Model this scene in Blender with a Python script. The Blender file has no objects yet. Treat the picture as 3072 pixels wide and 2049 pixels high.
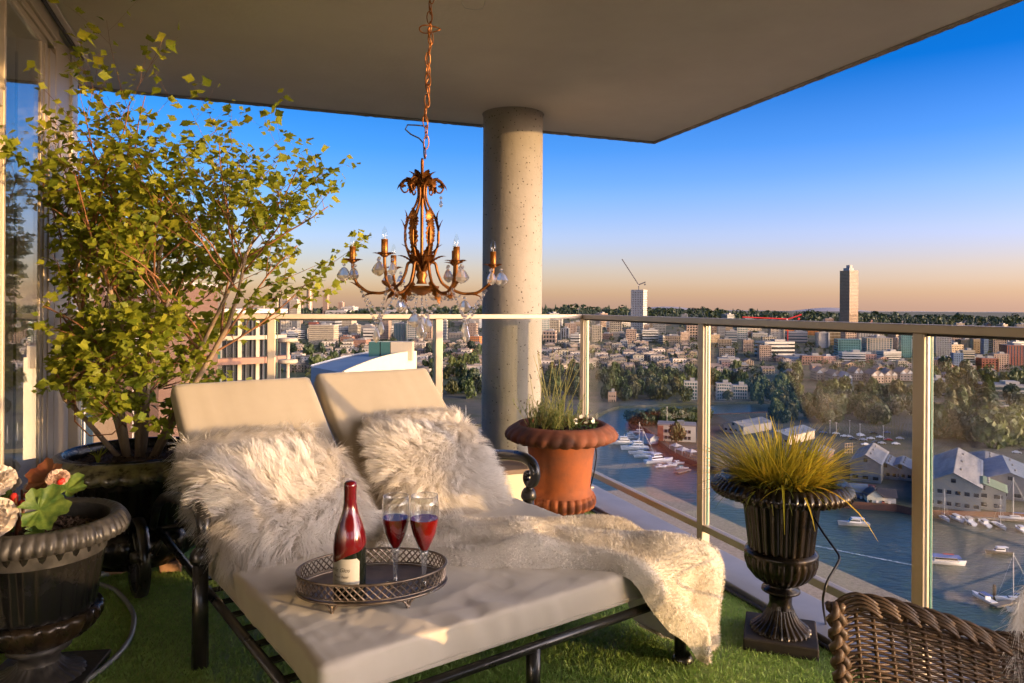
import bpy, bmesh, math, random
import numpy as np
from mathutils import Vector, Matrix, noise as mnoise
from mathutils.geometry import tessellate_polygon

random.seed(7)
sc = bpy.context.scene
col = sc.collection
pi = math.pi
R = math.radians

# ------------------------------------------------------------------ camera
EYE = 1.15                 # above the turf (turf = z 0)
F = 2180.0                 # focal length in pixels of the 3072 wide picture
HOR = 917.6
ROLL = 0.006
cam_d = bpy.data.cameras.new('camera')
cam_d.sensor_width = 36.0
cam_d.lens = 36.0 * F / 3072.0
cam_d.shift_y = -(1024.5 - HOR) / 3072.0
cam_d.clip_start = 0.05
cam_d.clip_end = 60000.0
cam = bpy.data.objects.new('camera', cam_d)
cam.location = (0, 0, EYE)
cam.rotation_euler = (pi / 2, -ROLL, 0)
col.objects.link(cam)
sc.camera = cam

# ------------------------------------------------------------------ sky, sun, exposure
SUN_EL = R(4.3)
SUN_AZ = R(-25.0)          # angle of the sun's ground direction from +X (to the right, a little behind)
sdir = Vector((math.cos(SUN_EL) * math.cos(SUN_AZ), math.cos(SUN_EL) * math.sin(SUN_AZ), math.sin(SUN_EL)))
w = bpy.data.worlds.new('World')
sc.world = w
w.use_nodes = True
nt = w.node_tree
nt.nodes.clear()
sky = nt.nodes.new('ShaderNodeTexSky')
sky.sky_type = 'NISHITA'
sky.sun_disc = False
sky.sun_elevation = SUN_EL
sky.sun_rotation = pi / 2 - SUN_AZ
sky.altitude = 80
sky.air_density = 1.0
sky.dust_density = 1.2
sky.ozone_density = 3.0
hsv = nt.nodes.new('ShaderNodeHueSaturation')
hsv.inputs['Saturation'].default_value = 1.6
hsv.inputs['Value'].default_value = 0.43
tint = nt.nodes.new('ShaderNodeVectorMath')
tint.operation = 'MULTIPLY'
tint.inputs[1].default_value = (1.0, 0.84, 1.03)
# pale evening haze low in the sky, added to the clear sky
tcg = nt.nodes.new('ShaderNodeTexCoord')
sepz = nt.nodes.new('ShaderNodeSeparateXYZ')
nt.links.new(tcg.outputs['Generated'], sepz.inputs[0])
mrz = nt.nodes.new('ShaderNodeMapRange')
mrz.inputs['From Min'].default_value = -0.05
mrz.inputs['From Max'].default_value = 0.45
nt.links.new(sepz.outputs['Z'], mrz.inputs['Value'])
hz = nt.nodes.new('ShaderNodeValToRGB')
cr_ = hz.color_ramp
HAZE = [(-3, (.10, .07, .055)), (-1.0, (.39, .25, .22)), (1.0, (.42, .275, .27)), (3.0, (.43, .295, .36)), (5.0, (.36, .29, .50)), (8.5, (.23, .24, .52)), (12, (.09, .13, .44)), (17, (.004, .016, .24)), (24, (.002, .004, .12))]
for i, (e, c) in enumerate(HAZE):
    ps = (math.sin(R(e)) + 0.05) / 0.5
    el = cr_.elements[i] if i < 2 else cr_.elements.new(ps)
    el.position = ps
    el.color = (*c, 1)
nt.links.new(mrz.outputs[0], hz.inputs['Fac'])
hzs = nt.nodes.new('ShaderNodeVectorMath')
hzs.operation = 'SCALE'
# haze strengthened round the low sun (Henyey-Greenstein) to lift the shade
dsun = nt.nodes.new('ShaderNodeVectorMath')
dsun.operation = 'DOT_PRODUCT'
dsun.inputs[1].default_value = sdir
nt.links.new(tcg.outputs['Generated'], dsun.inputs[0])
GHG = 0.62
def mnode(op, a, b):
    q = nt.nodes.new('ShaderNodeMath')
    q.operation = op
    for i, v in enumerate((a, b)):
        if isinstance(v, (int, float)):
            q.inputs[i].default_value = v
        else:
            nt.links.new(v, q.inputs[i])
    return q.outputs[0]
den = mnode('SUBTRACT', 1 + GHG * GHG, mnode('MULTIPLY', dsun.outputs['Value'], 2 * GHG))
ph = mnode('MULTIPLY', mnode('POWER', den, -1.5), (1 + GHG * GHG) ** 1.5)
amp = mnode('ADD', mnode('MULTIPLY', ph, 0.30), 0.60)
nt.links.new(mnode('MULTIPLY', amp, 1.7), hzs.inputs['Scale'])
nt.links.new(hz.outputs['Color'], hzs.inputs[0])
# warm glow round the sun, out of view, added to brighten the shaded balcony
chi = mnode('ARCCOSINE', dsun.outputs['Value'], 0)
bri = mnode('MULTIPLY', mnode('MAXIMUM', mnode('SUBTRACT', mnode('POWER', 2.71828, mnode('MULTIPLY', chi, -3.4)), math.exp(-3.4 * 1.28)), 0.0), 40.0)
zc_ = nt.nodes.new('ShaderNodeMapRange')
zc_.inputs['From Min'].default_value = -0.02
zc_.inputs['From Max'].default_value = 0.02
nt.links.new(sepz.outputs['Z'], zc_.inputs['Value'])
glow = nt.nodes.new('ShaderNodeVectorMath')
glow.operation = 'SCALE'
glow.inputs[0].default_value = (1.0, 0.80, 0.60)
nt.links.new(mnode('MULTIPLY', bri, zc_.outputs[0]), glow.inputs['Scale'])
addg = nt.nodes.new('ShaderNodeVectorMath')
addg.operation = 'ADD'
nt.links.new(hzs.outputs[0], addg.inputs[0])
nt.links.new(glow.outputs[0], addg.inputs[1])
addn = nt.nodes.new('ShaderNodeVectorMath')
addn.operation = 'ADD'
bg = nt.nodes.new('ShaderNodeBackground')
bg.inputs['Strength'].default_value = 0.15
wo = nt.nodes.new('ShaderNodeOutputWorld')
nt.links.new(sky.outputs[0], hsv.inputs['Color'])
nt.links.new(hsv.outputs[0], tint.inputs[0])
nt.links.new(tint.outputs[0], addn.inputs[0])
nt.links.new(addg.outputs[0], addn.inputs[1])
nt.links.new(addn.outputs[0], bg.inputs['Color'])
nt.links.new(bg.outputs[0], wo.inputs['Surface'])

sl = bpy.data.lights.new('sun', 'SUN')
sl.energy = 1.3
sl.angle = R(0.6)
sl.color = (1.0, 0.60, 0.25)
so = bpy.data.objects.new('sun', sl)
so.rotation_euler = sdir.to_track_quat('Z', 'Y').to_euler()
col.objects.link(so)

sc.view_settings.view_transform = 'Standard'
sc.view_settings.look = 'None'
sc.view_settings.gamma = 1.0
sc.view_settings.exposure = 2.3
sc.render.engine = 'CYCLES'
sc.cycles.max_bounces = 8
sc.cycles.transparent_max_bounces = 24
sc.cycles.diffuse_bounces = 4
sc.cycles.glossy_bounces = 3
sc.cycles.transmission_bounces = 6
sc.cycles.caustics_reflective = False
sc.cycles.caustics_refractive = False
sc.cycles.sample_clamp_indirect = 4.0
sc.cycles.use_denoising = True

# ------------------------------------------------------------------ helpers: pixels to places
def ray(px, py):
    u, v = px - 1536.0, py - HOR
    c, s = math.cos(ROLL), math.sin(ROLL)
    return (u * c + v * s) / F, -(-u * s + v * c) / F      # lateral and up slope per metre of depth

def at(px, py, d):
    a, b = ray(px, py)
    return Vector((a * d, d, EYE + b * d))

def on(px, py, z):
    a, b = ray(px, py)
    d = (z - EYE) / b
    return Vector((a * d, d, z))

def lerp(a, b, t):
    return a + (b - a) * t

def interp(x, tab):
    if x <= tab[0][0]:
        return tab[0][1]
    for (x0, y0), (x1, y1) in zip(tab, tab[1:]):
        if x <= x1:
            return y0 + (y1 - y0) * (x - x0) / (x1 - x0)
    return tab[-1][1]

def n3(x, y=0.0, z=0.0):
    return mnoise.noise(Vector((x, y, z)))

# ------------------------------------------------------------------ helpers: meshes and objects
class MB:
    def __init__(self):
        self.v = []
        self.f = []

    def add(self, vs, fs):
        o = len(self.v)
        self.v.extend(vs)
        self.f.extend([tuple(i + o for i in q) for q in fs])
        return self

    def box(self, c, s, rz=0.0, rx=0.0, ry=0.0):
        m = Matrix.Rotation(rz, 3, 'Z') @ Matrix.Rotation(ry, 3, 'Y') @ Matrix.Rotation(rx, 3, 'X')
        c = Vector(c)
        h = [x / 2 for x in s]
        vs = [c + m @ Vector((sx * h[0], sy * h[1], sz * h[2])) for sx in (-1, 1) for sy in (-1, 1) for sz in (-1, 1)]
        return self.add(vs, [(0, 1, 3, 2), (4, 6, 7, 5), (0, 4, 5, 1), (2, 3, 7, 6), (0, 2, 6, 4), (1, 5, 7, 3)])

    def box2(self, a, b):
        return self.box([(p + q) / 2 for p, q in zip(a, b)], [abs(q - p) for p, q in zip(a, b)])

    def tube(self, pts, r, n=8, closed=False, flat=1.0):
        pts = [Vector(p) for p in pts]
        k = len(pts)
        rs = r if isinstance(r, (list, tuple)) else [r] * k
        t0 = (pts[1] - pts[0]).normalized()
        up = Vector((0, 0, 1)) if abs(t0.z) < 0.9 else Vector((1, 0, 0))
        nrm = (up - t0 * up.dot(t0)).normalized()
        vs = []
        for i, p in enumerate(pts):
            if closed:
                t = (pts[(i + 1) % k] - pts[i - 1])
            else:
                t = pts[min(i + 1, k - 1)] - pts[max(i - 1, 0)]
            t = t.normalized() if t.length > 1e-9 else t0
            nrm = nrm - t * nrm.dot(t)
            nrm = nrm.normalized() if nrm.length > 1e-6 else t.orthogonal().normalized()
            b = t.cross(nrm)
            for j in range(n):
                a = 2 * pi * j / n
                vs.append(p + (nrm * math.cos(a) * flat + b * math.sin(a)) * rs[i])
        fs = []
        for i in range(k if closed else k - 1):
            i2 = (i + 1) % k
            for j in range(n):
                j2 = (j + 1) % n
                fs.append((i * n + j, i * n + j2, i2 * n + j2, i2 * n + j))
        if not closed:
            fs.append(tuple(range(n - 1, -1, -1)))
            fs.append(tuple((k - 1) * n + j for j in range(n)))
        return self.add(vs, fs)

    def lathe(self, prof, n=48, mod=None, c=(0, 0, 0), cap=True, sx=1.0, sy=1.0):
        cx, cy, cz = c
        vs = []
        for i, (r, z) in enumerate(prof):
            for j in range(n):
                a = 2 * pi * j / n
                rr, zz = (r, z) if mod is None else mod(i, r, z, a)
                vs.append(Vector((cx + rr * math.cos(a) * sx, cy + rr * math.sin(a) * sy, cz + zz)))
        fs = []
        for i in range(len(prof) - 1):
            for j in range(n):
                j2 = (j + 1) % n
                fs.append((i * n + j, i * n + j2, (i + 1) * n + j2, (i + 1) * n + j))
        if cap:
            if prof[0][0] > 1e-4:
                fs.append(tuple(range(n - 1, -1, -1)))
            if prof[-1][0] > 1e-4:
                fs.append(tuple((len(prof) - 1) * n + j for j in range(n)))
        return self.add(vs, fs)

    def ball(self, c, r, n=8, m=6, s=(1, 1, 1)):
        c = Vector(c)
        vs = [c + Vector((0, 0, -r * s[2]))]
        for i in range(1, m):
            th = pi * i / m
            for j in range(n):
                a = 2 * pi * j / n
                vs.append(c + Vector((math.sin(th) * math.cos(a) * s[0], math.sin(th) * math.sin(a) * s[1], -math.cos(th) * s[2])) * r)
        vs.append(c + Vector((0, 0, r * s[2])))
        fs = [(0, 1 + (j + 1) % n, 1 + j) for j in range(n)]
        for i in range(m - 2):
            for j in range(n):
                a, b = 1 + i * n + j, 1 + i * n + (j + 1) % n
                fs.append((a, b, b + n, a + n))
        e = len(vs) - 1
        fs += [(e, e - n + j, e - n + (j + 1) % n) for j in range(n)]
        return self.add(vs, fs)

    def prism(self, poly, z0, z1):
        k = len(poly)
        vs = [Vector((x, y, z0)) for x, y in poly] + [Vector((x, y, z1)) for x, y in poly]
        fs = [tuple(range(k - 1, -1, -1)), tuple(range(k, 2 * k))]
        fs += [(i, (i + 1) % k, k + (i + 1) % k, k + i) for i in range(k)]
        return self.add(vs, fs)

    def grid(self, fn, nu, nv):
        vs = [Vector(fn(i / nu, j / nv)) for i in range(nu + 1) for j in range(nv + 1)]
        fs = []
        for i in range(nu):
            for j in range(nv):
                a = i * (nv + 1) + j
                fs.append((a, a + nv + 1, a + nv + 2, a + 1))
        return self.add(vs, fs)

    def mesh(self, name, m, smooth=False):
        me = bpy.data.meshes.new(name)
        me.from_pydata([tuple(p) for p in self.v], [], self.f)
        if smooth:
            me.polygons.foreach_set('use_smooth', [True] * len(me.polygons))
        me.materials.append(m)
        me.update()
        return me

    def obj(self, name, m, parent=None, loc=(0, 0, 0), rz=0.0, smooth=False, bevel=0.0, rot=None):
        o = bpy.data.objects.new(name, self.mesh(name, m, smooth))
        return place(o, parent, loc, rz, rot, bevel)

def place(o, parent=None, loc=(0, 0, 0), rz=0.0, rot=None, bevel=0.0):
    o.location = loc
    o.rotation_euler = rot if rot else (0, 0, rz)
    o.parent = parent
    col.objects.link(o)
    if bevel:
        b = o.modifiers.new('bevel', 'BEVEL')
        b.width = bevel
        b.segments = 2
        b.limit_method = 'ANGLE'
    return o

def inst(name, mesh, parent=None, loc=(0, 0, 0), rz=0.0, rot=None, s=None):
    o = bpy.data.objects.new(name, mesh)
    place(o, parent, loc, rz, rot)
    if s:
        o.scale = s if isinstance(s, (list, tuple)) else (s, s, s)
    return o

def tag(o, label=None, cat=None, group=None, kind=None):
    if label:
        o['label'] = label
    if cat:
        o['category'] = cat
    if group:
        o['group'] = group
    if kind:
        o['kind'] = kind
    return o

def thing(name, label, cat, loc=(0, 0, 0), rz=0.0, group=None):
    o = bpy.data.objects.new(name, None)
    o.empty_display_size = 0.1
    o.location = loc
    o.rotation_euler = (0, 0, rz)
    col.objects.link(o)
    return tag(o, label, cat, group)

def copy_tree(o, parent=None):
    c = o.copy()
    col.objects.link(c)
    c.parent = parent
    for ch in list(o.children):
        copy_tree(ch, c)
    return c

def np_mesh(name, V, Fq, m, smooth=False):
    """V (n,3) array, Fq (k,3|4) int array -> mesh, fast"""
    me = bpy.data.meshes.new(name)
    V = np.asarray(V, dtype=np.float32)
    Fq = np.asarray(Fq, dtype=np.int32)
    k, c = Fq.shape
    me.vertices.add(len(V))
    me.vertices.foreach_set('co', V.ravel())
    me.loops.add(k * c)
    me.loops.foreach_set('vertex_index', Fq.ravel())
    me.polygons.add(k)
    me.polygons.foreach_set('loop_start', np.arange(k, dtype=np.int32) * c)
    me.polygons.foreach_set('loop_total', np.full(k, c, dtype=np.int32))
    if smooth:
        me.polygons.foreach_set('use_smooth', np.ones(k, dtype=bool))
    me.materials.append(m)
    me.update()
    me.validate()
    return me

# ------------------------------------------------------------------ helpers: materials
def newmat(name):
    m = bpy.data.materials.new(name)
    m.use_nodes = True
    n = m.node_tree
    n.nodes.clear()
    out = n.nodes.new('ShaderNodeOutputMaterial')
    return m, n, out

def mat(name, c, rough=0.6, metal=0.0, c2=None, scale=8.0, detail=5.0, bump=0.0, bscale=None, spec=0.5,
        stretch=None, rough2=None, sheen=0.0, coat=0.0, trans=0.0, ior=1.45, sub=0.0, ramp=(0.35, 0.65), rand=0.0, bdist=0.02):
    m, n, out = newmat(name)
    b = n.nodes.new('ShaderNodeBsdfPrincipled')
    n.links.new(b.outputs[0], out.inputs[0])
    b.inputs['Base Color'].default_value = (*c, 1)
    b.inputs['Roughness'].default_value = rough
    b.inputs['Metallic'].default_value = metal
    b.inputs['Specular IOR Level'].default_value = spec
    b.inputs['IOR'].default_value = ior
    b.inputs['Sheen Weight'].default_value = sheen
    b.inputs['Coat Weight'].default_value = coat
    b.inputs['Transmission Weight'].default_value = trans
    b.inputs['Subsurface Weight'].default_value = sub
    if sub:
        b.inputs['Subsurface Radius'].default_value = (0.02, 0.015, 0.01)
    tc = n.nodes.new('ShaderNodeTexCoord')
    vec = tc.outputs['Object']
    if stretch:
        mp = n.nodes.new('ShaderNodeMapping')
        mp.inputs['Scale'].default_value = stretch
        n.links.new(vec, mp.inputs['Vector'])
        vec = mp.outputs[0]
    colsock = None
    if c2 or rough2 is not None:
        nz = n.nodes.new('ShaderNodeTexNoise')
        nz.inputs['Scale'].default_value = scale
        nz.inputs['Detail'].default_value = detail
        nz.inputs['Roughness'].default_value = 0.6
        n.links.new(vec, nz.inputs['Vector'])
        rp = n.nodes.new('ShaderNodeValToRGB')
        rp.color_ramp.elements[0].position = ramp[0]
        rp.color_ramp.elements[1].position = ramp[1]
        n.links.new(nz.outputs['Fac'], rp.inputs['Fac'])
        if c2:
            rp.color_ramp.elements[0].color = (*c, 1)
            rp.color_ramp.elements[1].color = (*c2, 1)
            colsock = rp.outputs['Color']
        if rough2 is not None:
            mr = n.nodes.new('ShaderNodeMapRange')
            mr.inputs['From Min'].default_value = ramp[0]
            mr.inputs['From Max'].default_value = ramp[1]
            mr.inputs['To Min'].default_value = rough
            mr.inputs['To Max'].default_value = rough2
            n.links.new(nz.outputs['Fac'], mr.inputs['Value'])
            n.links.new(mr.outputs[0], b.inputs['Roughness'])
    if rand:
        oi = n.nodes.new('ShaderNodeObjectInfo')
        hs = n.nodes.new('ShaderNodeHueSaturation')
        mr = n.nodes.new('ShaderNodeMapRange')
        mr.inputs['To Min'].default_value = 1 - rand
        mr.inputs['To Max'].default_value = 1 + rand
        n.links.new(oi.outputs['Random'], mr.inputs['Value'])
        n.links.new(mr.outputs[0], hs.inputs['Value'])
        mr2 = n.nodes.new('ShaderNodeMapRange')
        mr2.inputs['To Min'].default_value = 0.5 + rand * 0.06
        mr2.inputs['To Max'].default_value = 0.5 - rand * 0.06
        n.links.new(oi.outputs['Random'], mr2.inputs['Value'])
        n.links.new(mr2.outputs[0], hs.inputs['Hue'])
        if colsock:
            n.links.new(colsock, hs.inputs['Color'])
        else:
            hs.inputs['Color'].default_value = (*c, 1)
        colsock = hs.outputs[0]
    if colsock:
        n.links.new(colsock, b.inputs['Base Color'])
    if bump:
        nb = n.nodes.new('ShaderNodeTexNoise')
        nb.inputs['Scale'].default_value = bscale or scale * 4
        nb.inputs['Detail'].default_value = 6
        n.links.new(vec, nb.inputs['Vector'])
        bp = n.nodes.new('ShaderNodeBump')
        bp.inputs['Strength'].default_value = bump
        bp.inputs['Distance'].default_value = bdist
        n.links.new(nb.outputs['Fac'], bp.inputs['Height'])
        n.links.new(bp.outputs[0], b.inputs['Normal'])
    m['b'] = b.name
    return m

def leafmat(name, c, c2, trans=0.35, scale=2.0, rand=0.0, rough=0.55):
    """diffuse + translucent foliage, colour drifting between two leaf tones"""
    m, n, out = newmat(name)
    b = n.nodes.new('ShaderNodeBsdfPrincipled')
    b.inputs['Roughness'].default_value = rough
    t = n.nodes.new('ShaderNodeBsdfTranslucent')
    mx = n.nodes.new('ShaderNodeMixShader')
    mx.inputs[0].default_value = trans
    tc = n.nodes.new('ShaderNodeTexCoord')
    nz = n.nodes.new('ShaderNodeTexNoise')
    nz.inputs['Scale'].default_value = scale
    nz.inputs['Detail'].default_value = 4
    n.links.new(tc.outputs['Object'], nz.inputs['Vector'])
    rp = n.nodes.new('ShaderNodeValToRGB')
    rp.color_ramp.elements[0].position = 0.3
    rp.color_ramp.elements[1].position = 0.7
    rp.color_ramp.elements[0].color = (*c, 1)
    rp.color_ramp.elements[1].color = (*c2, 1)
    n.links.new(nz.outputs['Fac'], rp.inputs['Fac'])
    cs = rp.outputs['Color']
    if rand:
        oi = n.nodes.new('ShaderNodeObjectInfo')
        hs = n.nodes.new('ShaderNodeHueSaturation')
        for sock, lo, hi in (('Value', 1 - rand, 1 + rand), ('Hue', 0.5 + rand * 0.08, 0.5 - rand * 0.08)):
            mr = n.nodes.new('ShaderNodeMapRange')
            mr.inputs['To Min'].default_value = lo
            mr.inputs['To Max'].default_value = hi
            n.links.new(oi.outputs['Random'], mr.inputs['Value'])
            n.links.new(mr.outputs[0], hs.inputs[sock])
        n.links.new(cs, hs.inputs['Color'])
        cs = hs.outputs[0]
    n.links.new(cs, b.inputs['Base Color'])
    n.links.new(cs, t.inputs['Color'])
    n.links.new(b.outputs[0], mx.inputs[1])
    n.links.new(t.outputs[0], mx.inputs[2])
    n.links.new(mx.outputs[0], out.inputs[0])
    return m

def panemat(name, tint=(0.93, 0.97, 0.95), ior=1.6, dark=None, gloss=1.0, rough=0.0):
    """clear sheet glass: see-through with a Fresnel mirror; dark = what stands in for an unlit room behind"""
    m, n, out = newmat(name)
    lw = n.nodes.new('ShaderNodeLayerWeight')
    lw.inputs['Blend'].default_value = 0.5
    pw = n.nodes.new('ShaderNodeMath')
    pw.operation = 'POWER'
    pw.inputs[1].default_value = 5.0
    n.links.new(lw.outputs['Facing'], pw.inputs[0])
    fr = n.nodes.new('ShaderNodeMath')
    fr.operation = 'MULTIPLY_ADD'
    f0 = ((ior - 1) / (ior + 1)) ** 2
    fr.inputs[1].default_value = 1 - f0
    fr.inputs[2].default_value = f0
    n.links.new(pw.outputs[0], fr.inputs[0])
    g = n.nodes.new('ShaderNodeBsdfGlossy')
    g.inputs['Roughness'].default_value = rough
    g.inputs['Color'].default_value = (gloss, gloss, gloss, 1)
    if dark:
        t = n.nodes.new('ShaderNodeBsdfDiffuse')
        t.inputs['Color'].default_value = (*dark, 1)
    else:
        t = n.nodes.new('ShaderNodeBsdfTransparent')
        t.inputs['Color'].default_value = (*tint, 1)
    mx = n.nodes.new('ShaderNodeMixShader')
    n.links.new(fr.outputs[0], mx.inputs[0])
    n.links.new(t.outputs[0], mx.inputs[1])
    n.links.new(g.outputs[0], mx.inputs[2])
    n.links.new(mx.outputs[0], out.inputs[0])
    return m
# ================================================================== the balcony
TH = R(20.4)
BX = Vector((math.cos(TH), math.sin(TH), 0))
BY = Vector((-math.sin(TH), math.cos(TH), 0))
BC = Vector((0.452, 4.51, 0))          # the railing's corner on the floor

def bl(x, y, z=0.0):
    """balcony axes -> world: x to the right along the front railing, y outward along the side railing"""
    return BC + BX * x + BY * y + Vector((0, 0, z))

CEIL = 2.43
KERB = 0.03
LEDGE = -0.25
RAILZ = 1.10

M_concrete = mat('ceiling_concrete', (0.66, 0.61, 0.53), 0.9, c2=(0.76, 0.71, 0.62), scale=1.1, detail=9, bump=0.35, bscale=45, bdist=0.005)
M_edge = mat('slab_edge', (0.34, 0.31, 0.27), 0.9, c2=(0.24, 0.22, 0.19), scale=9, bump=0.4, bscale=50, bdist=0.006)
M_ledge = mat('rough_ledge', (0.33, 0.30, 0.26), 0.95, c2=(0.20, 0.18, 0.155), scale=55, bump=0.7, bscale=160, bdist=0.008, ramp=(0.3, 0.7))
M_alu = mat('champagne_aluminium', (0.52, 0.44, 0.33), 0.42, metal=0.35, c2=(0.56, 0.48, 0.37), scale=3, bump=0.05, bscale=200, rough2=0.5, bdist=0.002)
M_alu_pale = mat('pale_aluminium', (0.62, 0.60, 0.57), 0.4, metal=0.3, c2=(0.56, 0.53, 0.50), scale=4)
M_dark_rubber = mat('dark_gasket', (0.03, 0.03, 0.03), 0.6)
M_flash = mat('grey_flashing', (0.36, 0.37, 0.39), 0.45, metal=0.3, c2=(0.30, 0.31, 0.33), scale=5, bump=0.1, bscale=80, bdist=0.003)
M_steel = mat('bolt_steel', (0.5, 0.48, 0.44), 0.35, metal=0.9)
M_glass = panemat('railing_glass', (0.97, 0.985, 0.98), 1.52)
M_glass_edge = mat('glass_edge', (0.10, 0.22, 0.19), 0.2)
M_window = panemat('window_glass', (0.85, 0.90, 0.90), 2.3)

# concrete slab overhead, with a proud lip along its two free edges
mb = MB()
mb.box2((-9, -9, CEIL), (1.005, 0.842, CEIL + 0.28))
o = mb.obj('ceiling', M_concrete, loc=BC, rz=TH)
tag(o, kind='structure')
def rough_strip(L, name, loc, rz, par):
    n = int(L / 0.03)
    m = MB()
    m.grid(lambda u, v: (u * L, -0.035 + 0.035 * v + (0.004 * n3(u * L * 14, 3, 1) if v == 0 else 0.003 * n3(u * L * 25, 7, 1)),
                         [-0.0, -0.012 + 0.004 * n3(u * L * 22, 5, 2), -0.014 + 0.005 * n3(u * L * 30, 9, 2), 0.02][int(round(v * 3))]), n, 3)
    return m.obj(name, M_edge, par, loc, rz)
e1 = rough_strip(9.9, 'slab_lip', (-8.9, 0.852, CEIL - 0.002), 0, o)
e2 = rough_strip(9.8, 'slab_lip', (1.015, 0.84, CEIL - 0.002), -pi / 2, o)
mh = MB()
mh.tube([(0, 0, 0.03), (0, 0, -0.012), (0.012, 0, -0.03), (0.05, 0, -0.036), (0.085, 0, -0.03), (0.095, 0, -0.012), (0.095, 0, 0.03)], 0.0016, 6)
hk = mh.obj('ceiling_hook', M_alu_pale, loc=at(1386, 40, 3.05) , rz=0.1, smooth=True)
hk.location.z = CEIL
tag(hk, 'thin bent wire hook fixed in the concrete ceiling right of the chain', 'hook')

# floor slab with the rough ledge outside the railing
mb = MB()
mb.box2((-9, -9, LEDGE - 0.3), (1.005, 0.842, LEDGE))
o = mb.obj('balcony_slab', M_ledge, loc=BC, rz=TH)
tag(o, kind='structure')
mb = MB()
mb.box2((-2.80, -9, LEDGE), (-0.13, -0.10, -0.004))
o = mb.obj('floor', M_dark_rubber, loc=BC, rz=TH)
tag(o, kind='structure')
# kerb under the railing, metal flashing folded over it
mb = MB()
mb.box2((-0.13, -9, LEDGE), (0.09, -1.26, KERB))
mb.box2((-0.13, -1.255, LEDGE), (0.09, 0.08, KERB - 0.001))
mb.box2((-2.80, -0.10, LEDGE), (-0.1301, 0.08, KERB - 0.002))
o = mb.obj('kerb', M_flash, loc=BC, rz=TH, bevel=0.004)
tag(o, kind='structure')

# column standing on the ledge
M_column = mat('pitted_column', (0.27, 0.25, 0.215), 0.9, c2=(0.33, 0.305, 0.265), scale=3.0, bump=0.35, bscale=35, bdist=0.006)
nodes = M_column.node_tree.nodes
links = M_column.node_tree.links
bs = nodes[M_column['b']]
prev = bs.inputs['Base Color'].links[0].from_socket
vor = nodes.new('ShaderNodeTexVoronoi')
vor.inputs['Scale'].default_value = 52
tcn = nodes.new('ShaderNodeTexCoord')
nzd = nodes.new('ShaderNodeTexNoise')
nzd.inputs['Scale'].default_value = 9
mixv = nodes.new('ShaderNodeMix')
mixv.data_type = 'VECTOR'
mixv.inputs['Factor'].default_value = 0.06
links.new(tcn.outputs['Object'], nzd.inputs['Vector'])
links.new(tcn.outputs['Object'], mixv.inputs[4])
links.new(nzd.outputs['Color'], mixv.inputs[5])
links.new(mixv.outputs[1], vor.inputs['Vector'])
sepc = nodes.new('ShaderNodeSeparateColor')
links.new(vor.outputs['Color'], sepc.inputs[0])
gt = nodes.new('ShaderNodeMapRange')
gt.inputs['From Min'].default_value = 0.15
gt.inputs['From Max'].default_value = 1.0
gt.inputs['To Min'].default_value = 0.0
gt.inputs['To Max'].default_value = 0.27
links.new(sepc.outputs[0], gt.inputs['Value'])
lt = nodes.new('ShaderNodeMath')
lt.operation = 'LESS_THAN'
links.new(vor.outputs['Distance'], lt.inputs[0])
links.new(gt.outputs[0], lt.inputs[1])
mc = nodes.new('ShaderNodeMix')
mc.data_type = 'RGBA'
links.new(lt.outputs[0], mc.inputs['Factor'])
links.new(prev, mc.inputs[6])
mc.inputs[7].default_value = (0.10, 0.085, 0.065, 1)
links.new(mc.outputs[2], bs.inputs['Base Color'])
bpo = bs.inputs['Normal'].links[0].from_node
b2 = nodes.new('ShaderNodeBump')
b2.invert = True
b2.inputs['Strength'].default_value = 0.9
b2.inputs['Distance'].default_value = 0.01
links.new(lt.outputs[0], b2.inputs['Height'])
links.new(bpo.outputs[0], b2.inputs['Normal'])
links.new(b2.outputs[0], bs.inputs['Normal'])
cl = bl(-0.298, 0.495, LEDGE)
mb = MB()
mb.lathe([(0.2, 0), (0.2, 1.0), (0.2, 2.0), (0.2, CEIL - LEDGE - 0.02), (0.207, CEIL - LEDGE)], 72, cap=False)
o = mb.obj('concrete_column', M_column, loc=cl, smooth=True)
tag(o, 'round pitted concrete column between the front railing and the slab edge', 'column')

# railings -----------------------------------------------------------
def railing(label, along, length, posts, first_gap):
    """local +x runs along the rail from the corner post; inner side is local -y for side 'front', see rz"""
    rz = TH + along
    t = thing('glass_railing', label, 'railing', BC, rz)
    return t

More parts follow.
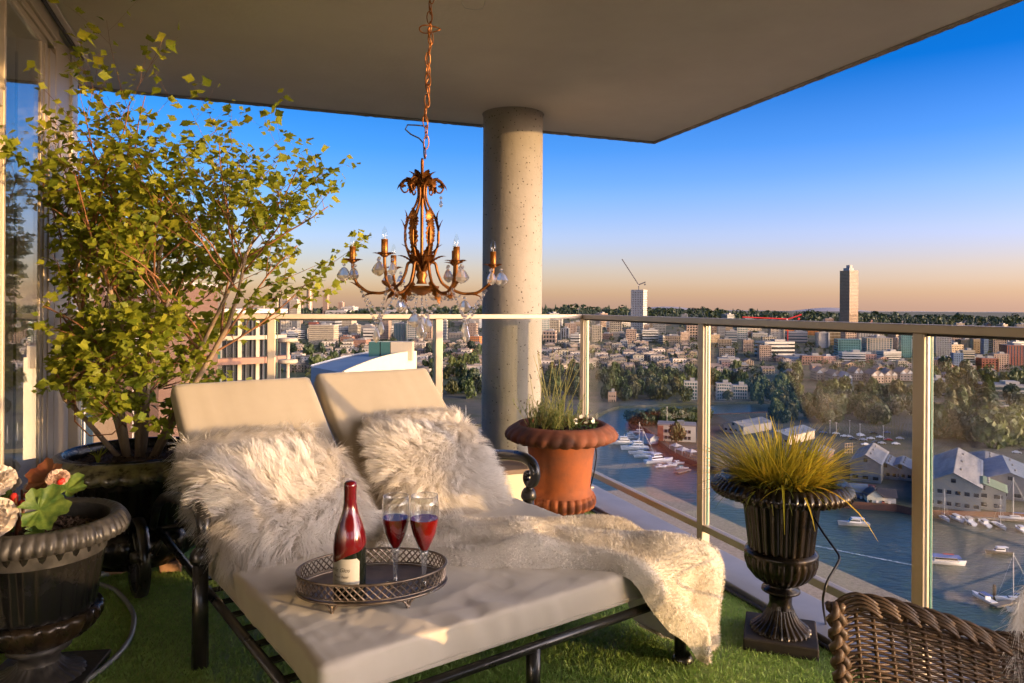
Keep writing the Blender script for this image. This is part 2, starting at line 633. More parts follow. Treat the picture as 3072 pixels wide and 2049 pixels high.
PW = 0.042
def build_run(label, rz, end, posts, side):
    # local x from the corner outward along the run, inner side at +side*y
    t = thing('glass_railing', label, 'railing', BC, rz)
    m = MB()
    m.box2((0.032, -0.030, RAILZ - 0.027), (end, 0.030, RAILZ))
    m.obj('top_rail', M_alu, t, bevel=0.003)
    cx = [p for p in posts]
    for p in cx:
        m = MB()
        m.box2((p - PW / 2, -PW / 2, KERB), (p + PW / 2, PW / 2, RAILZ - 0.0275))
        po = m.obj('post', M_alu, t, bevel=0.003)
        m = MB()
        m.box2((p - 0.05, -0.045, KERB + 0.0005), (p + 0.05, 0.07 if side > 0 else 0.045, KERB + 0.009)) if side > 0 else \
            m.box2((p - 0.05, -0.07, KERB + 0.0005), (p + 0.05, 0.045, KERB + 0.009))
        m.obj('base_plate', M_alu, po)
        for sx in (-1, 1):
            m = MB()
            m.lathe([(0.007, 0), (0.007, 0.008), (0.004, 0.009), (0.004, 0.022), (0.0, 0.023)], 6)
            m.obj('bolt', M_steel, po, (p + sx * 0.036, side * 0.057, KERB + 0.009))
    xs = sorted(cx)
    for a, b in zip(xs, xs[1:] + [end]):
        if b - a < 0.2:
            continue
        m = MB()
        m.box2((a + PW / 2, -0.018, KERB + 0.095), (b - PW / 2, 0.018, KERB + 0.125))
        m.obj('bottom_rail', M_alu, t, bevel=0.002)
        m = MB()
        g0, g1 = a + PW / 2 + 0.012, b - PW / 2 - 0.012
        m.box2((g0, -0.004, KERB + 0.126), (g1, 0.004, RAILZ - 0.034))
        gp = m.obj('glass_pane', M_glass, t)
        for gx in (g0 - 0.0025, g1 + 0.0025):
            m = MB()
            m.box2((gx - 0.002, -0.0042, KERB + 0.126), (gx + 0.002, 0.0042, RAILZ - 0.034))
            m.obj('glass_edge', M_glass_edge, gp)
        m = MB()
        m.box2((a + PW / 2, -0.010, RAILZ - 0.036), (b - PW / 2, 0.010, RAILZ - 0.0275))
        m.obj('glazing_gasket', M_dark_rubber, t)
    return t

run_side = build_run('tan metal railing with clear glass panes along the water side', TH - pi / 2, 5.4, [0.0, 1.243, 2.39, 3.55, 4.7], -1)
run_front = build_run('tan metal railing with glass panes running behind the daybed past the column', TH + pi, 2.79, [0.933, 1.848, 2.76], 1)
# front run: first bay from the corner post
m = MB()
m.box2((PW / 2, -0.018, KERB + 0.095), (0.933 - PW / 2, 0.018, KERB + 0.125))
m.obj('bottom_rail', M_alu, run_front, bevel=0.002)
m = MB()
m.box2((0.035, -0.004, KERB + 0.126), (0.90, 0.004, RAILZ - 0.034))
m.obj('glass_pane', M_glass, run_front)
m = MB()
m.box2((-0.030, -0.030, RAILZ - 0.0271), (0.0318, 0.0299, RAILZ + 0.0004))
m.obj('corner_cap', M_alu, run_side, rz=pi / 2, bevel=0.003)

# window wall ----------------------------------------------------------
WX = -2.805
ww = thing('window_wall', 'floor to ceiling window wall in tan aluminium frames at the left', 'window wall', BC, TH)
HEAD = 2.29
def wbar(y0, y1, z0, z1, x0, x1, name='mullion', m=M_alu, par=None, bev=0.003):
    b = MB()
    b.box2((WX + x0, y0, z0), (WX + x1, y1, z1))
    return b.obj(name, m, par or ww, bevel=bev)
wbar(0.10, 0.22, LEDGE, CEIL, -0.16, 0.012, 'end_trim', M_alu_pale)
wbar(-0.185, 0.0985, LEDGE, CEIL - 0.02, -0.16, 0.0, 'end_panel')
wbar(-0.200, -0.1855, LEDGE, HEAD, -0.16, -0.014, 'shadow_gap', M_dark_rubber)
wbar(-0.300, -0.2005, 0, HEAD, -0.10, 0.0, 'mullion')
wbar(-0.360, -0.3005, 0, HEAD, -0.10, -0.006, 'inner_frame')
wbar(-0.397, -0.3605, 0, HEAD, -0.10, -0.012, 'glazing_bead')
# head: stepped profile up to the ceiling, and the track screwed to the ceiling
wbar(-9, -0.2005, HEAD + 0.06, CEIL - 0.002, -0.10, 0.014, 'head_panel')
wbar(-9, -0.2005, HEAD + 0.03, HEAD + 0.0595, -0.10, 0.0, 'head_frame')
wbar(-9, -0.3005, HEAD, HEAD + 0.0295, -0.10, -0.010, 'head_bead')
wbar(-9, 0.26, CEIL - 0.018, CEIL - 0.001, 0.016, 0.032, 'ceiling_track', M_dark_rubber)
wbar(-9, 0.26, CEIL - 0.012, CEIL - 0.001, 0.0325, 0.062, 'ceiling_trim', M_alu_pale)
wbar(-9, -0.2005, 0.0, 0.06, -0.10, 0.0, 'sill')
ys = [-0.397, -0.96, -2.05, -3.0, -4.1, -5.2, -6.3, -7.4]
for i, y in enumerate(ys[1:]):
    wbar(y, y + 0.022, 0.06, HEAD + 0.03, -0.10, 0.0, 'mullion')
    wbar(y + 0.0225, y + 0.04, 0.06, HEAD + 0.03, -0.10, -0.010, 'glazing_bead')
for i in range(len(ys) - 1):
    a, b = ys[i + 1] + 0.041, ys[i] - (0.0 if i == 0 else 0.001)
    g = MB()
    g.box2((WX - 0.026, a, 0.061), (WX - 0.018, b, HEAD - 0.001))
    g.obj('glass_pane', M_window, ww)
    if i in (1, 3, 4, 6):
        for (y0, y1, z0, z1) in ((a, b, 0.62, 0.68), (a, b, 1.86, 1.92)):
            wbar(y0 + 0.001, y1 - 0.001, z0, z1, -0.055, -0.004, 'transom')
# the room behind the glass
M_room = mat('room_wall', (0.62, 0.60, 0.56), 0.9)
M_roomfloor = mat('room_floor', (0.14, 0.10, 0.07), 0.5, c2=(0.10, 0.07, 0.05), scale=3)
mb = MB()
mb.box2((-7.2, -9, 0), (-7.0, 0.21, CEIL))
mb.box2((-7.0, 0.05, 0), (WX - 0.17, 0.21, CEIL))
o = mb.obj('room_wall', M_room, loc=BC, rz=TH)
tag(o, kind='structure')
mb = MB()
mb.box2((-7.0, -9, -0.2), (WX - 0.101, 0.05, -0.002))
o = mb.obj('room_floor', M_roomfloor, loc=BC, rz=TH)
tag(o, kind='structure')
# wall behind the camera, at the far end of the balcony
bw = thing('back_wall', 'tan panelled wall with a window at the near end of the balcony', 'wall', BC, TH)
for i in range(5):
    m = MB()
    x0 = WX + 0.07 + i * 0.62
    if i in (1, 2, 3):
        m.box2((x0, -7.3, 0), (x0 + 0.6, -7.15, 0.9))
        m.box2((x0, -7.3, 2.0), (x0 + 0.6, -7.15, CEIL - 0.003))
    else:
        m.box2((x0, -7.3, 0), (x0 + 0.6, -7.15, CEIL - 0.003))
    m.obj('panel', M_alu, bw, bevel=0.004)
m = MB()
m.box2((WX + 0.69, -7.24, 0.9), (WX + 2.53, -7.22, 2.0))
m.obj('window_pane', M_window, bw)

# bent blue-grey sheet metal leaning at the foot of the window
M_sheet = mat('blue_grey_sheet', (0.30, 0.36, 0.43), 0.4, metal=0.2, c2=(0.34, 0.40, 0.46), scale=6)
# ================================================================== turf
rng = np.random.default_rng(5)
M_turf = leafmat('turf_blades', (0.24, 0.40, 0.09), (0.44, 0.60, 0.17), 0.4, 40.0)
M_turf2 = leafmat('turf_thatch', (0.26, 0.38, 0.09), (0.40, 0.48, 0.15), 0.1, 30.0)
def turf_area():
    pts = []
    pol = [(-2.78, -0.105), (-0.135, -0.105), (-0.135, -4.4), (-2.78, -4.4)]
    return pol
m = MB()
m.grid(lambda u, v: (lerp(-2.79, -0.135, u), lerp(-5.2, -0.105, v), 0.004), 4, 4)
o = m.obj('turf', M_turf2, loc=BC, rz=TH)
tag(o, kind='structure')
N = 230000
lx = rng.uniform(-2.78, -0.14, N * 2)
ly = rng.uniform(-3.6, -0.11, N * 2)
wx = BC.x + BX.x * lx + BY.x * ly
wy = BC.y + BX.y * lx + BY.y * ly
# keep what the picture can see, denser near the camera is not needed: uniform pile
keep = (wy > 1.3) & (np.abs(wx) < wy * 0.78 + 0.1)
wx, wy = wx[keep][:N], wy[keep][:N]
k = len(wx)
ang = rng.uniform(0, 2 * pi, k)
hgt = rng.uniform(0.008, 0.021, k)
wid = rng.uniform(0.0012, 0.0021, k)
lean = rng.uniform(0.002, 0.016, k)
la = rng.uniform(0, 2 * pi, k)
V = np.zeros((k, 4, 3))
dx, dy = np.cos(ang) * wid, np.sin(ang) * wid
V[:, 0] = np.stack([wx - dx, wy - dy, np.full(k, 0.002)], 1)
V[:, 1] = np.stack([wx + dx, wy + dy, np.full(k, 0.002)], 1)
V[:, 2] = np.stack([wx + dx * .8 + np.cos(la) * lean * .5, wy + dy * .8 + np.sin(la) * lean * .5, hgt * .65], 1)
V[:, 3] = np.stack([wx + np.cos(la) * lean, wy + np.sin(la) * lean, hgt], 1)
Fq = np.arange(k * 4).reshape(k, 4)
o = bpy.data.objects.new('turf_pile', np_mesh('turf_pile', V.reshape(-1, 3), Fq, M_turf))
col.objects.link(o)
tag(o, 'short green artificial grass covering the balcony floor', 'turf', kind='stuff')

# ================================================================== urns
M_iron = mat('black_iron', (0.005, 0.005, 0.005), 0.16, c2=(0.012, 0.011, 0.010), scale=7, rough2=0.32, bump=0.12, bscale=90, bdist=0.002, spec=0.5)
M_iron_olive = mat('weathered_rim_iron', (0.030, 0.028, 0.019), 0.22, c2=(0.20, 0.18, 0.085), scale=26, rough2=0.5, bump=0.25, bscale=70, bdist=0.003, coat=0.2)
M_iron_grey = mat('grey_worn_iron', (0.022, 0.021, 0.020), 0.32, c2=(0.050, 0.046, 0.042), scale=30, rough2=0.6, bump=0.35, bscale=70, bdist=0.003)
M_brass = mat('rubbed_bronze', (0.008, 0.007, 0.006), 0.22, c2=(0.075, 0.045, 0.018), scale=4, detail=8, rough2=0.45, bump=0.2, bscale=60, bdist=0.003, stretch=(1.5, 1.5, 0.35), metal=0.25, ramp=(0.50, 0.78))
M_terra = mat('terracotta', (0.33, 0.085, 0.020), 0.8, c2=(0.17, 0.055, 0.024), scale=6, detail=9, bump=0.2, bscale=60, bdist=0.003)
M_terra_dark = mat('stained_terracotta', (0.22, 0.065, 0.028), 0.8, c2=(0.085, 0.038, 0.022), scale=7, bump=0.3, bscale=60, bdist=0.003)
M_soil = mat('bark_soil', (0.035, 0.020, 0.012), 0.95, c2=(0.10, 0.062, 0.038), scale=40, bump=1.0, bscale=60, bdist=0.02)

def flute(n, a, p=1.0):
    return lambda i, r, z, t: (r * (1 - a * (1 - abs(math.cos(n * t / 2)) ** p)), z)

def gad(n, a, lo=0, hi=99):
    """rounded lobes (gadroons)"""
    def f(i, r, z, t):
        if not lo <= i <= hi:
            return r, z
        return r * (1 - a * (1 - abs(math.sin(n * t / 2)) ** 0.7)), z
    return f

def rim_mod(n, a, idx, twist=0.0):
    def f(i, r, z, t):
        if i not in idx:
            return r, z
        s = abs(math.sin(n * t / 2 + twist * idx.index(i)))
        return r * (1 + a * 0.85 * (s ** .8 - 0.6)), z - a * 0.40 * r * s ** .8
    return f

def soil_mesh(t, r, z, chips=260, seed=1):
    rg = random.Random(seed)
    m = MB()
    m.grid(lambda u, v: ((u * r) * math.cos(v * 2 * pi), (u * r) * math.sin(v * 2 * pi), z + 0.02 * (1 - u * u) + 0.008 * n3(u * 9, v * 22, seed)), 8, 32)
    for _ in range(chips):
        a, q = rg.uniform(0, 2 * pi), r * math.sqrt(rg.random()) * 0.97
        L = rg.uniform(0.006, 0.022)
        m.box((q * math.cos(a), q * math.sin(a), z + 0.02 * (1 - (q / r) ** 2) + 0.006), (L, rg.uniform(.003, .008), rg.uniform(.002, .006)),
              rg.uniform(0, pi), rg.uniform(-.6, .6), rg.uniform(-.6, .6))
    return m.obj('soil', M_soil, t)

# --- big black urn carrying the shrub
TU = Vector((-1.62, 3.16, 0.0))
t = thing('garden_urn', 'largest black iron urn with olive egg patterned rim, holding the leafy shrub', 'urn', TU)
m = MB()
m.lathe([(0.285, 0.505), (0.30, 0.515), (0.315, 0.510), (0.335, 0.498), (0.360, 0.480), (0.368, 0.462), (0.352, 0.445), (0.315, 0.432), (0.270, 0.425), (0.262, 0.428)], 360, rim_mod(30, 0.060, [3, 4, 5, 6], 0.12), cap=False)
m.obj('rim', M_iron_olive, t, smooth=True)
m = MB()
m.lathe([(0.300, 0.5145), (0.290, 0.5205), (0.281, 0.516), (0.279, 0.48), (0.274, 0.40)], 96, cap=False)
m.obj('inner_lip', M_iron, t, smooth=True)
m = MB()
m.lathe([(0.262, 0.430), (0.250, 0.40), (0.238, 0.33), (0.225, 0.26), (0.214, 0.215)], 160, flute(28, 0.035), cap=False)
m.obj('bowl', M_iron, t, smooth=True)
m = MB()
m.lathe([(0.214, 0.216), (0.232, 0.205), (0.252, 0.185), (0.262, 0.155), (0.256, 0.115), (0.232, 0.085), (0.200, 0.068), (0.19, 0.052)], 160, gad(22, 0.05, 1, 6))
m.obj('lower_bowl', M_iron, t, smooth=True)
soil_mesh(t, 0.278, 0.465, 420, 3)

# --- worn urn with begonias, cut by the left edge of the picture
LU = Vector((-1.425, 2.20, 0.0))
t = thing('garden_urn', 'worn grey black urn with begonias at the left edge', 'urn', LU)
m = MB()
m.lathe([(0.188, 0.452), (0.205, 0.462), (0.218, 0.462), (0.230, 0.450), (0.240, 0.432), (0.236, 0.414), (0.214, 0.402), (0.186, 0.398)], 432, rim_mod(54, 0.060, [2, 3, 4, 5], 0.25), cap=False)
m.obj('rim', M_iron_grey, t, smooth=True)
m = MB()
m.lathe([(0.188, 0.4525), (0.186, 0.44), (0.178, 0.36)], 64, cap=False)
m.obj('inner_lip', M_iron_grey, t, smooth=True)
m = MB()
m.lathe([(0.186, 0.402), (0.176, 0.36), (0.164, 0.29), (0.156, 0.235), (0.152, 0.205)], 144, flute(26, 0.04), cap=False)
m.obj('bowl', M_iron, t, smooth=True)
m = MB()
m.lathe([(0.152, 0.206), (0.168, 0.203), (0.174, 0.192), (0.172, 0.180), (0.160, 0.160), (0.135, 0.138), (0.10, 0.122), (0.074, 0.118)], 150, gad(26, 0.05, 2, 6), cap=False)
m.obj('lower_bowl', M_brass, t, smooth=True)
m = MB()
m.lathe([(0.074, 0.119), (0.086, 0.112), (0.086, 0.100), (0.062, 0.090), (0.055, 0.072), (0.058, 0.062)], 64, cap=False)
m.obj('stem', M_iron_grey, t, smooth=True)
m = MB()
m.lathe([(0.058, 0.063), (0.066, 0.054), (0.090, 0.038), (0.120, 0.030), (0.128, 0.022)], 120, flute(26, 0.07), cap=False)
m.obj('foot', M_iron_grey, t, smooth=True)
m = MB()
m.box((0, 0, 0.012), (0.30, 0.30, 0.022), rz=0.15)
m.obj('base_plate', M_iron_grey, t, bevel=0.004)
soil_mesh(t, 0.182, 0.405, 240, 5)

t.scale = (1, 1, 1.10)
# --- bronze rubbed urn with the yellow grass
GU = Vector((0.930, 2.50, 0.0))
t = thing('garden_urn', 'tall fluted black and bronze urn on a square base by the glass, holding yellow grass', 'urn', GU)
m = MB()
m.lathe([(0.190, 0.560), (0.203, 0.566), (0.214, 0.560), (0.226, 0.546), (0.232, 0.530), (0.222, 0.516), (0.190, 0.506), (0.135, 0.500), (0.128, 0.503)], 420, rim_mod(60, 0.050, [2, 3, 4, 5], 0.3), cap=False)
m.obj('rim', M_brass, t, smooth=True)
m = MB()
m.lathe([(0.190, 0.5605), (0.186, 0.558), (0.175, 0.54), (0.135, 0.51)], 64, cap=False)
m.obj('inner_lip', M_iron, t, smooth=True)
m = MB()
m.lathe([(0.129, 0.505), (0.127, 0.48), (0.119, 0.42), (0.112, 0.36), (0.108, 0.322)], 192, flute(24, 0.075, 0.8), cap=False)
m.obj('bowl', M_brass, t, smooth=True)
m = MB()
m.lathe([(0.108, 0.323), (0.118, 0.318), (0.122, 0.310), (0.118, 0.303), (0.121, 0.296), (0.121, 0.280), (0.112, 0.252), (0.090, 0.225), (0.060, 0.205), (0.044, 0.200)], 200, gad(28, 0.07, 4, 8), cap=False)
m.obj('lower_bowl', M_brass, t, smooth=True)
m = MB()
m.lathe([(0.044, 0.201), (0.046, 0.192), (0.062, 0.186), (0.064, 0.178), (0.046, 0.172), (0.038, 0.160), (0.037, 0.135), (0.042, 0.120)], 64, cap=False)
m.obj('stem', M_brass, t, smooth=True)
m = MB()
m.lathe([(0.042, 0.121), (0.048, 0.105), (0.064, 0.080), (0.088, 0.060), (0.100, 0.052), (0.101, 0.044)], 168, flute(26, 0.09), cap=False)
m.obj('foot', M_brass, t, smooth=True)
m = MB()
m.box((0, 0, 0.023), (0.235, 0.235, 0.042), rz=-0.35)
m.obj('base_plate', mat('rough_base_iron', (.022, .018, .015), .7, c2=(.035, .028, .022), scale=20), t, bevel=0.005)
soil_mesh(t, 0.183, 0.535, 120, 8)

# --- terracotta urn at the corner
CU = Vector((0.270, 3.93, 0.0))
t = thing('terracotta_urn', 'orange terracotta urn with wide lobed rim at the railing corner', 'urn', CU)
m = MB()
m.lathe([(0.225, 0.512), (0.238, 0.520), (0.258, 0.512), (0.285, 0.494), (0.302, 0.470), (0.298, 0.448), (0.262, 0.430), (0.190, 0.420), (0.182, 0.422)], 336, rim_mod(28, 0.050, [2, 3, 4, 5, 6], 0.35), cap=False)
m.obj('rim', M_terra_dark, t, smooth=True)
m = MB()
m.lathe([(0.225, 0.5125), (0.222, 0.50), (0.212, 0.44)], 64, cap=False)
m.obj('inner_lip', M_terra, t, smooth=True)
m = MB()
m.lathe([(0.186, 0.424), (0.183, 0.40), (0.172, 0.32), (0.163, 0.24), (0.158, 0.19), (0.160, 0.165), (0.172, 0.148), (0.174, 0.142)], 96, cap=False)
m.obj('bowl', M_terra, t, smooth=True)
m = MB()
m.lathe([(0.160, 0.146), (0.180, 0.143), (0.190, 0.125), (0.191, 0.100), (0.184, 0.078), (0.165, 0.064), (0.15, 0.062)], 192, gad(26, 0.09, 1, 5))
m.obj('lobed_foot', M_terra, t, smooth=True)
m = MB()
m.lathe([(0.13, 0.063), (0.13, 0.0)], 40)
m.obj('riser', M_iron, t)
soil_mesh(t, 0.214, 0.478, 160, 11)

# ================================================================== the shrub in the big urn
M_bark = mat('pale_shrub_bark', (0.36, 0.27, 0.18), 0.8, c2=(0.22, 0.155, 0.10), scale=12, bump=0.5, bscale=40, bdist=0.006, stretch=(1, 1, 0.3))
M_twig = mat('red_brown_twig', (0.32, 0.15, 0.065), 0.7, c2=(0.20, 0.095, 0.05), scale=20)
M_leaf = leafmat('shrub_leaf', (0.16, 0.23, 0.016), (0.46, 0.47, 0.04), 0.5, 3.0, rand=0.35)
M_leafm = leafmat('shrub_leaf_mass', (0.13, 0.20, 0.014), (0.46, 0.47, 0.04), 0.5, 14.0)
rg = random.Random(21)
tree = thing('shrub', 'leafy multi stemmed green shrub growing in the largest black urn', 'shrub', TU + Vector((0, 0, 0.47)))
trunk = MB()
twig = MB()
leafpos = []      # (point, direction, size)
def inside(p):
    """crown limits seen from the room: stay clear of ceiling, window and railing"""
    w_ = TU + Vector((0, 0, 0.47)) + p
    q = w_ - BC
    return q.dot(BX) > WX + 0.07 and w_.z < CEIL - 0.06
def grow(p, d, L, r, depth, spread):
    n = 6 if depth < 2 else 4
    pts = [p.copy()]
    rs = [r]
    q = p.copy()
    dd = d.copy()
    for i in range(n):
        dd = (dd + Vector((rg.gauss(0, .10), rg.gauss(0, .10), rg.gauss(0.03, .06)))).normalized()
        q2 = q + dd * (L / n)
        if not inside(q2):
            dd = Vector((dd.x + 0.6 * BX.x, dd.y + 0.6 * BX.y, dd.z * 0.3)).normalized()
            q2 = q + dd * (L / n) * 0.5
            if not inside(q2):
                break
        q = q2
        pts.append(q.copy())
        rs.append(r * (1 - 0.55 * (i + 1) / n))
        if depth >= 1:
            hz = q.z
            dens = interp(hz, [(0.15, 3.8), (0.8, 3.3), (1.2, 2.0), (1.5, 1.4), (1.8, 1.1)]) * (1.0 if depth >= 2 else 0.3)
            for _ in range(int(dens + rg.random())):
                leafpos.append((q + Vector((rg.gauss(0, .012), rg.gauss(0, .012), rg.gauss(0, .012))), dd.copy(), rg.uniform(0.016, 0.036)))
    if len(pts) < 2:
        return
    (trunk if depth < 1 else twig).tube(pts, rs, 7 if depth < 1 else (5 if depth < 2 else 3))
    if depth < 3:
        kids = [7, 5, 2][depth]
        for j in range(kids):
            f = rg.uniform(0.28, 1.0) if depth else rg.uniform(0.35, 1.0)
            i = min(int(f * (len(pts) - 1)), len(pts) - 2)
            b = pts[i].lerp(pts[i + 1], f * (len(pts) - 1) - i)
            a = rg.uniform(0, 2 * pi)
            side = Vector((math.cos(a), math.sin(a), rg.uniform(-0.1, 0.35)))
            nd = (dd * 0.55 + side * spread).normalized()
            if depth >= 1 and rg.random() < 0.25 and b.z < 0.6:
                nd.z -= 0.5
                nd.normalize()
            grow(b, nd, L * rg.uniform(0.38, 0.62), rs[i] * 0.55, depth + 1, spread)
stems = [(-0.62, 0.10, 1.0, 1.00), (-0.34, -0.15, 1.0, 1.05), (-0.10, 0.12, 1.0, 1.12), (0.20, -0.10, 1.0, 1.12), (0.45, 0.05, 1.0, 1.12), (0.66, 0.12, 0.92, 1.05), (-0.75, -0.05, 0.72, 0.72), (0.05, -0.30, 1.0, 0.80), (-0.05, 0.4, 1.0, 0.85)]
for (sx, sy, sz, L) in stems:
    b = Vector((sx * 0.10 + rg.gauss(0, .01), sy * 0.08, 0))
    grow(b, Vector((sx * 0.66, sy * 0.66, sz)).normalized(), L * .97, rg.uniform(0.011, 0.017), 0, 0.56)
# leafy shoots low round the stems
for _ in range(34):
    a = rg.uniform(0, 2 * pi)
    f = rg.uniform(.25, .6)
    b = Vector((math.cos(a) * .10, math.sin(a) * .08, rg.uniform(.12, .5)))
    grow(b, Vector((math.cos(a), math.sin(a) * .8, rg.uniform(-.1, .6))).normalized(), rg.uniform(.12, .30), .004, 2, .6)
# bare whips above the crown and one dry curling root sucker
for _ in range(16):
    a = rg.uniform(0, 2 * pi)
    b = Vector((0.36 * math.cos(a) + .02, 0.3 * math.sin(a), rg.uniform(0.95, 1.35)))
    e = b + Vector((rg.uniform(-.18, .28), rg.uniform(-.1, .1), rg.uniform(0.05, 0.26)))
    if inside(e):
        twig.tube([b, b.lerp(e, .5) + Vector((rg.gauss(0, .02), 0, rg.gauss(0, .02))), e], [0.003, 0.002, 0.001], 4)
twig.tube([(-0.20, -0.05, 0.42), (-0.24, -0.06, 0.30), (-0.23, -0.08, 0.18), (-0.16, -0.09, 0.12), (-0.06, -0.1, 0.13), (0.0, -0.1, 0.19)], [0.004, 0.004, 0.0035, 0.003, 0.0025, 0.0015], 5)
trunk.obj('trunk', M_bark, tree, smooth=True)
twig.obj('branches', M_twig, tree, smooth=True)
# a three lobed toothed leaf, folded along the midrib
def leaf_verts():
    half = [(0.0, 0.0), (0.16, 0.10), (0.34, 0.32), (0.50, 0.46), (0.30, 0.52), (0.33, 0.66), (0.17, 0.72), (0.12, 0.86), (0.0, 1.08)]
    vs, fs = [], []
    spine = [(0, y, -0.06 * (y - .5) ** 2) for _, y in half]
    for (x, y) in half:
        vs.append((0, y, -0.12 * y * y))
    for (x, y) in half[1:-1]:
        vs.append((x, y, 0.16 * x - 0.12 * y * y))
    for (x, y) in half[1:-1]:
        vs.append((-x, y, 0.16 * x - 0.12 * y * y))
    k_ = len(half)
    r0, l0 = k_, k_ + len(half) - 2
    for i in range(1, k_ - 2):
        fs.append((i, r0 + i - 1, r0 + i, i + 1))
        fs.append((i + 1, l0 + i, l0 + i - 1, i))
    fs.append((0, r0, 1))
    fs.append((0, 1, l0))
    fs.append((k_ - 2, r0 + k_ - 3, k_ - 1))
    fs.append((k_ - 2, k_ - 1, l0 + k_ - 3))
    return [Vector(v) for v in vs], fs
LV, LF = leaf_verts()
leaf_m = MB()
leaf_m.add(LV, LF)
leaf_me = leaf_m.mesh('leaf', M_leaf, True)
def leaf_frame(d):
    a = rg.uniform(0, 2 * pi)
    out = (d * 0.35 + Vector((math.cos(a), math.sin(a), rg.uniform(-.9, .5)))).normalized()
    up = (Vector((rg.gauss(.15, .7), rg.gauss(0, .7) - 0.45, 0.6))).normalized()
    xx = out.cross(up).normalized()
    zz = xx.cross(out)
    return Matrix((xx, out, zz)).transposed()
def camdist(p):
    return (TU + p - Vector((0, 0, EYE))).length
order = sorted(range(len(leafpos)), key=lambda i: -leafpos[i][2] / camdist(leafpos[i][0]))
single = set(order[:300])
mass = MB()
for i, (p, d, s) in enumerate(leafpos):
    fm = leaf_frame(d)
    if i in single:
        o = inst('leaf', leaf_me, tree, p, 0, fm.to_euler(), s * 1.35)
    else:
        mass.add([p + fm @ (v * s * 1.25) for v in LV], LF)
o = mass.obj('crown', M_leafm, tree, smooth=True)
o['kind'] = 'stuff'
# little weed in the soil
m = MB()
for i in range(9):
    a = i * 0.7
    m.tube([(-0.12, -0.1, 0.0), (-0.12 + .012 * math.cos(a), -0.1 + .012 * math.sin(a), 0.04), (-0.12 + .04 * math.cos(a), -0.1 + .04 * math.sin(a), 0.06 + .012 * (i % 3))], [0.002, 0.002, 0.0006], 4)
m.obj('weed', M_leaf, tree)

# ================================================================== yellow grass in the bronze urn
M_ygrass = leafmat('yellow_grass', (0.24, 0.24, 0.02), (0.75, 0.56, 0.05), 0.4, 12.0)
M_ygrass_one = leafmat('yellow_grass_blade', (0.46, 0.42, 0.03), (0.85, 0.66, 0.06), 0.4, 3.0, rand=0.4)
gt_ = thing('ornamental_grass', 'bushy yellow green ornamental grass arching out of the bronze urn', 'grass plant', GU + Vector((0, 0, 0.545)))
def blade(m, a, L, tilt, droop, w0, base):
    n = 7
    d = Vector((math.cos(a), math.sin(a), 0))
    s = Vector((-math.sin(a), math.cos(a), 0))
    p = Vector(base)
    th = tilt
    vs, fs = [], []
    for i in range(n + 1):
        w_ = w0 * (1 - (i / n) ** 1.6) + 0.0004
        vs += [p - s * w_ + Vector((0, 0, w_ * .5)), p, p + s * w_ + Vector((0, 0, w_ * .5))]
        p = p + (d * math.sin(th) + Vector((0, 0, math.cos(th)))) * (L / n)
        th += droop / n
    for i in range(n):
        a0 = i * 3
        fs += [(a0, a0 + 1, a0 + 4, a0 + 3), (a0 + 1, a0 + 2, a0 + 5, a0 + 4)]
    m.add(vs, fs)
rg2 = random.Random(4)
mass = MB()
nb = 0
for i in range(760):
    a = rg2.uniform(0, 2 * pi)
    q = 0.12 * math.sqrt(rg2.random())
    out_ = q / 0.12
    L = rg2.uniform(0.12, 0.245)
    tilt = rg2.gauss(0.18 + 0.62 * out_, 0.20)
    droop = rg2.uniform(0.1, 0.9) * (0.4 + out_)
    base = (q * math.cos(a), q * math.sin(a), -0.005)
    a2 = a + rg2.gauss(0, .5)
    if i < 130:
        m = MB()
        blade(m, a2, L, tilt, droop, rg2.uniform(.0022, .0036), base)
        m.obj('blade', M_ygrass_one, gt_, smooth=True)
    else:
        blade(mass, a2, L, tilt, droop, rg2.uniform(.0015, .0032), base)
for (a, L, tl, dr, w_) in ((-1.9, 0.32, 1.25, 1.35, .004), (-1.15, 0.33, 1.35, 1.25, .005), (-1.6, 0.25, 1.3, 1.5, .005)):
    m = MB()
    blade(m, a, L, tl, dr, w_, (0.09 * math.cos(a), 0.09 * math.sin(a), 0.01))
    m.obj('blade', M_ygrass_one, gt_, smooth=True)
o = mass.obj('tuft', M_ygrass, gt_, smooth=True)
mass = MB()
for i in range(260):
    a = rg2.uniform(0, 2 * pi)
    q = 0.13 * math.sqrt(rg2.random())
    blade(mass, a + rg2.gauss(0, .4), rg2.uniform(.10, .22), rg2.gauss(.45 + .7 * q / .13, .25), rg2.uniform(.3, 1.3), rg2.uniform(.0018, .0034), (q * math.cos(a), q * math.sin(a), -.005))
o2 = mass.obj('green_tuft', leafmat('green_grass_blade', (.07, .10, .015), (.24, .25, .03), .35, 10.0), gt_, smooth=True)
o2['kind'] = 'stuff'
o['kind'] = 'stuff'

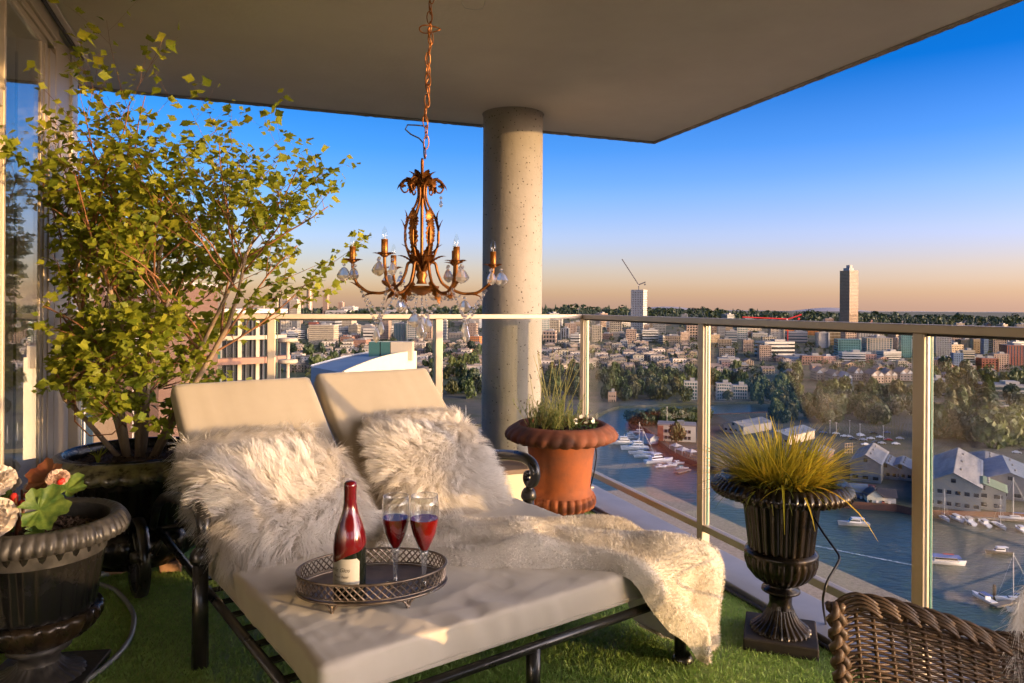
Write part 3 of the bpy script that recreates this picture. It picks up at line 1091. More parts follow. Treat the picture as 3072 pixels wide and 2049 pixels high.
# ================================================================== lavender and white flowers in the terracotta urn
M_lav = leafmat('lavender_leaf', (0.13, 0.19, 0.05), (0.26, 0.30, 0.10), 0.35, 10.0)
M_lavstem = leafmat('lavender_stem', (0.22, 0.23, 0.06), (0.36, 0.33, 0.10), 0.2, 10.0)
M_lavhead = mat('dry_lavender_head', (0.10, 0.055, 0.055), 0.9)
M_white = mat('white_petal', (0.78, 0.76, 0.68), 0.6, sub=0.0)
lav = thing('lavender', 'wispy lavender with thin upright stems in the terracotta urn', 'plant', CU + Vector((0, 0, 0.485)))
rg3 = random.Random(9)
m = MB()
st = MB()
for i in range(110):
    a = rg3.uniform(0, 2 * pi)
    q = 0.14 * math.sqrt(rg3.random())
    b = Vector((q * math.cos(a) - 0.05, q * math.sin(a), 0))
    d = Vector((rg3.gauss(0, .28), rg3.gauss(0, .28), 1)).normalized()
    L = rg3.uniform(0.09, 0.21)
    e = b + d * L
    st.tube([b, b.lerp(e, .5) + Vector((rg3.gauss(0, .008), rg3.gauss(0, .008), 0)), e], [.0018, .0014, .0008], 4)
    for j in range(20):
        f = rg3.uniform(0.05, 0.95)
        p = b.lerp(e, f)
        a2 = rg3.uniform(0, 2 * pi)
        ll = rg3.uniform(.018, .036) * (1.1 - .4 * f)
        dd = Vector((math.cos(a2) * .7, math.sin(a2) * .7, .75)).normalized()
        s = Vector((-math.sin(a2), math.cos(a2), 0)) * .0016
        m.add([p - s, p + s, p + dd * ll * .6 + s * .9, p + dd * ll, p + dd * ll * .6 - s * .9], [(0, 1, 2, 3, 4)])
o = m.obj('foliage', M_lav, lav)
o['kind'] = 'stuff'
st.obj('stems', M_lavstem, lav)
for i in range(26):
    a = rg3.uniform(0, 2 * pi)
    q = 0.09 * math.sqrt(rg3.random())
    b = Vector((q * math.cos(a) - 0.04, q * math.sin(a), 0.02))
    d = Vector((rg3.gauss(0.04, .22), rg3.gauss(0, .22), 1)).normalized()
    e = b + d * rg3.uniform(0.28, 0.44)
    s1 = MB()
    s1.tube([b, b.lerp(e, .5) + Vector((rg3.gauss(0, .012), rg3.gauss(0, .012), 0)), e], [.0016, .0013, .001], 4)
    so_ = s1.obj('flower_stem', M_lavstem, lav)
    if i % 3 == 0:
        h = MB()
        for j in range(4):
            h.ball(e - d * .007 * j + Vector((rg3.gauss(0, .002), rg3.gauss(0, .002), 0)), .0036, 5, 4)
        h.obj('flower_head', M_lavhead, so_)
vio = thing('white_flowers', 'low clump of small white flowers at the rim of the terracotta urn', 'flowers', CU + Vector((0.115, -0.06, 0.485)))
m = MB()
for i in range(240):
    a, q = rg3.uniform(0, 2 * pi), 0.085 * math.sqrt(rg3.random())
    p = Vector((q * math.cos(a), q * math.sin(a) * 1.1, rg3.uniform(.0, .055)))
    fm = Matrix.Rotation(rg3.uniform(0, 6.3), 3, 'Z') @ Matrix.Rotation(rg3.uniform(-.8, .8), 3, 'X')
    ll = rg3.uniform(.008, .017)
    m.add([p + fm @ Vector(v) * ll for v in ((0, 0, 0), (.45, .5, .1), (0, 1.1, 0), (-.45, .5, .1))], [(0, 1, 2, 3)])
o = m.obj('foliage', leafmat('low_green_leaf', (0.05, 0.11, 0.02), (0.10, 0.17, 0.03), .3, 20), vio)
o['kind'] = 'stuff'
for i in range(15):
    a, q = rg3.uniform(-2.8, .3), 0.08 * math.sqrt(rg3.random())
    p = Vector((q * math.cos(a), q * math.sin(a), rg3.uniform(.05, .085)))
    m = MB()
    fm = Matrix.Rotation(rg3.uniform(0, 6.3), 3, 'Z') @ Matrix.Rotation(rg3.uniform(.5, 1.3), 3, 'X')
    for j in range(5):
        r_ = Matrix.Rotation(j * 2 * pi / 5, 3, 'Z')
        m.add([fm @ (r_ @ Vector(v)) * .011 for v in ((0, 0, 0), (.5, .55, .12), (.25, 1.05, .05), (-.25, 1.05, .05), (-.5, .55, .12))], [(0, 1, 2, 3, 4)])
    m.obj('flower', M_white, vio, p)

# ================================================================== begonias
M_beg = leafmat('begonia_leaf', (0.045, 0.115, 0.015), (0.22, 0.30, 0.05), 0.35, 42.0)
M_begred = leafmat('red_begonia_leaf', (0.16, 0.035, 0.015), (0.22, 0.10, 0.03), 0.4, 18.0)
M_petal = mat('cream_petal', (0.74, 0.63, 0.50), 0.6, c2=(0.80, 0.72, 0.62), scale=30)
M_pink = mat('blush_petal', (0.68, 0.42, 0.30), 0.6, c2=(0.76, 0.58, 0.44), scale=30)
M_redp = mat('red_bud', (0.55, 0.03, 0.02), 0.5)
beg = thing('begonia', 'begonia with ruffled cream blooms and lobed green leaves in the left urn', 'plant', LU + Vector((0, 0, 0.462)))
def bloom(p, r, mt, seed, up):
    g = random.Random(seed)
    bl_ = None
    rot = Vector((0, 0, 1)).rotation_difference(Vector(up).normalized()).to_matrix()
    o0 = None
    for ring in range(7):
        k_ = 5 + ring
        rr = r * (0.30 + 0.125 * ring)
        cup = 1.35 - 0.20 * ring
        m = MB()
        for j in range(k_):
            a = 2 * pi * (j + g.random() * .5) / k_
            wv = [g.uniform(-.45, .45) for _ in range(9)]
            def pf(u, v, a=a, wv=wv):
                ang_ = a + (v - .5) * 2 * pi / k_ * 1.7 * (0.3 + .9 * u)
                rad = rr * u
                z = math.sin(cup) * rr * u * 0.9 + wv[int(v * 8)] * r * .34 * u * u - 0.06 * r * ring
                return rot @ Vector((math.cos(ang_) * rad * (0.45 + .6 * math.cos(cup)), math.sin(ang_) * rad * (0.45 + .6 * math.cos(cup)), z))
            m.grid(pf, 4, 8)
        if ring == 0:
            bl_ = m.obj('bloom', mt, beg, p, smooth=True)
        else:
            m.obj('petal_ring', mt, bl_, smooth=True)
bloom((-0.055, -0.125, 0.075), 0.055, M_petal, 1, (0.1, -0.85, 0.5))
bloom((-0.125, -0.02, 0.16), 0.052, M_petal, 2, (0.2, -0.6, 0.7))
bloom((0.055, -0.005, 0.165), 0.030, M_pink, 3, (0.2, -0.5, 0.8))
bloom((-0.04, 0.02, 0.13), 0.026, M_petal, 4, (-0.2, -0.5, 0.8))
bloom((-0.15, 0.06, 0.12), 0.040, M_petal, 6, (-0.2, -0.4, 0.8))
def bleaf(p, r, mt, up, spin, seed):
    g = random.Random(seed)
    rot = Vector((0, 0, 1)).rotation_difference(Vector(up).normalized()).to_matrix() @ Matrix.Rotation(spin, 3, 'Z')
    ph = g.uniform(0, 6)
    m = MB()
    def pf(u, v):
        a = (v - .5) * 2 * pi * 0.94
        rad = r * u * (1 + .13 * math.cos(6 * a + ph) + .05 * math.cos(17 * a)) * (1.0 + .25 * math.cos(a))
        z = .035 * r * math.cos(9 * a) * u + .30 * r * u * u * (1 if seed % 2 else -.6)
        return rot @ Vector((math.cos(a) * rad, math.sin(a) * rad, z))
    m.grid(pf, 5, 60)
    return m.obj('leaf', mt, beg, p, smooth=True)
bleaf((0.050, -0.080, 0.085), 0.062, M_beg, (0.25, -0.85, 0.55), 0.4, 1)
bleaf((0.085, -0.01, 0.125), 0.045, M_beg, (0.3, -0.5, 0.8), 1.6, 3)
bleaf((-0.09, -0.05, 0.08), 0.05, M_beg, (-0.2, -0.6, 0.7), 2.6, 5)
bleaf((-0.12, -0.10, 0.05), 0.05, M_beg, (-0.3, -0.6, 0.7), 2.0, 7)
bleaf((-0.02, 0.06, 0.10), 0.05, M_beg, (0, 0.2, 0.9), 1.0, 9)
bleaf((0.015, 0.01, 0.150), 0.050, M_begred, (-0.1, -0.75, 0.55), 2.2, 11)
bleaf((0.05, -0.11, 0.03), 0.024, M_beg, (0.3, -0.6, 0.8), 0.3, 13)
for p, s in (((-0.02, -0.06, 0.105), .016), ((-0.045, -0.075, .095), .014), ((0.0, -0.05, .115), .013), ((0.075, -0.02, 0.155), .011)):
    m = MB()
    for j in range(3):
        m.ball((rg3.gauss(0, s * .5), rg3.gauss(0, s * .5), rg3.gauss(0, s * .3)), s * .8, 7, 5, (1, .6, 1))
    m.obj('red_bud', M_redp, beg, p, smooth=True)
for i in range(7):
    a = i * .9
    m = MB()
    m.tube([(0.03 * math.cos(a) - .03, 0.03 * math.sin(a) - .03, -0.02), (0.05 * math.cos(a), 0.05 * math.sin(a) - .03, 0.05), (0.07 * math.cos(a), .07 * math.sin(a) - .02, 0.12)], [.006, .005, .003], 6)
    m.obj('stalk', M_begred if i % 2 else M_beg, beg, smooth=True)
# ================================================================== daybed
M_black = mat('black_cast_metal', (0.010, 0.010, 0.010), 0.25, c2=(0.022, 0.020, 0.018), scale=12, rough2=0.42, bump=0.15, bscale=60, bdist=0.002, coat=0.4)
CB = Vector((-0.421, 1.633, 0.0))
CR = R(36.5)
CW = Vector((math.cos(CR), math.sin(CR), 0))
CL = Vector((-math.sin(CR), math.cos(CR), 0))
def cb(x, y, z):
    return CB + CW * x + CL * y + Vector((0, 0, z))
FZ = 0.222
t = thing('daybed', 'double daybed frame in glossy black metal with scrolled arms and wheels', 'daybed', CB, CR)
m = MB()
for x in (-0.022, 1.222):
    m.tube([(x, -0.01, FZ), (x, 1.70, FZ)], 0.014, 8)
m.obj('side_rail', M_black, t, smooth=True)
m = MB()
m.tube([(-0.022, -0.012, FZ), (1.222, -0.012, FZ)], 0.014, 8)
m.obj('front_rail', M_black, t, smooth=True)
m = MB()
m.tube([(-0.022, 1.70, FZ), (1.222, 1.70, FZ)], 0.013, 8)
m.obj('rear_rail', M_black, t, smooth=True)
for i in range(9):
    m = MB()
    m.box((0.6, 0.09 + i * 0.115, FZ + 0.004), (1.23, 0.03, 0.006))
    m.obj('slat', M_black, t)
for x in (-0.02, 0.6, 1.205):
    m = MB()
    m.tube([(x, -0.005, FZ), (x, -0.004, 0.03)], [0.021, 0.019], 10)
    lg = m.obj('leg', M_black, t, smooth=True)
    m = MB()
    m.lathe([(0.034, 0.003), (0.036, 0.010), (0.030, 0.024), (0.020, 0.034)], 16)
    m.obj('foot_cap', M_black, lg, (x + (0.012 if x > 1 else 0), -0.004, 0), smooth=True)
for sx, x in ((-1, -0.055), (1, 1.255)):
    m = MB()
    m.tube([(x, 0.862, 0.004), (x, 0.862, 0.34)], [0.026, 0.024], 12)
    m.obj('arm_post', M_black, t, smooth=True)
    m = MB()
    m.lathe([(0.03, 0), (0.034, 0.012), (0.030, 0.03), (0.02, 0.045), (0.0, 0.05)], 14)
    m.obj('post_knob', M_black, t, (x, 0.862, 0.335), smooth=True)
    # scrolled arm: rises from the rear rail, runs forward, curls down into a volute
    pts = [(x, 1.62, 0.25), (x, 1.55, 0.36), (x, 1.40, 0.43), (x, 1.20, 0.465), (x, 1.02, 0.495), (x, 0.90, 0.508), (x, 0.835, 0.490), (x, 0.812, 0.450), (x, 0.826, 0.408), (x, 0.860, 0.395), (x, 0.884, 0.415), (x, 0.878, 0.440), (x, 0.858, 0.442)]
    sm = []
    for a, b in zip(pts, pts[1:]):
        for k_ in range(4):
            sm.append(Vector(a).lerp(Vector(b), k_ / 4))
    sm.append(Vector(pts[-1]))
    for _ in range(3):
        sm = [sm[0]] + [(sm[i - 1] + sm[i] * 2 + sm[i + 1]) / 4 for i in range(1, len(sm) - 1)] + [sm[-1]]
    m = MB()
    nn = len(sm)
    m.tube(sm, [0.014 + 0.009 * math.sin(pi * min(1, i / (nn * .85))) for i in range(nn)], 10)
    m.obj('scroll_arm', M_black, t, smooth=True)
    m = MB()
    m.tube([(x, 0.862, 0.33), (x, 0.856, 0.40)], 0.016, 8)
    m.obj('arm_strut', M_black, t, smooth=True)
    # wheel
    m = MB()
    m.lathe([(0.132, -0.016), (0.150, -0.020), (0.154, 0.0), (0.150, 0.020), (0.132, 0.016), (0.132, -0.016)], 48, cap=False)
    wx_ = x - 0.055 if sx < 0 else x + 0.055
    wh = m.obj('wheel', M_black, t, (wx_, 1.60, 0.155), smooth=True, rot=(0, pi / 2, 0))
    m = MB()
    m.lathe([(0.022, -0.028), (0.026, 0), (0.022, 0.028)], 14)
    m.obj('hub', M_black, wh, smooth=True)
    for k_ in range(6):
        a = k_ * pi / 3
        m = MB()
        m.tube([(0.02 * math.cos(a), 0.02 * math.sin(a), 0), (0.135 * math.cos(a), 0.135 * math.sin(a), 0)], 0.007, 6)
        m.obj('spoke', M_black, wh)
    m = MB()
    m.tube([(x, 1.60, 0.155), (wx_, 1.60, 0.155)], 0.012, 8)
    m.tube([(x + (0.033 if sx < 0 else -0.033), 1.60, 0.222), (x, 1.60, 0.155)], 0.012, 8)
    m.obj('axle', M_black, t, smooth=True)
BA = math.atan2(0.485, 0.58)
for x0 in (0.015, 0.615):
    # adjustable back: bowed top bar and two stiles
    m = MB()
    pts = [(x0 + 0.03 + 0.51 * u, 1.03 + (0.80 + 0.05 * math.sin(pi * u)) * math.cos(BA) + .075 * math.sin(BA) * 0, 0.262 + (0.80 + 0.05 * math.sin(pi * u)) * math.sin(BA)) for u in [i / 12 for i in range(13)]]
    m.tube(pts, 0.012, 8)
    for u in (0, 12):
        m.tube([(pts[u][0], 1.03, 0.235), pts[u]], 0.011, 8)
    bk = m.obj('back_frame', M_black, t, smooth=True)
    m = MB()
    n = 12
    m.grid(lambda u, v: (pts[int(u * n)][0], 1.03 + (pts[int(u * n)][1] - 1.03) * v, 0.240 + (pts[int(u * n)][2] - 0.240) * v), n, 1)
    m.obj('back_panel', M_black, bk)

# ------------------------------------------------------------------ soft goods
def fabric(name, c, c2, wr=0.5, scale=9.0, stretch=(1, 1, 1)):
    m = mat(name, c, 0.85, c2=c2, scale=3.0, sheen=0.25, bump=0.35, bscale=700, bdist=0.0008)
    n = m.node_tree
    b = n.nodes[m['b']]
    old = b.inputs['Normal'].links[0].from_node
    tc = n.nodes.new('ShaderNodeTexCoord')
    mp = n.nodes.new('ShaderNodeMapping')
    mp.inputs['Scale'].default_value = stretch
    n.links.new(tc.outputs['Object'], mp.inputs[0])
    nz = n.nodes.new('ShaderNodeTexNoise')
    nz.noise_type = 'RIDGED_MULTIFRACTAL'
    nz.inputs['Scale'].default_value = scale
    nz.inputs['Detail'].default_value = 2.5
    nz.inputs['Distortion'].default_value = 0.9
    n.links.new(mp.outputs[0], nz.inputs['Vector'])
    b2 = n.nodes.new('ShaderNodeBump')
    b2.inputs['Strength'].default_value = wr
    b2.inputs['Distance'].default_value = 0.010
    n.links.new(nz.outputs['Fac'], b2.inputs['Height'])
    n.links.new(old.outputs[0], b2.inputs['Normal'])
    n.links.new(b2.outputs[0], b.inputs['Normal'])
    return m
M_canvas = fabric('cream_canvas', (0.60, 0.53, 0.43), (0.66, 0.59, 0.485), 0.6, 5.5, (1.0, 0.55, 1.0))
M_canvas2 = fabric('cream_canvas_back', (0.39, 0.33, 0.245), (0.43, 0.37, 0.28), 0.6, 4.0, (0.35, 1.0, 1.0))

def softbox(half, r, n, disp):
    """rounded box; disp(p, normal) -> offset along the normal"""
    bm = bmesh.new()
    hx, hy, hz = half
    res = (max(2, int(hx * 2 * n)), max(2, int(hy * 2 * n)), max(2, int(hz * 2 * n)))
    for ax in range(3):
        for sg in (-1, 1):
            i, j = [k_ for k_ in range(3) if k_ != ax]
            nu, nv = res[i], res[j]
            vs = []
            for u in range(nu + 1):
                for v in range(nv + 1):
                    p = [0, 0, 0]
                    p[ax] = sg * half[ax]
                    p[i] = (-1 + 2 * u / nu) * half[i]
                    p[j] = (-1 + 2 * v / nv) * half[j]
                    inner = Vector([max(-(h - r), min(h - r, q)) for q, h in zip(p, half)])
                    d = Vector(p) - inner
                    d.normalize()
                    vs.append(bm.verts.new(inner + d * r))
            for u in range(nu):
                for v in range(nv):
                    a = u * (nv + 1) + v
                    q = [vs[a], vs[a + nv + 1], vs[a + nv + 2], vs[a + 1]]
                    c = (sg > 0) == (ax != 1)
                    bm.faces.new(q if c else q[::-1])
    bmesh.ops.remove_doubles(bm, verts=bm.verts, dist=0.0005)
    bm.normal_update()
    off = [(v, v.normal.copy(), disp(v.co, v.normal)) for v in bm.verts]
    for v, nn_, d in off:
        v.co += nn_ * d
    return bm

def bm_obj(bm, name, m, parent=None, loc=(0, 0, 0), rot=(0, 0, 0)):
    me = bpy.data.meshes.new(name)
    bm.to_mesh(me)
    bm.free()
    me.polygons.foreach_set('use_smooth', [True] * len(me.polygons))
    me.materials.append(m)
    return place(bpy.data.objects.new(name, me), parent, loc, 0, rot)

def mat_disp(p, n_):
    w_ = 0.0
    if n_.z > 0.3:       # top: sags and drawn creases
        w_ = 0.004 * n3(p.x * 2.2, p.y * 2.6, 1) + 0.006 * (0.35 - abs(n3(p.x * 2.6 + p.y * 3, p.y * 7.5 - p.x * 2, 4))) * (.5 + n3(p.x * 1.5, p.y * 1.5, 6)) - 0.003 * max(0, .18 - abs(n3(p.x * 5.5 - p.y * 3, p.y * 4.5 + p.x * 4, 14))) * 2 + 0.011 * max(0, .10 - abs(n3(p.x * 4.5 + p.y * 7, p.y * 5 - p.x * 8, 24))) * 2 + 0.010 * max(0, .09 - abs(n3(p.x * 2.5 - p.y * 9, p.y * 3 + p.x * 5, 44))) * 2 + 0.002 * n3(p.x * 9, p.y * 14, 8)
        e = 0.525 + p.y     # distance from the foot edge
        if e < 0.16:
            w_ += 0.004 * math.sin(p.x * 46 + 3 * n3(p.x * 5, 1, 1)) * (1 - e / .16) * (0.5 + n3(p.x * 3, 9, 1))
    elif abs(n_.z) < 0.5:
        w_ = 0.008 * n3(p.x * 6, p.y * 6, p.z * 3) + 0.006 * n3(p.x * 19 + p.z * 9, p.y * 19, p.z * 5)
        if abs(p.z + 0.03) < 0.004:
            w_ -= 0.003
    return w_
bm = softbox((0.605, 0.54, 0.047), 0.016, 90, mat_disp)
mt = bm_obj(bm, 'mattress', M_canvas, None, cb(0.60, 0.530, 0.296), (0, 0, CR))
tag(mt, 'wide cream canvas mattress with drawn creases lying on the daybed', 'mattress')

m = MB()
m.tube([(-.60 + i * .04, -.5405 - .004 * n3(i * .3, 1, 1), -.030 + .002 * n3(i * .5, 2, 2)) for i in range(31)], .0016, 4)
m.obj('seam', M_canvas, mt)
m = MB()
m.tube([(-.6055, -.52 + i * .04, -.030) for i in range(27)], .0016, 4)
m.obj('seam', M_canvas, mt)
def back_disp(seed):
    def f(p, n_):
        w_ = 0.0
        if n_.z > 0.3:
            w_ = 0.012 * (1 - (p.x / .29) ** 2) * (1 - (p.y / .38) ** 2)
            w_ += 0.0025 * abs(n3(p.x * 16 + seed, p.y * 2.0, seed)) * 2 + 0.003 * n3(p.x * 4, p.y * 4, seed)
        else:
            w_ = 0.003 * n3(p.x * 9, p.y * 9, seed + p.z * 6)
        return w_
    return f
cushs = []
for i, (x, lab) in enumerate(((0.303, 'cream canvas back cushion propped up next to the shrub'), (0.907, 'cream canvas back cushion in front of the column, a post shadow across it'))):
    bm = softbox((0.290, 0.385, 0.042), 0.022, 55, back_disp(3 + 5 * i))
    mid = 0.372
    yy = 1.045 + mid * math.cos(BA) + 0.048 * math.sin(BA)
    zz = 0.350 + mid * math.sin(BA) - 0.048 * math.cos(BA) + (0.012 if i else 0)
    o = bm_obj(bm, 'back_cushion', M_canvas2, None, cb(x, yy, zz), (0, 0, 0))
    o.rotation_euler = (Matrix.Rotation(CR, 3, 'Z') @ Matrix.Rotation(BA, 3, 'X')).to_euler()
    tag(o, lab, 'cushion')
    cushs.append(o)

# --- fur pillows
M_fur = leafmat('long_cream_fur', (0.78, 0.73, 0.66), (0.92, 0.89, 0.84), 0.35, 5.0, rough=0.5)
M_furskin = mat('fur_backing', (0.62, 0.56, 0.48), 0.95)
def ribbons(P, N, D, L, Wd, seg, curl, name, m, parent, gravity):
    """strands as thin ribbons: root P, start direction D, length L"""
    k = len(P)
    side = np.cross(D, N)
    ln = np.linalg.norm(side, axis=1, keepdims=True)
    side = np.where(ln > 1e-4, side / np.maximum(ln, 1e-4), np.array([[1, 0, 0]]))
    V = np.zeros((k, seg + 1, 2, 3))
    p = P.copy()
    d = D.copy()
    for s in range(seg + 1):
        w_ = (Wd * (1 - 0.85 * s / seg))[:, None]
        V[:, s, 0] = p - side * w_
        V[:, s, 1] = p + side * w_
        p = p + d * (L / seg)[:, None]
        d = d + gravity * (1.0 / seg) + curl * (1.0 / seg)
        d /= np.linalg.norm(d, axis=1, keepdims=True)
    idx = np.arange(k * (seg + 1) * 2).reshape(k, seg + 1, 2)
    Fq = np.stack([idx[:, :-1, 0], idx[:, :-1, 1], idx[:, 1:, 1], idx[:, 1:, 0]], -1).reshape(-1, 4)
    o = bpy.data.objects.new(name, np_mesh(name, V.reshape(-1, 3), Fq, m, True))
    o.parent = parent
    col.objects.link(o)
    o['kind'] = 'stuff'
    return o

def fur_pillow(label, loc, rot, half, count, L, seed, group=None):
    hx, hy, hz = half
    def surf(u, v, s):
        x, y = -1 + 2 * u, -1 + 2 * v
        k_ = max(0.0, (1 - abs(x) ** 2.6)) ** 0.5 * max(0.0, (1 - abs(y) ** 2.6)) ** 0.5
        pinch = 1 - 0.07 * (abs(x * y))
        return Vector((x * hx * pinch, y * hy * pinch, s * hz * k_))
    m = MB()
    m.grid(lambda u, v: surf(u, v, 1), 20, 20)
    m.grid(lambda u, v: surf(u, 1 - v, -1), 20, 20)
    o = m.obj('fur_pillow', M_furskin, None, loc, rot=rot, smooth=True)
    tag(o, label, 'pillow')
    rg_ = np.random.default_rng(seed)
    k = count
    u = rg_.uniform(0, 1, k)
    v = rg_.uniform(0, 1, k)
    sg = np.where(rg_.uniform(0, 1, k) < 0.88, 1.0, -1.0)
    X, Y = -1 + 2 * u, -1 + 2 * v
    # push some roots to the seam so the outline is shaggy
    edge = rg_.uniform(0, 1, k) < 0.16
    ax = rg_.integers(0, 2, k)
    X = np.where(edge & (ax == 0), np.sign(X) * rg_.uniform(.94, 1, k), X)
    Y = np.where(edge & (ax == 1), np.sign(Y) * rg_.uniform(.94, 1, k), Y)
    kx = np.clip(1 - np.abs(X) ** 2.6, 0, 1) ** .5
    ky = np.clip(1 - np.abs(Y) ** 2.6, 0, 1) ** .5
    pin = 1 - .07 * np.abs(X * Y)
    P = np.stack([X * hx * pin, Y * hy * pin, sg * hz * kx * ky], 1)
    N = np.stack([X ** 3 * .9, Y ** 3 * .9, sg * (0.25 + kx * ky)], 1)
    N /= np.linalg.norm(N, axis=1, keepdims=True)
    inv = Matrix(o.rotation_euler.to_matrix()).inverted()
    gdir = np.array(inv @ Vector((0, 0, -1)))
    # combed directions: whorls of the nap, clumped in tufts
    clump = np.stack([np.floor((P[:, 0] + .013 * np.sin(P[:, 1] * 90)) / .026), np.floor((P[:, 1] + .013 * np.sin(P[:, 0] * 80)) / .026)], 1)
    h = np.sin(clump[:, 0] * 12.9898 + clump[:, 1] * 78.233 + seed) * 43758.5453
    h = h - np.floor(h)
    h2 = np.sin(clump[:, 0] * 39.346 + clump[:, 1] * 11.135 + seed) * 24634.6345
    h2 = h2 - np.floor(h2)
    sw = 1.5 * np.sin(P[:, 0] * 6.5 + seed) + 1.2 * np.cos(P[:, 1] * 7 + seed * 1.7) + (h - .5) * 1.7
    T = np.stack([np.sin(sw), -np.cos(sw) * .9, np.zeros(k)], 1)
    D = N * (0.55 + .35 * h2)[:, None] + T * 0.75 + rg_.normal(0, .13, (k, 3))
    D /= np.linalg.norm(D, axis=1, keepdims=True)
    Ls = L * rg_.uniform(.6, 1.15, k)
    ribbons(P, N, D, Ls, rg_.uniform(.0006, .0013, k), 4, T * 0.35 + rg_.normal(0, .10, (k, 3)), 'fur', M_fur, o, gdir[None, :] * .75)
    return o
def prot(tilt, yaw=0.0, roll=0.0):
    return (Matrix.Rotation(CR + yaw, 3, 'Z') @ Matrix.Rotation(tilt, 3, 'X') @ Matrix.Rotation(roll, 3, 'Y')).to_euler()
fur_pillow('shaggy cream fur pillow behind another, against the cushion by the shrub', cb(0.22, 1.165, 0.520), prot(R(42), 0.05), (0.275, 0.19, 0.070), 12000, 0.058, 2)
fur_pillow('shaggy cream fur pillow lying in front, nearest the left arm', cb(0.235, 0.90, 0.455), prot(R(40), 0.10), (0.28, 0.235, 0.090), 24000, 0.066, 5)
fur_pillow('plush cream fur pillow half hidden, against the right back cushion', cb(0.93, 1.190, 0.535), prot(R(44), -0.08), (0.25, 0.19, 0.065), 12000, 0.042, 9)
fur_pillow('shaggy cream fur pillow in the sun, in front of the right back cushion', cb(0.875, 0.985, 0.475), prot(R(44), -0.06), (0.25, 0.22, 0.085), 19000, 0.060, 12)

# --- fleece throw spilling over the foot corner
M_fleece = mat('fleece_backing', (0.74, 0.69, 0.61), 0.95, c2=(0.82, 0.77, 0.69), scale=10, bump=0.6, bscale=120, bdist=0.004)
M_pile = leafmat('fleece_pile', (0.76, 0.70, 0.61), (0.93, 0.88, 0.80), 0.2, 16.0)
A0 = Vector((0.46, 0.66))
A1 = Vector((1.25, 0.06))
dirA = (A1 - A0).normalized()
nrmA = Vector((-dirA.y, dirA.x))
LEN = (A1 - A0).length + 0.36
TOP = 0.346
def throw_pt(u, v):
    s = u * LEN
    wid = interp(s, [(0, .24), (.12, .34), (.5, .38), (.75, .46), (1.0, .64), (1.5, .80)])
    tt = (v - .5) * wid
    p = A0 + dirA * s + nrmA * tt
    p.x += .02 * n3(s * 5, v * 4, 2)
    p.y += .03 * n3(s * 4, v * 3, 6)
    fold = 0.5 + 0.5 * math.sin(v * 17 + 2.2 * n3(s * 2.2, v * 1.5, 3) + s * 1.2)
    h = .010 + .056 * fold * (0.75 + .6 * n3(s * 3, v * 2, 9)) + .018 * n3(s * 6, v * 6, 12) + .022 * (1 - abs(2 * v - 1))
    eg = min(1.0, min(v, 1 - v, u * 3.0) * 9)
    h = -.007 + (h + .007) * eg * (2 - eg)
    ex = max(0.0, p.x - 1.212)
    ey = max(0.0, -0.012 - p.y)
    z = TOP + h
    drop = math.hypot(ex, ey)
    if drop > 0:
        out_ = .018 + .020 * fold * min(1, drop * 7) + h * .6
        b = min(1, drop / .05)
        q = Vector((min(p.x, 1.212), max(p.y, -.012)))
        dd = Vector((ex, -ey)).normalized()
        q = q + dd * (out_ * b + min(drop, .03) * .7)
        # pleats while hanging
        q += Vector((-dd.y, dd.x)) * .010 * math.sin(v * 19 + 2) * b + dd * .016 * math.sin(v * 21 + 1.5 * n3(v * 3, s * 2, 7)) * min(1, drop * 5)
        z = z - max(0, drop - .012) * .97 - .006 * b
        p = q
    return (p.x, p.y, max(z, .028 + .01 * fold))
m = MB()
NU, NV = 110, 70
m.grid(throw_pt, NU, NV)
tw = m.obj('throw_blanket', M_fleece, None, CB, CR, smooth=True)
tag(tw, 'cream fleece throw in folds spilling over the foot of the mattress', 'blanket')
rgt = np.random.default_rng(3)
k = 80000
U, Vv = rgt.uniform(0, 1, k), rgt.uniform(0, 1, k)
G = np.array([[throw_pt(i / NU, j / NV) for j in range(NV + 1)] for i in range(NU + 1)])
iu = np.minimum((U * NU).astype(int), NU - 1)
iv = np.minimum((Vv * NV).astype(int), NV - 1)
fu, fv = (U * NU - iu)[:, None], (Vv * NV - iv)[:, None]
P00, P10, P01, P11 = G[iu, iv], G[iu + 1, iv], G[iu, iv + 1], G[iu + 1, iv + 1]
P = P00 * (1 - fu) * (1 - fv) + P10 * fu * (1 - fv) + P01 * (1 - fu) * fv + P11 * fu * fv
N = np.cross(P10 - P00, P01 - P00)
N /= np.maximum(np.linalg.norm(N, axis=1, keepdims=True), 1e-6)
D = N + rgt.normal(0, .45, (k, 3)) + np.stack([np.sin(P[:, 0] * 60) * .4, np.cos(P[:, 1] * 55) * .4, np.zeros(k)], 1)
D /= np.linalg.norm(D, axis=1, keepdims=True)
ribbons(P + N * .003, N, D, rgt.uniform(.006, .012, k), rgt.uniform(.0006, .0012, k), 2, rgt.normal(0, .5, (k, 3)), 'pile', M_pile, tw, np.array([[0, 0, -.3]]))

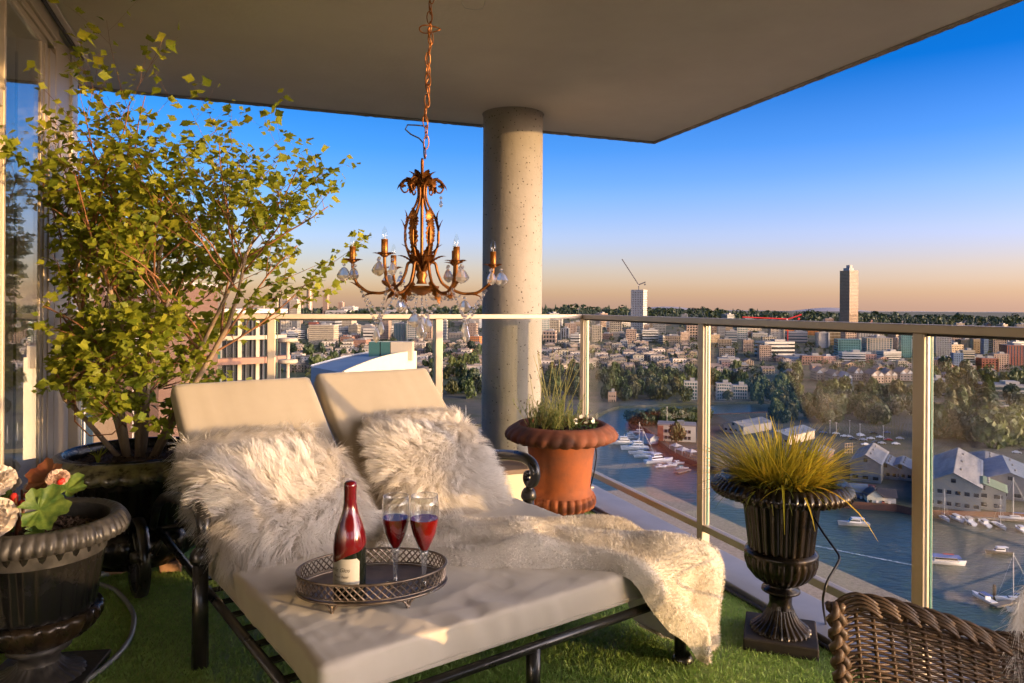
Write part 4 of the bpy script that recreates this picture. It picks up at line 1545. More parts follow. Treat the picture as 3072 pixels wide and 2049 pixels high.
# ------------------------------------------------------------------ tray, bottle, glasses
M_tray = mat('antique_silver_bronze', (0.13, 0.10, 0.075), 0.32, metal=0.85, c2=(0.27, 0.215, 0.165), scale=18, rough2=0.45, bump=0.15, bscale=80, bdist=0.001)
TC = Vector((-0.385, 2.035, 0.350))
TR = R(15)
TAx, TBx = 0.203, 0.140
t = thing('serving_tray', 'oval pierced silver bronze serving tray on little feet, lying on the mattress', 'tray', TC, TR)
def ell(a, k_=1.0, z=0.0, off=0.0):
    return Vector(((TAx + off) * math.cos(a) * k_, (TBx + off) * math.sin(a) * k_, z))
m = MB()
m.lathe([(0.0, 0.021), (0.6, 0.021), (0.99, 0.021), (1.0, 0.0225), (1.0, 0.017), (0, 0.017)], 80, sx=TAx, sy=TBx, cap=False)
m.obj('tray_floor', M_tray, t, smooth=False)
for z, r_, off, nm in ((0.070, 0.0034, 0.003, 'top_rim'), (0.021, 0.0042, 0.003, 'bottom_rim'), (0.029, 0.0022, 0.001, 'lower_bead')):
    m = MB()
    m.tube([ell(2 * pi * i / 96, 1, z, off) for i in range(96)], r_, 8, closed=True)
    m.obj(nm, M_tray, t, smooth=True)
m = MB()
NL = 62
for k_ in range(NL):
    for sg in (-1, 1):
        a0 = 2 * pi * k_ / NL
        pts = [ell(a0 + sg * 2 * pi / NL * 2.0 * f, 1, 0.029 + 0.040 * f) for f in (0, .25, .5, .75, 1)]
        m.tube(pts, 0.0021, 4)
o = m.obj('pierced_gallery', M_tray, t)
o['kind'] = 'stuff'
for a in (R(-65), R(-125), R(65), R(125)):
    m = MB()
    c = ell(a, 0.97)
    for s in (-1, 0, 1):
        b = ell(a + s * .10, .99)
        m.tube([(b.x, b.y, 0.018), (lerp(b.x, c.x, .6), lerp(b.y, c.y, .6), 0.008), (c.x, c.y, -0.006), (c.x * 1.04, c.y * 1.04, -0.0105)], [0.003, 0.0035, 0.004, 0.005], 6)
    m.obj('foot', M_tray, t, smooth=True)

M_bottle = mat('dark_bottle_glass', (0.006, 0.008, 0.005), 0.04, spec=0.6, coat=0.3)
M_wax = mat('red_wax', (0.13, 0.004, 0.006), 0.12, c2=(0.075, 0.003, 0.006), scale=4, spec=0.6, coat=0.6)
M_label = mat('cream_label', (0.48, 0.46, 0.40), 0.7, c2=(0.43, 0.41, 0.355), scale=20)
M_ink = mat('label_ink', (0.06, 0.045, 0.03), 0.6)
BO = on(1049, 1780, 0.373)
t = thing('wine_bottle', 'dark wine bottle dipped in red wax standing on the tray', 'bottle', BO + Vector((0, 0, 0.0)), 0)
prof = [(0.036, 0.0), (0.0425, 0.003), (0.0435, 0.010), (0.0435, 0.125), (0.0425, 0.145), (0.039, 0.165), (0.032, 0.188), (0.0245, 0.207), (0.0185, 0.226), (0.0158, 0.244), (0.0148, 0.262), (0.0146, 0.282), (0.0150, 0.292)]
m = MB()
m.lathe(prof, 48)
m.obj('bottle_glass', M_bottle, t, smooth=True)
wp = [(0.0442, 0.118), (0.0445, 0.122), (0.0436, 0.145), (0.0402, 0.165), (0.0333, 0.188), (0.0259, 0.207), (0.0200, 0.226), (0.0174, 0.244), (0.0166, 0.262), (0.0164, 0.276), (0.0170, 0.284), (0.0172, 0.292), (0.0158, 0.2985), (0.010, 0.3025), (0.0, 0.3035)]
def wmod(i, r, z, a):
    if i <= 2:
        z = z + (0.022 * math.cos(a - 0.4) + 0.004 * math.sin(3 * a)) * (1 if i < 2 else .5)
        r = 0.0439 if i == 0 else interp(z, [(0.10, .0446), (.125, .0446), (.145, .0437), (.165, .0402)])
    return r, z
m = MB()
m.lathe(wp, 64, wmod, cap=False)
m.obj('wax_cap', M_wax, t, smooth=True)
LA0 = R(-112)
def on_cyl(x, z, r=0.0440):
    a = LA0 + x / r
    return (r * math.cos(a), r * math.sin(a), z)
m = MB()
LW, LH, cr = 0.106, 0.076, 0.008
def lab_pt(u, v):
    x = (u - .5) * LW
    z = 0.030 + v * LH
    ex = max(0, abs(x) - (LW / 2 - cr))
    if ex > 0:
        cut = ex
        z = min(max(z, 0.030 + cut), 0.030 + LH - cut)
    return on_cyl(x, z, 0.0438)
m.grid(lab_pt, 40, 12)
lb = m.obj('paper_label', M_label, t, smooth=True)
def lettering(txt, size, x, z, shear):
    cu = bpy.data.curves.new('lettering', 'FONT')
    cu.body = txt
    cu.size = size
    cu.shear = shear
    cu.align_x = 'CENTER'
    cu.fill_mode = 'FRONT'
    ob = bpy.data.objects.new('lettering_src', cu)
    col.objects.link(ob)
    dg = bpy.context.evaluated_depsgraph_get()
    me = bpy.data.meshes.new_from_object(ob.evaluated_get(dg))
    bpy.data.objects.remove(ob)
    me.name = 'lettering'
    for v in me.vertices:
        v.co = on_cyl(x + v.co.x, z + v.co.y, 0.0442)
    me.materials.clear()
    me.materials.append(M_ink)
    place(bpy.data.objects.new('lettering', me), lb)
lettering('Belle Glos', 0.0155, -0.006, 0.072, 0.42)
lettering('Pinot Noir', 0.0105, 0.000, 0.056, 0.42)
lettering('RUSSIAN RIVER VALLEY', 0.0036, 0.000, 0.046, 0.0)

M_clear = panemat('thin_wine_glass', (0.95, 0.96, 0.96), 1.8)
M_solidglass = mat('cut_glass', (0.95, 0.97, 0.97), 0.02, trans=1.0, ior=1.5)
M_stem = panemat('glass_stem', (0.90, 0.90, 0.88), 2.4)
_n = M_stem.node_tree
_o = [q for q in _n.nodes if q.type == 'OUTPUT_MATERIAL'][0]
_p = _o.inputs[0].links[0].from_socket
_t = _n.nodes.new('ShaderNodeBsdfTranslucent')
_t.inputs['Color'].default_value = (.85, .85, .82, 1)
_m = _n.nodes.new('ShaderNodeMixShader')
_m.inputs[0].default_value = .22
_n.links.new(_p, _m.inputs[1])
_n.links.new(_t.outputs[0], _m.inputs[2])
_n.links.new(_m.outputs[0], _o.inputs[0])
M_wine = mat('red_wine', (0.26, 0.002, 0.004), 0.02, trans=0.15, ior=1.33, spec=0.6)
for p, sc_, lab in ((on(1186, 1752, 0.373), 1.0, 'wine glass half full of red wine, farther from the blanket, next to the bottle'), (on(1272, 1766, 0.373), 1.04, 'wine glass half full of red wine, the one farther from the bottle')):
    t = thing('wine_glass', lab, 'wine glass', p, 0)
    t.scale = (sc_,) * 3
    m = MB()
    m.lathe([(0.034, 0.0), (0.0345, 0.0015), (0.030, 0.003), (0.012, 0.0055), (0.0065, 0.010), (0.0052, 0.03), (0.0062, 0.06), (0.0095, 0.088), (0.0112, 0.098), (0.008, 0.1015), (0.0, 0.102)], 32)
    m.obj('stem', M_stem, t, smooth=True)
    bowl = [(0.0112, 0.100), (0.0200, 0.120), (0.0310, 0.146), (0.0378, 0.176), (0.0388, 0.200), (0.0372, 0.225), (0.0345, 0.246)]
    m = MB()
    m.lathe(bowl + [(0.0339, 0.246)] + [(r_ - .0008, z) for r_, z in reversed(bowl[:-1])], 40, cap=False)
    m.obj('bowl', M_clear, t, smooth=True)
    m = MB()
    m.tube([(0.0342 * math.cos(2 * pi * i / 40), 0.0342 * math.sin(2 * pi * i / 40), 0.246) for i in range(40)], 0.0006, 5, closed=True)
    m.obj('lip', M_solidglass, t, smooth=True)
    m = MB()
    m.lathe([(0.0, 0.1035), (0.0095, 0.1035), (0.0187, 0.120), (0.0297, 0.146), (0.0362, 0.174), (0.0368, 0.186), (0.0, 0.1861)], 40, cap=False)
    m.obj('wine', M_wine, t, smooth=False)

# ------------------------------------------------------------------ side table behind the daybed
M_cream = mat('cream_paint', (0.66, 0.58, 0.42), 0.5, c2=(0.70, 0.62, 0.46), scale=5)
M_wood = mat('worn_wood', (0.20, 0.14, 0.095), 0.7, c2=(0.28, 0.20, 0.14), scale=6, stretch=(1, 8, 1))
t = thing('side_table', 'small cream box side table between the daybed and the column', 'side table', Vector((-0.035, 3.72, 0)), R(20))
m = MB()
m.box((0, 0, 0.16), (0.21, 0.21, 0.30))
m.obj('body', M_cream, t, bevel=0.006)
m = MB()
m.box((0, 0, 0.3215), (0.225, 0.225, 0.022))
m.obj('table_top', M_wood, t, bevel=0.004)
for sx in (-1, 1):
    for sy in (-1, 1):
        m = MB()
        m.box((sx * .09, sy * .09, .006), (.025, .025, .010))
        m.obj('foot', M_wood, t)
# ================================================================== chandelier
M_gold = mat('old_gold', (0.30, 0.115, 0.022), 0.38, metal=0.75, c2=(0.16, 0.065, 0.018), scale=14, rough2=0.55, bump=0.2, bscale=70, bdist=0.001)
M_goldc = mat('copper_gold_chain', (0.40, 0.16, 0.045), 0.35, metal=0.8, c2=(0.28, 0.11, 0.035), scale=20)
M_wire = mat('dark_wire', (0.025, 0.022, 0.02), 0.5)
M_crystal = mat('crystal', (1.0, 0.96, 0.90), 0.0, trans=1.0, ior=1.38)
_n = M_crystal.node_tree
_o = [q for q in _n.nodes if q.type == 'OUTPUT_MATERIAL'][0]
_tr = _n.nodes.new('ShaderNodeBsdfTransparent')
_tr.inputs['Color'].default_value = (.95, .92, .86, 1)
_df = _n.nodes.new('ShaderNodeBsdfTranslucent')
_df.inputs['Color'].default_value = (.9, .86, .78, 1)
_m1 = _n.nodes.new('ShaderNodeMixShader')
_m1.inputs[0].default_value = 0.38
_m2 = _n.nodes.new('ShaderNodeMixShader')
_m2.inputs[0].default_value = 0.34
_n.links.new(_n.nodes[M_crystal['b']].outputs[0], _m1.inputs[1])
_n.links.new(_tr.outputs[0], _m1.inputs[2])
_n.links.new(_m1.outputs[0], _m2.inputs[1])
_n.links.new(_df.outputs[0], _m2.inputs[2])
_n.links.new(_m2.outputs[0], _o.inputs[0])
M_bulb = panemat('bulb_glass', (0.97, 0.97, 0.95), 1.5)
M_fil = mat('filament_post', (0.55, 0.52, 0.48), 0.3, metal=0.5)
CHD = 2.62
ch = at(1265, 800, CHD)
ZT = at(1265, 478, CHD).z          # top of the stem
Z0 = ch.z                          # plane of the arms' cups
t = thing('chandelier', 'gilt metal chandelier with acanthus leaves and crystal drops hanging from a chain', 'chandelier', Vector((ch.x, ch.y, Z0)))
top = ZT - Z0
hook = Vector((0.035, 0.0, CEIL - Z0))
base = Vector((0.008, 0, top + 0.005))
L_ = (hook - base).length
nl = int(L_ / 0.039)
link = MB()
pts = []
for i in range(20):
    a = 2 * pi * i / 20
    pts.append((0.0095 * math.cos(a), 0, 0.024 * math.sin(a)))
link.tube(pts, 0.0021, 5, closed=True)
link_me = link.mesh('chain_link', M_goldc, True)
for i in range(nl + 1):
    p = base.lerp(hook, (i + .5) / (nl + 1)) + Vector((0.004 * math.sin(i * 1.3), 0, 0))
    inst('chain_link', link_me, t, p, 0, (rg3.gauss(0, .10), rg3.gauss(0, .10), (0.5 if i % 2 else 2.05)))
m = MB()
pts = []
for i in range(60):
    f = i / 59
    p = base.lerp(hook, 0.12 + .88 * f)
    pts.append(p + Vector((.007 * math.sin(f * 42), .007 * math.cos(f * 42), 0)))
m.tube(pts, 0.0022, 5)
m.obj('power_cord', M_goldc, t, smooth=True)
m = MB()
s_ = base + Vector((0, 0, .115))
m.tube([s_, s_ + Vector((-.03, 0, .003)), s_ + Vector((-.062, 0, .004)), s_ + Vector((-.070, 0, -.012)), s_ + Vector((-.050, 0, -.030)), s_ + Vector((-.020, 0, -.044)), s_ + Vector((-.004, 0, -.062)), base + Vector((0, 0, .0))], 0.0026, 6)
m.obj('cord_loop', M_wire, t, smooth=True)
k_ = hook - Vector((0, 0, CEIL - Z0)) * 0.0
m = MB()
c_ = base.lerp(hook, .62)
m.tube([c_ + Vector((0.038 * math.cos(a), .01 * math.sin(2 * a), .013 * math.sin(a))) for a in [2 * pi * i / 24 for i in range(24)]], 0.0026, 5, closed=True)
m.obj('cord_knot', M_goldc, t, smooth=True)
m = MB()
m.lathe([(0.0, 0), (0.03, -0.002), (0.045, -0.012), (0.05, -0.028)][::-1] , 24, c=(hook.x, hook.y, hook.z))
m.obj('ceiling_rose', M_goldc, t, smooth=True)

def smooth_path(pts, sub=5, it=3):
    sm = []
    for a, b in zip(pts, pts[1:]):
        for q in range(sub):
            sm.append(Vector(a).lerp(Vector(b), q / sub))
    sm.append(Vector(pts[-1]))
    for _ in range(it):
        sm = [sm[0]] + [(sm[i - 1] + sm[i] * 2 + sm[i + 1]) / 4 for i in range(1, len(sm) - 1)] + [sm[-1]]
    return sm
# acanthus leaf: serrated strip following a path, curled away at its tip
def acanthus(L, w0, curl, n=12):
    m = MB()
    vs, fs = [], []
    p = Vector((0, 0, 0))
    th = 0.0
    for i in range(n + 1):
        f = i / n
        wd = w0 * math.sin(pi * min(1, .12 + f * .88)) ** .8 * (1 + (.28 if i % 2 else -.18))
        vs += [p + Vector((-wd, wd * .25, 0)), p + Vector((-wd * .45, -wd * .12, 0)), p + Vector((0, wd * .10, 0)), p + Vector((wd * .45, -wd * .12, 0)), p + Vector((wd, wd * .25, 0))]
        p = p + Vector((0, math.sin(th), math.cos(th))) * (L / n)
        th += curl / n * (0.3 + 1.4 * f)
    for i in range(n):
        for j in range(4):
            a = i * 5 + j
            fs.append((a, a + 1, a + 6, a + 5))
    m.add(vs, fs)
    return m.mesh('acanthus_leaf', M_gold, True)
AC_long = acanthus(0.105, 0.016, 0.9)
AC_mid = acanthus(0.068, 0.016, 1.3)
AC_short = acanthus(0.044, 0.011, 1.0)

m = MB()
m.lathe([(0.004, top + .004), (0.006, top - .01), (0.0055, top - .05), (0.012, top - .062), (0.016, top - .075), (0.009, top - .095), (0.006, top - .12), (0.006, .02), (0.012, -.01), (0.022, -.03), (0.014, -.048), (0.020, -.062)], 20, cap=False)
m.obj('centre_stem', M_gold, t, smooth=True)
m = MB()
m.lathe([(0.0, -.105), (0.012, -.103), (0.02, -.098), (0.050, -.088), (0.062, -.078), (0.064, -.070), (0.058, -.070), (0.03, -.076), (0.0, -.078)], 40, cap=False)
m.obj('pan', M_gold, t, smooth=True)
for k in range(6):
    a = 2 * pi * k / 6 + 0.10
    rot = Matrix.Rotation(a, 3, 'Z')
    # cage scroll: out of the crown, in at the neck, wide belly, back to the hub
    pth = smooth_path([(0.066, 0, top - .120), (0.058, 0, top - .136), (0.046, 0, top - .128), (0.050, 0, top - .106), (0.064, 0, top - .094), (0.074, 0, top - .105), (0.066, 0, top - .080), (0.042, 0, top - .070), (0.016, 0, top - .088), (0.012, 0, top - .13), (0.022, 0, top - .165), (0.046, 0, top - .205), (0.060, 0, top - .255), (0.060, 0, top - .30), (0.046, 0, top - .345), (0.024, 0, top - .385), (0.012, 0, .0)], 5, 2)
    m = MB()
    m.tube([rot @ p for p in pth[18:]], 0.0042, 6)
    cg = m.obj('cage_scroll', M_gold, t, smooth=True)
    m = MB()
    hookp = smooth_path([(0.012, 0, top - .10), (0.026, 0, top - .078), (0.050, 0, top - .068), (0.072, 0, top - .080), (0.078, 0, top - .104), (0.066, 0, top - .122), (0.052, 0, top - .118), (0.050, 0, top - .106)], 4, 2)
    m.tube([rot @ p for p in hookp], [0.004 - .0015 * i / len(hookp) for i in range(len(hookp))], 6)
    m.obj('crown_scroll', M_gold, t, smooth=True)
    def leaf_on(me, pos, tilt, par=t, nm='acanthus_leaf', s=1.0, spin=0.0):
        r3 = Matrix.Rotation(a - pi / 2, 3, 'Z') @ Matrix.Rotation(tilt, 3, 'X')
        inst(nm, me, par, rot @ Vector(pos), 0, r3.to_euler(), s)
    leaf_on(AC_mid, (0.010, 0, top - .105), -.5)
    leaf_on(AC_mid, (0.042, 0, top - .070), -1.9)
    leaf_on(AC_short, (0.012, 0, top - .075), -0.55, s=1.15)
    leaf_on(AC_long, (0.058, 0, top - .315), 0.10)
    leaf_on(AC_mid, (0.060, 0, top - .245), 0.35)
    leaf_on(AC_long, (0.014, 0, .0), -.35)
    leaf_on(AC_mid, (0.030, 0, top - .375), -.75)
    # candle arm
    rr = [0.258, 0.245, 0.225, 0.245, 0.235, 0.24][k]
    zc = [0.0, 0.018, -0.004, 0.012, 0.022, 0.0][k]
    pth = smooth_path([(0.010, 0, -.02), (0.034, 0, .018), (0.050, 0, .012), (0.056, 0, -.02), (0.075, 0, -.065), (rr * .56, 0, -.098), (rr * .78, 0, -.095), (rr * .95, 0, -.062), (rr, 0, -.02 + zc), (rr, 0, zc)], 5, 2)
    m = MB()
    m.tube([rot @ p for p in pth], 0.0055, 7)
    arm = m.obj('candle_arm', M_gold, t, smooth=True)
    leaf_on(AC_long, (0.066, 0, -.055), -2.2, arm)
    leaf_on(AC_mid, (rr * .62, 0, -.098), -1.45, arm)
    leaf_on(AC_short, (rr * .9, 0, -.078), -.75, arm)
    cp = rot @ Vector((rr, 0, zc))
    for q in range(5):
        r3 = Matrix.Rotation(2 * pi * q / 5 + .3, 3, 'Z') @ Matrix.Rotation(-1.0, 3, 'X')
        inst('cup_leaf', AC_short, arm, cp, 0, r3.to_euler(), 1.0)
    m = MB()
    m.lathe([(0.004, -.004), (0.011, 0.0), (0.013, .006), (0.012, .010), (0.0112, .012), (0.0112, .056), (0.0122, .057), (0.0, .058)], 16, c=cp)
    m.obj('candle_sleeve', M_gold, arm, smooth=True)
    m = MB()
    m.lathe([(0.006, .054), (0.0088, .062), (0.0096, .072), (0.0078, .085), (0.004, .095), (0.0008, .101)], 14, c=cp, cap=False)
    bo = m.obj('bulb', M_bulb, arm, smooth=True)
    m = MB()
    m.tube([cp + Vector((0, 0, .054)), cp + Vector((.001, 0, .068))], .0014, 5)
    m.obj('filament', M_fil, bo)

# crystals: faceted pendeloque with a jet bead above
def pendeloque(h, w_):
    m = MB()
    pr = [(0.0, 0.0), (0.16, -.06), (0.30, -.22), (0.50, -.58), (0.42, -.76), (0.20, -.92), (0.0, -1.0)]
    m.lathe([(r_ * w_, z * h) for r_, z in pr], 8, sy=0.55, cap=False)
    return m.mesh('crystal_drop', M_crystal)
PD = pendeloque(0.052, 0.052)
PD2 = pendeloque(0.050, 0.026)
bead = MB()
bead.ball((0, 0, 0), 0.0062, 8, 4)
bead_me = bead.mesh('crystal_bead', M_crystal)
def drop(pos, me, s=1.0, rz=0.0):
    inst('crystal_drop', me, t, Vector(pos) - Vector((0, 0, .014)), 0, (0, 0, rz), s)
    inst('crystal_bead', bead_me, t, Vector(pos) - Vector((0, 0, .006)))
def strand(p0, p1, sag, n, big=0.0056):
    m = MB()
    p0, p1 = Vector(p0), Vector(p1)
    for i in range(n + 1):
        f = i / n
        p = p0.lerp(p1, f) - Vector((0, 0, sag * 4 * f * (1 - f)))
        if i % 2 == 0:
            m.ball(p, big, 6, 4)
        else:
            m.tube([p + Vector((.003 * math.cos(q), .001, .003 * math.sin(q))) for q in [2 * pi * j / 8 for j in range(8)]], .0007, 3, closed=True)
    m.obj('bead_strand', M_crystal, t)
tips = []
for k in range(6):
    a = 2 * pi * k / 6 + 0.10
    rr = [0.258, 0.245, 0.225, 0.245, 0.235, 0.24][k]
    d = Vector((math.cos(a), math.sin(a), 0))
    s_ = Vector((-math.sin(a), math.cos(a), 0))
    zc = [0.0, 0.018, -0.004, 0.012, 0.022, 0.0][k]
    tips.append(d * rr + Vector((0, 0, zc)))
    drop(d * (rr + .030) + Vector((0, 0, -.002 + zc)), PD, 1.0, a)
    drop(d * (rr - .006) + s_ * .028 + Vector((0, 0, -.004 + zc)), PD, 0.9, a + 1)
    drop(d * (rr - .006) - s_ * .028 + Vector((0, 0, -.004 + zc)), PD, 0.9, a + 2)
    if k % 2 == 0:
        drop(d * (rr * .6) + Vector((0, 0, -.105)), PD, .9, a)
for k in range(6):
    p, q = tips[k], tips[(k + 1) % 6]
    low = (p + q) * .42
    low.z = -.185 - .02 * (k % 2)
    strand(p * .9 + Vector((0, 0, -.085)), low, .004, 17)
    strand(q * .9 + Vector((0, 0, -.085)), low, .004, 17)
    drop(low, PD2 if k % 2 else PD2, 1.05)
    strand(Vector((p.x * .22, p.y * .22, -.10)), p * .55 + Vector((0, 0, -.100)), .018, 13)
for q, (dx, dy) in enumerate(((-.022, -.008), (.004, -.02), (.022, .006), (0, .02))):
    strand((dx * .6, dy * .6, -.100), (dx, dy, -.150 - .008 * q), 0, 7, .0048)
    drop((dx, dy, -.152 - .008 * q), PD, 1.05, q)
drop((0.066, 0.02, top - .130), PD2, .55)

# ================================================================== hoses, cables, bricks, sheet metal
M_hose = mat('grey_hose', (0.20, 0.22, 0.24), 0.35, c2=(0.28, 0.30, 0.32), scale=10, coat=.3)
M_black_hose = mat('black_poly_hose', (0.018, 0.017, 0.016), 0.4)
hp = [on(300, 1752, .012), on(345, 1768, .012), on(385, 1810, .012), on(405, 1850, .012), on(395, 1910, .012), on(360, 1960, .012), on(310, 2005, .012), on(250, 2050, .012), on(160, 2095, .012)]
hp = [on(238, 1745, .012)] + hp
m = MB()
m.tube(smooth_path(hp, 5, 3), 0.009, 8)
o = m.obj('garden_hose', M_hose, smooth=True)
tag(o, 'grey garden hose curling across the turf beside the left urn', 'hose')
pts = [on(258, 1640, .012), on(300, 1625, .012), on(325, 1605, .014), on(352, 1590, .02)]
m = MB()
m.tube(smooth_path(pts, 5, 2), 0.005, 6)
o = m.obj('drip_tube', M_black_hose, smooth=True)
tag(o, 'thin dark drip tube on the turf behind the left urn', 'tube')
m = MB()
pts = [bl(-0.155 + .008 * n3(i * .9, 1, 1), -0.12 - i * 0.14, .012) for i in range(30)]
m.tube(pts, 0.009, 7)
o = m.obj('irrigation_hose', M_black_hose, smooth=True)
tag(o, 'black irrigation hose lying along the kerb of the side railing', 'hose')
# cable climbing from the kerb up to the grass urn
pts = [on(2478, 1875, .012), at(2466, 1800, 2.06), at(2480, 1745, 2.08), at(2508, 1700, 2.14), at(2522, 1672, 2.18), at(2500, 1640, 2.25), at(2470, 1600, 2.34), at(2440, 1550, 2.42), at(2428, 1500, 2.46), at(2424, 1470, 2.50)]
m = MB()
m.tube(smooth_path(pts, 4, 2), 0.0038, 6)
o = m.obj('irrigation_line', M_black_hose, smooth=True)
tag(o, 'thin black irrigation line rising to the bronze urn', 'tube')
pts = [at(1786, 1330, 4.05), at(1790, 1370, 4.12), at(1782, 1420, 4.18), at(1772, 1455, 4.22), on(1768, 1490, .035)]
m = MB()
m.tube(smooth_path(pts, 4, 2), 0.004, 6)
o = m.obj('irrigation_line', M_black_hose, smooth=True)
tag(o, 'thin black irrigation line hanging behind the terracotta urn', 'tube')
M_brick = mat('old_brick', (0.38, 0.20, 0.12), 0.9, c2=(0.48, 0.28, 0.18), scale=14, bump=.5, bscale=60, bdist=.004)
for (px, py, z, rz, tilt, lab) in ((345, 1722, .028, .5, 0, 'brick chunk on the turf, the one farther left under the largest urn'), (372, 1708, .034, .9, .25, 'broken brick leaning on another under the largest urn'),
                              (512, 1716, .026, .25, 0, 'brick chunk on the turf just right of the daybed wheel'), (512, 1702, .072, .05, 0, 'brick piece stacked on another beside the daybed wheel')):
    p = on(px, py, 0)
    m = MB()
    m.box((0, 0, 0), (.085, .062, .042), 0, tilt)
    g = random.Random(px)
    for i, v in enumerate(m.v):
        m.v[i] = v + Vector((g.gauss(0, .005), g.gauss(0, .005), 0))
    o = m.obj('brick', M_brick, None, (p.x, p.y, z), rz, bevel=.006)
    tag(o, lab, 'brick')
# sloping blue-grey sheet at the foot of the window
m = MB()
W1 = bl(WX + .02, -.22, .30)
W2 = bl(WX + .02, -.02, .30)
q0, q1, q2, q3 = bl(WX + .012, -.75, .02), bl(WX + .30, -.62, .02), bl(WX + .19, -.06, .40), bl(WX + .012, -.17, .44)
th = Vector((0, 0, -.03))
m.add([q0, q1, q2, q3, q0 + th * .5, q1 + th * .5, q2 + th, q3 + th], [(0, 1, 2, 3), (4, 7, 6, 5), (0, 4, 5, 1), (1, 5, 6, 2), (2, 6, 7, 3), (3, 7, 4, 0)])
o = m.obj('sheet_panel', M_sheet)
tag(o, 'blue grey sheet metal panel sloping against the window foot', 'panel')

# ================================================================== wicker chair
M_wick = mat('dark_rattan', (0.075, 0.045, 0.026), 0.55, c2=(0.15, 0.095, 0.055), scale=22, bump=.3, bscale=80, bdist=.002, coat=.15)
t = thing('wicker_chair', 'dark brown wicker chair cut by the lower right corner', 'chair', Vector((1.078, 1.47, 0)), R(16))
# the back: a curved panel from the left corner to beyond the picture's edge, raised unseen to shade the mattress
def back_pt(u, z):
    """u 0..1 along the back; returns local x,y"""
    x = -0.385 + 0.82 * u
    y = 0.10 - 0.10 * math.sin(pi * u) + .02 * u
    return Vector((x, y * 1.0 + (z - .35) * .16, z))
def top_z(u):
    return interp(u, [(0, .540), (.04, .550), (.12, .540), (.25, .510), (.36, .475), (.46, .468), (.54, .49), (.64, .565), (.8, .66), (1, .75)])
rows = 62
z0 = .14
for r_ in range(rows):
    m = MB()
    f = r_ / rows
    pts = []
    nst = 26
    for i in range(nst * 3 + 1):
        u = i / (nst * 3)
        z = lerp(z0, top_z(u) - .012, f)
        ph = (1 if r_ % 2 else -1) * math.cos(u * nst * pi)
        p = back_pt(u, z)
        p.y += .0042 * ph
        p.z += .0012 * n3(u * 9, r_ * .7, 1)
        pts.append(p)
    gap = .62 < f < .90 or .25 < f < .5
    m.tube(pts, .0036 if not gap else .0029, 4)
    m.obj('weave_strand', M_wick, t, smooth=True)
for i in range(27):
    u = i / 26
    m = MB()
    m.tube([back_pt(u, lerp(.02, top_z(u), q / 6)) for q in range(7)], .0042, 5)
    m.obj('stake', M_wick, t, smooth=True)
# rolled border of overlapping strands along the top
for i in range(24):
    u0 = i / 23
    for q in range(4):
        m = MB()
        pts = []
        for s in range(9):
            f = s / 8
            u = min(1.0, u0 + f * .075)
            p = back_pt(u, top_z(u))
            a = f * pi
            p += Vector((0, -.012 + .012 * math.cos(a) - .004 * q + .006, .014 * math.sin(a) - .007 * q + .004))
            pts.append(p)
        m.tube(pts, .0040, 5)
        m.obj('border_strand', M_wick, t, smooth=True)
# braided left edge
for s in range(3):
    m = MB()
    pts = []
    for i in range(70):
        f = i / 69
        z = lerp(.03, .545, f)
        a = f * 40 + s * 2 * pi / 3
        p = back_pt(0, z)
        p += Vector((-.012 + .011 * math.sin(a), -.006 + .010 * math.sin(2 * a), 0))
        pts.append(p)
    m.tube(pts, .0085, 6)
    m.obj('edge_braid', M_wick, t, smooth=True)
# unseen arms added to keep sun off the mattress; seat and legs, below the picture
for xa, za in ((-.385, .36), (.43, .66)):
    for r_ in range(44):
        m = MB()
        z = lerp(.05, za, r_ / 43)
        m.tube([(xa + .006 * math.cos(i * pi + r_ * pi), .08 - i * .052, z * ((.355 + .0235 * min(i, 9)) / .36 if xa < 0 else 1) + .02 * math.sin(i * .3)) for i in range(13)], .0062, 4)
        m.obj('weave_strand', M_wick, t, smooth=True)
m = MB()
m.box((0.06, -.24, .30), (.86, .44, .03))
m.obj('seat', M_wick, t, bevel=.01)
for x in (-.33, .38):
    for y in (-.42, .06):
        m = MB()
        m.tube([(x, y, 0), (x, y, .30)], .018, 8)
        m.obj('leg', M_wick, t, smooth=True)
# fur throw over the chair's right side
rg_ = np.random.default_rng(44)
m = MB()
def thr(u, v):
    return (1.055 + .30 * v + .01 * n3(u * 5, v * 4, 1) - .03 * u, 1.50 + .09 * v + .02 * math.sin(v * 9), .56 - .40 * u + .12 * v)
m.grid(thr, 16, 10)
o = m.obj('fur_throw', M_furskin, smooth=True)
tag(o, 'pale shaggy fur throw over the wicker chair at the right edge', 'throw')
k = 5000
U, Vv = rg_.uniform(0, 1, k), rg_.uniform(0, 1, k) ** 1.5
P = np.array([thr(a, b) for a, b in zip(U, Vv)])
N = np.tile(np.array([[-.45, -.85, .1]]), (k, 1))
D = N + rg_.normal(0, .25, (k, 3)) + np.array([[-.5, 0, -.15]])
D /= np.linalg.norm(D, axis=1, keepdims=True)
ribbons(P, N, D, rg_.uniform(.04, .085, k), rg_.uniform(.0006, .0013, k), 4, rg_.normal(0, .15, (k, 3)), 'fur', M_fur, o, np.array([[0, 0, -.8]]))
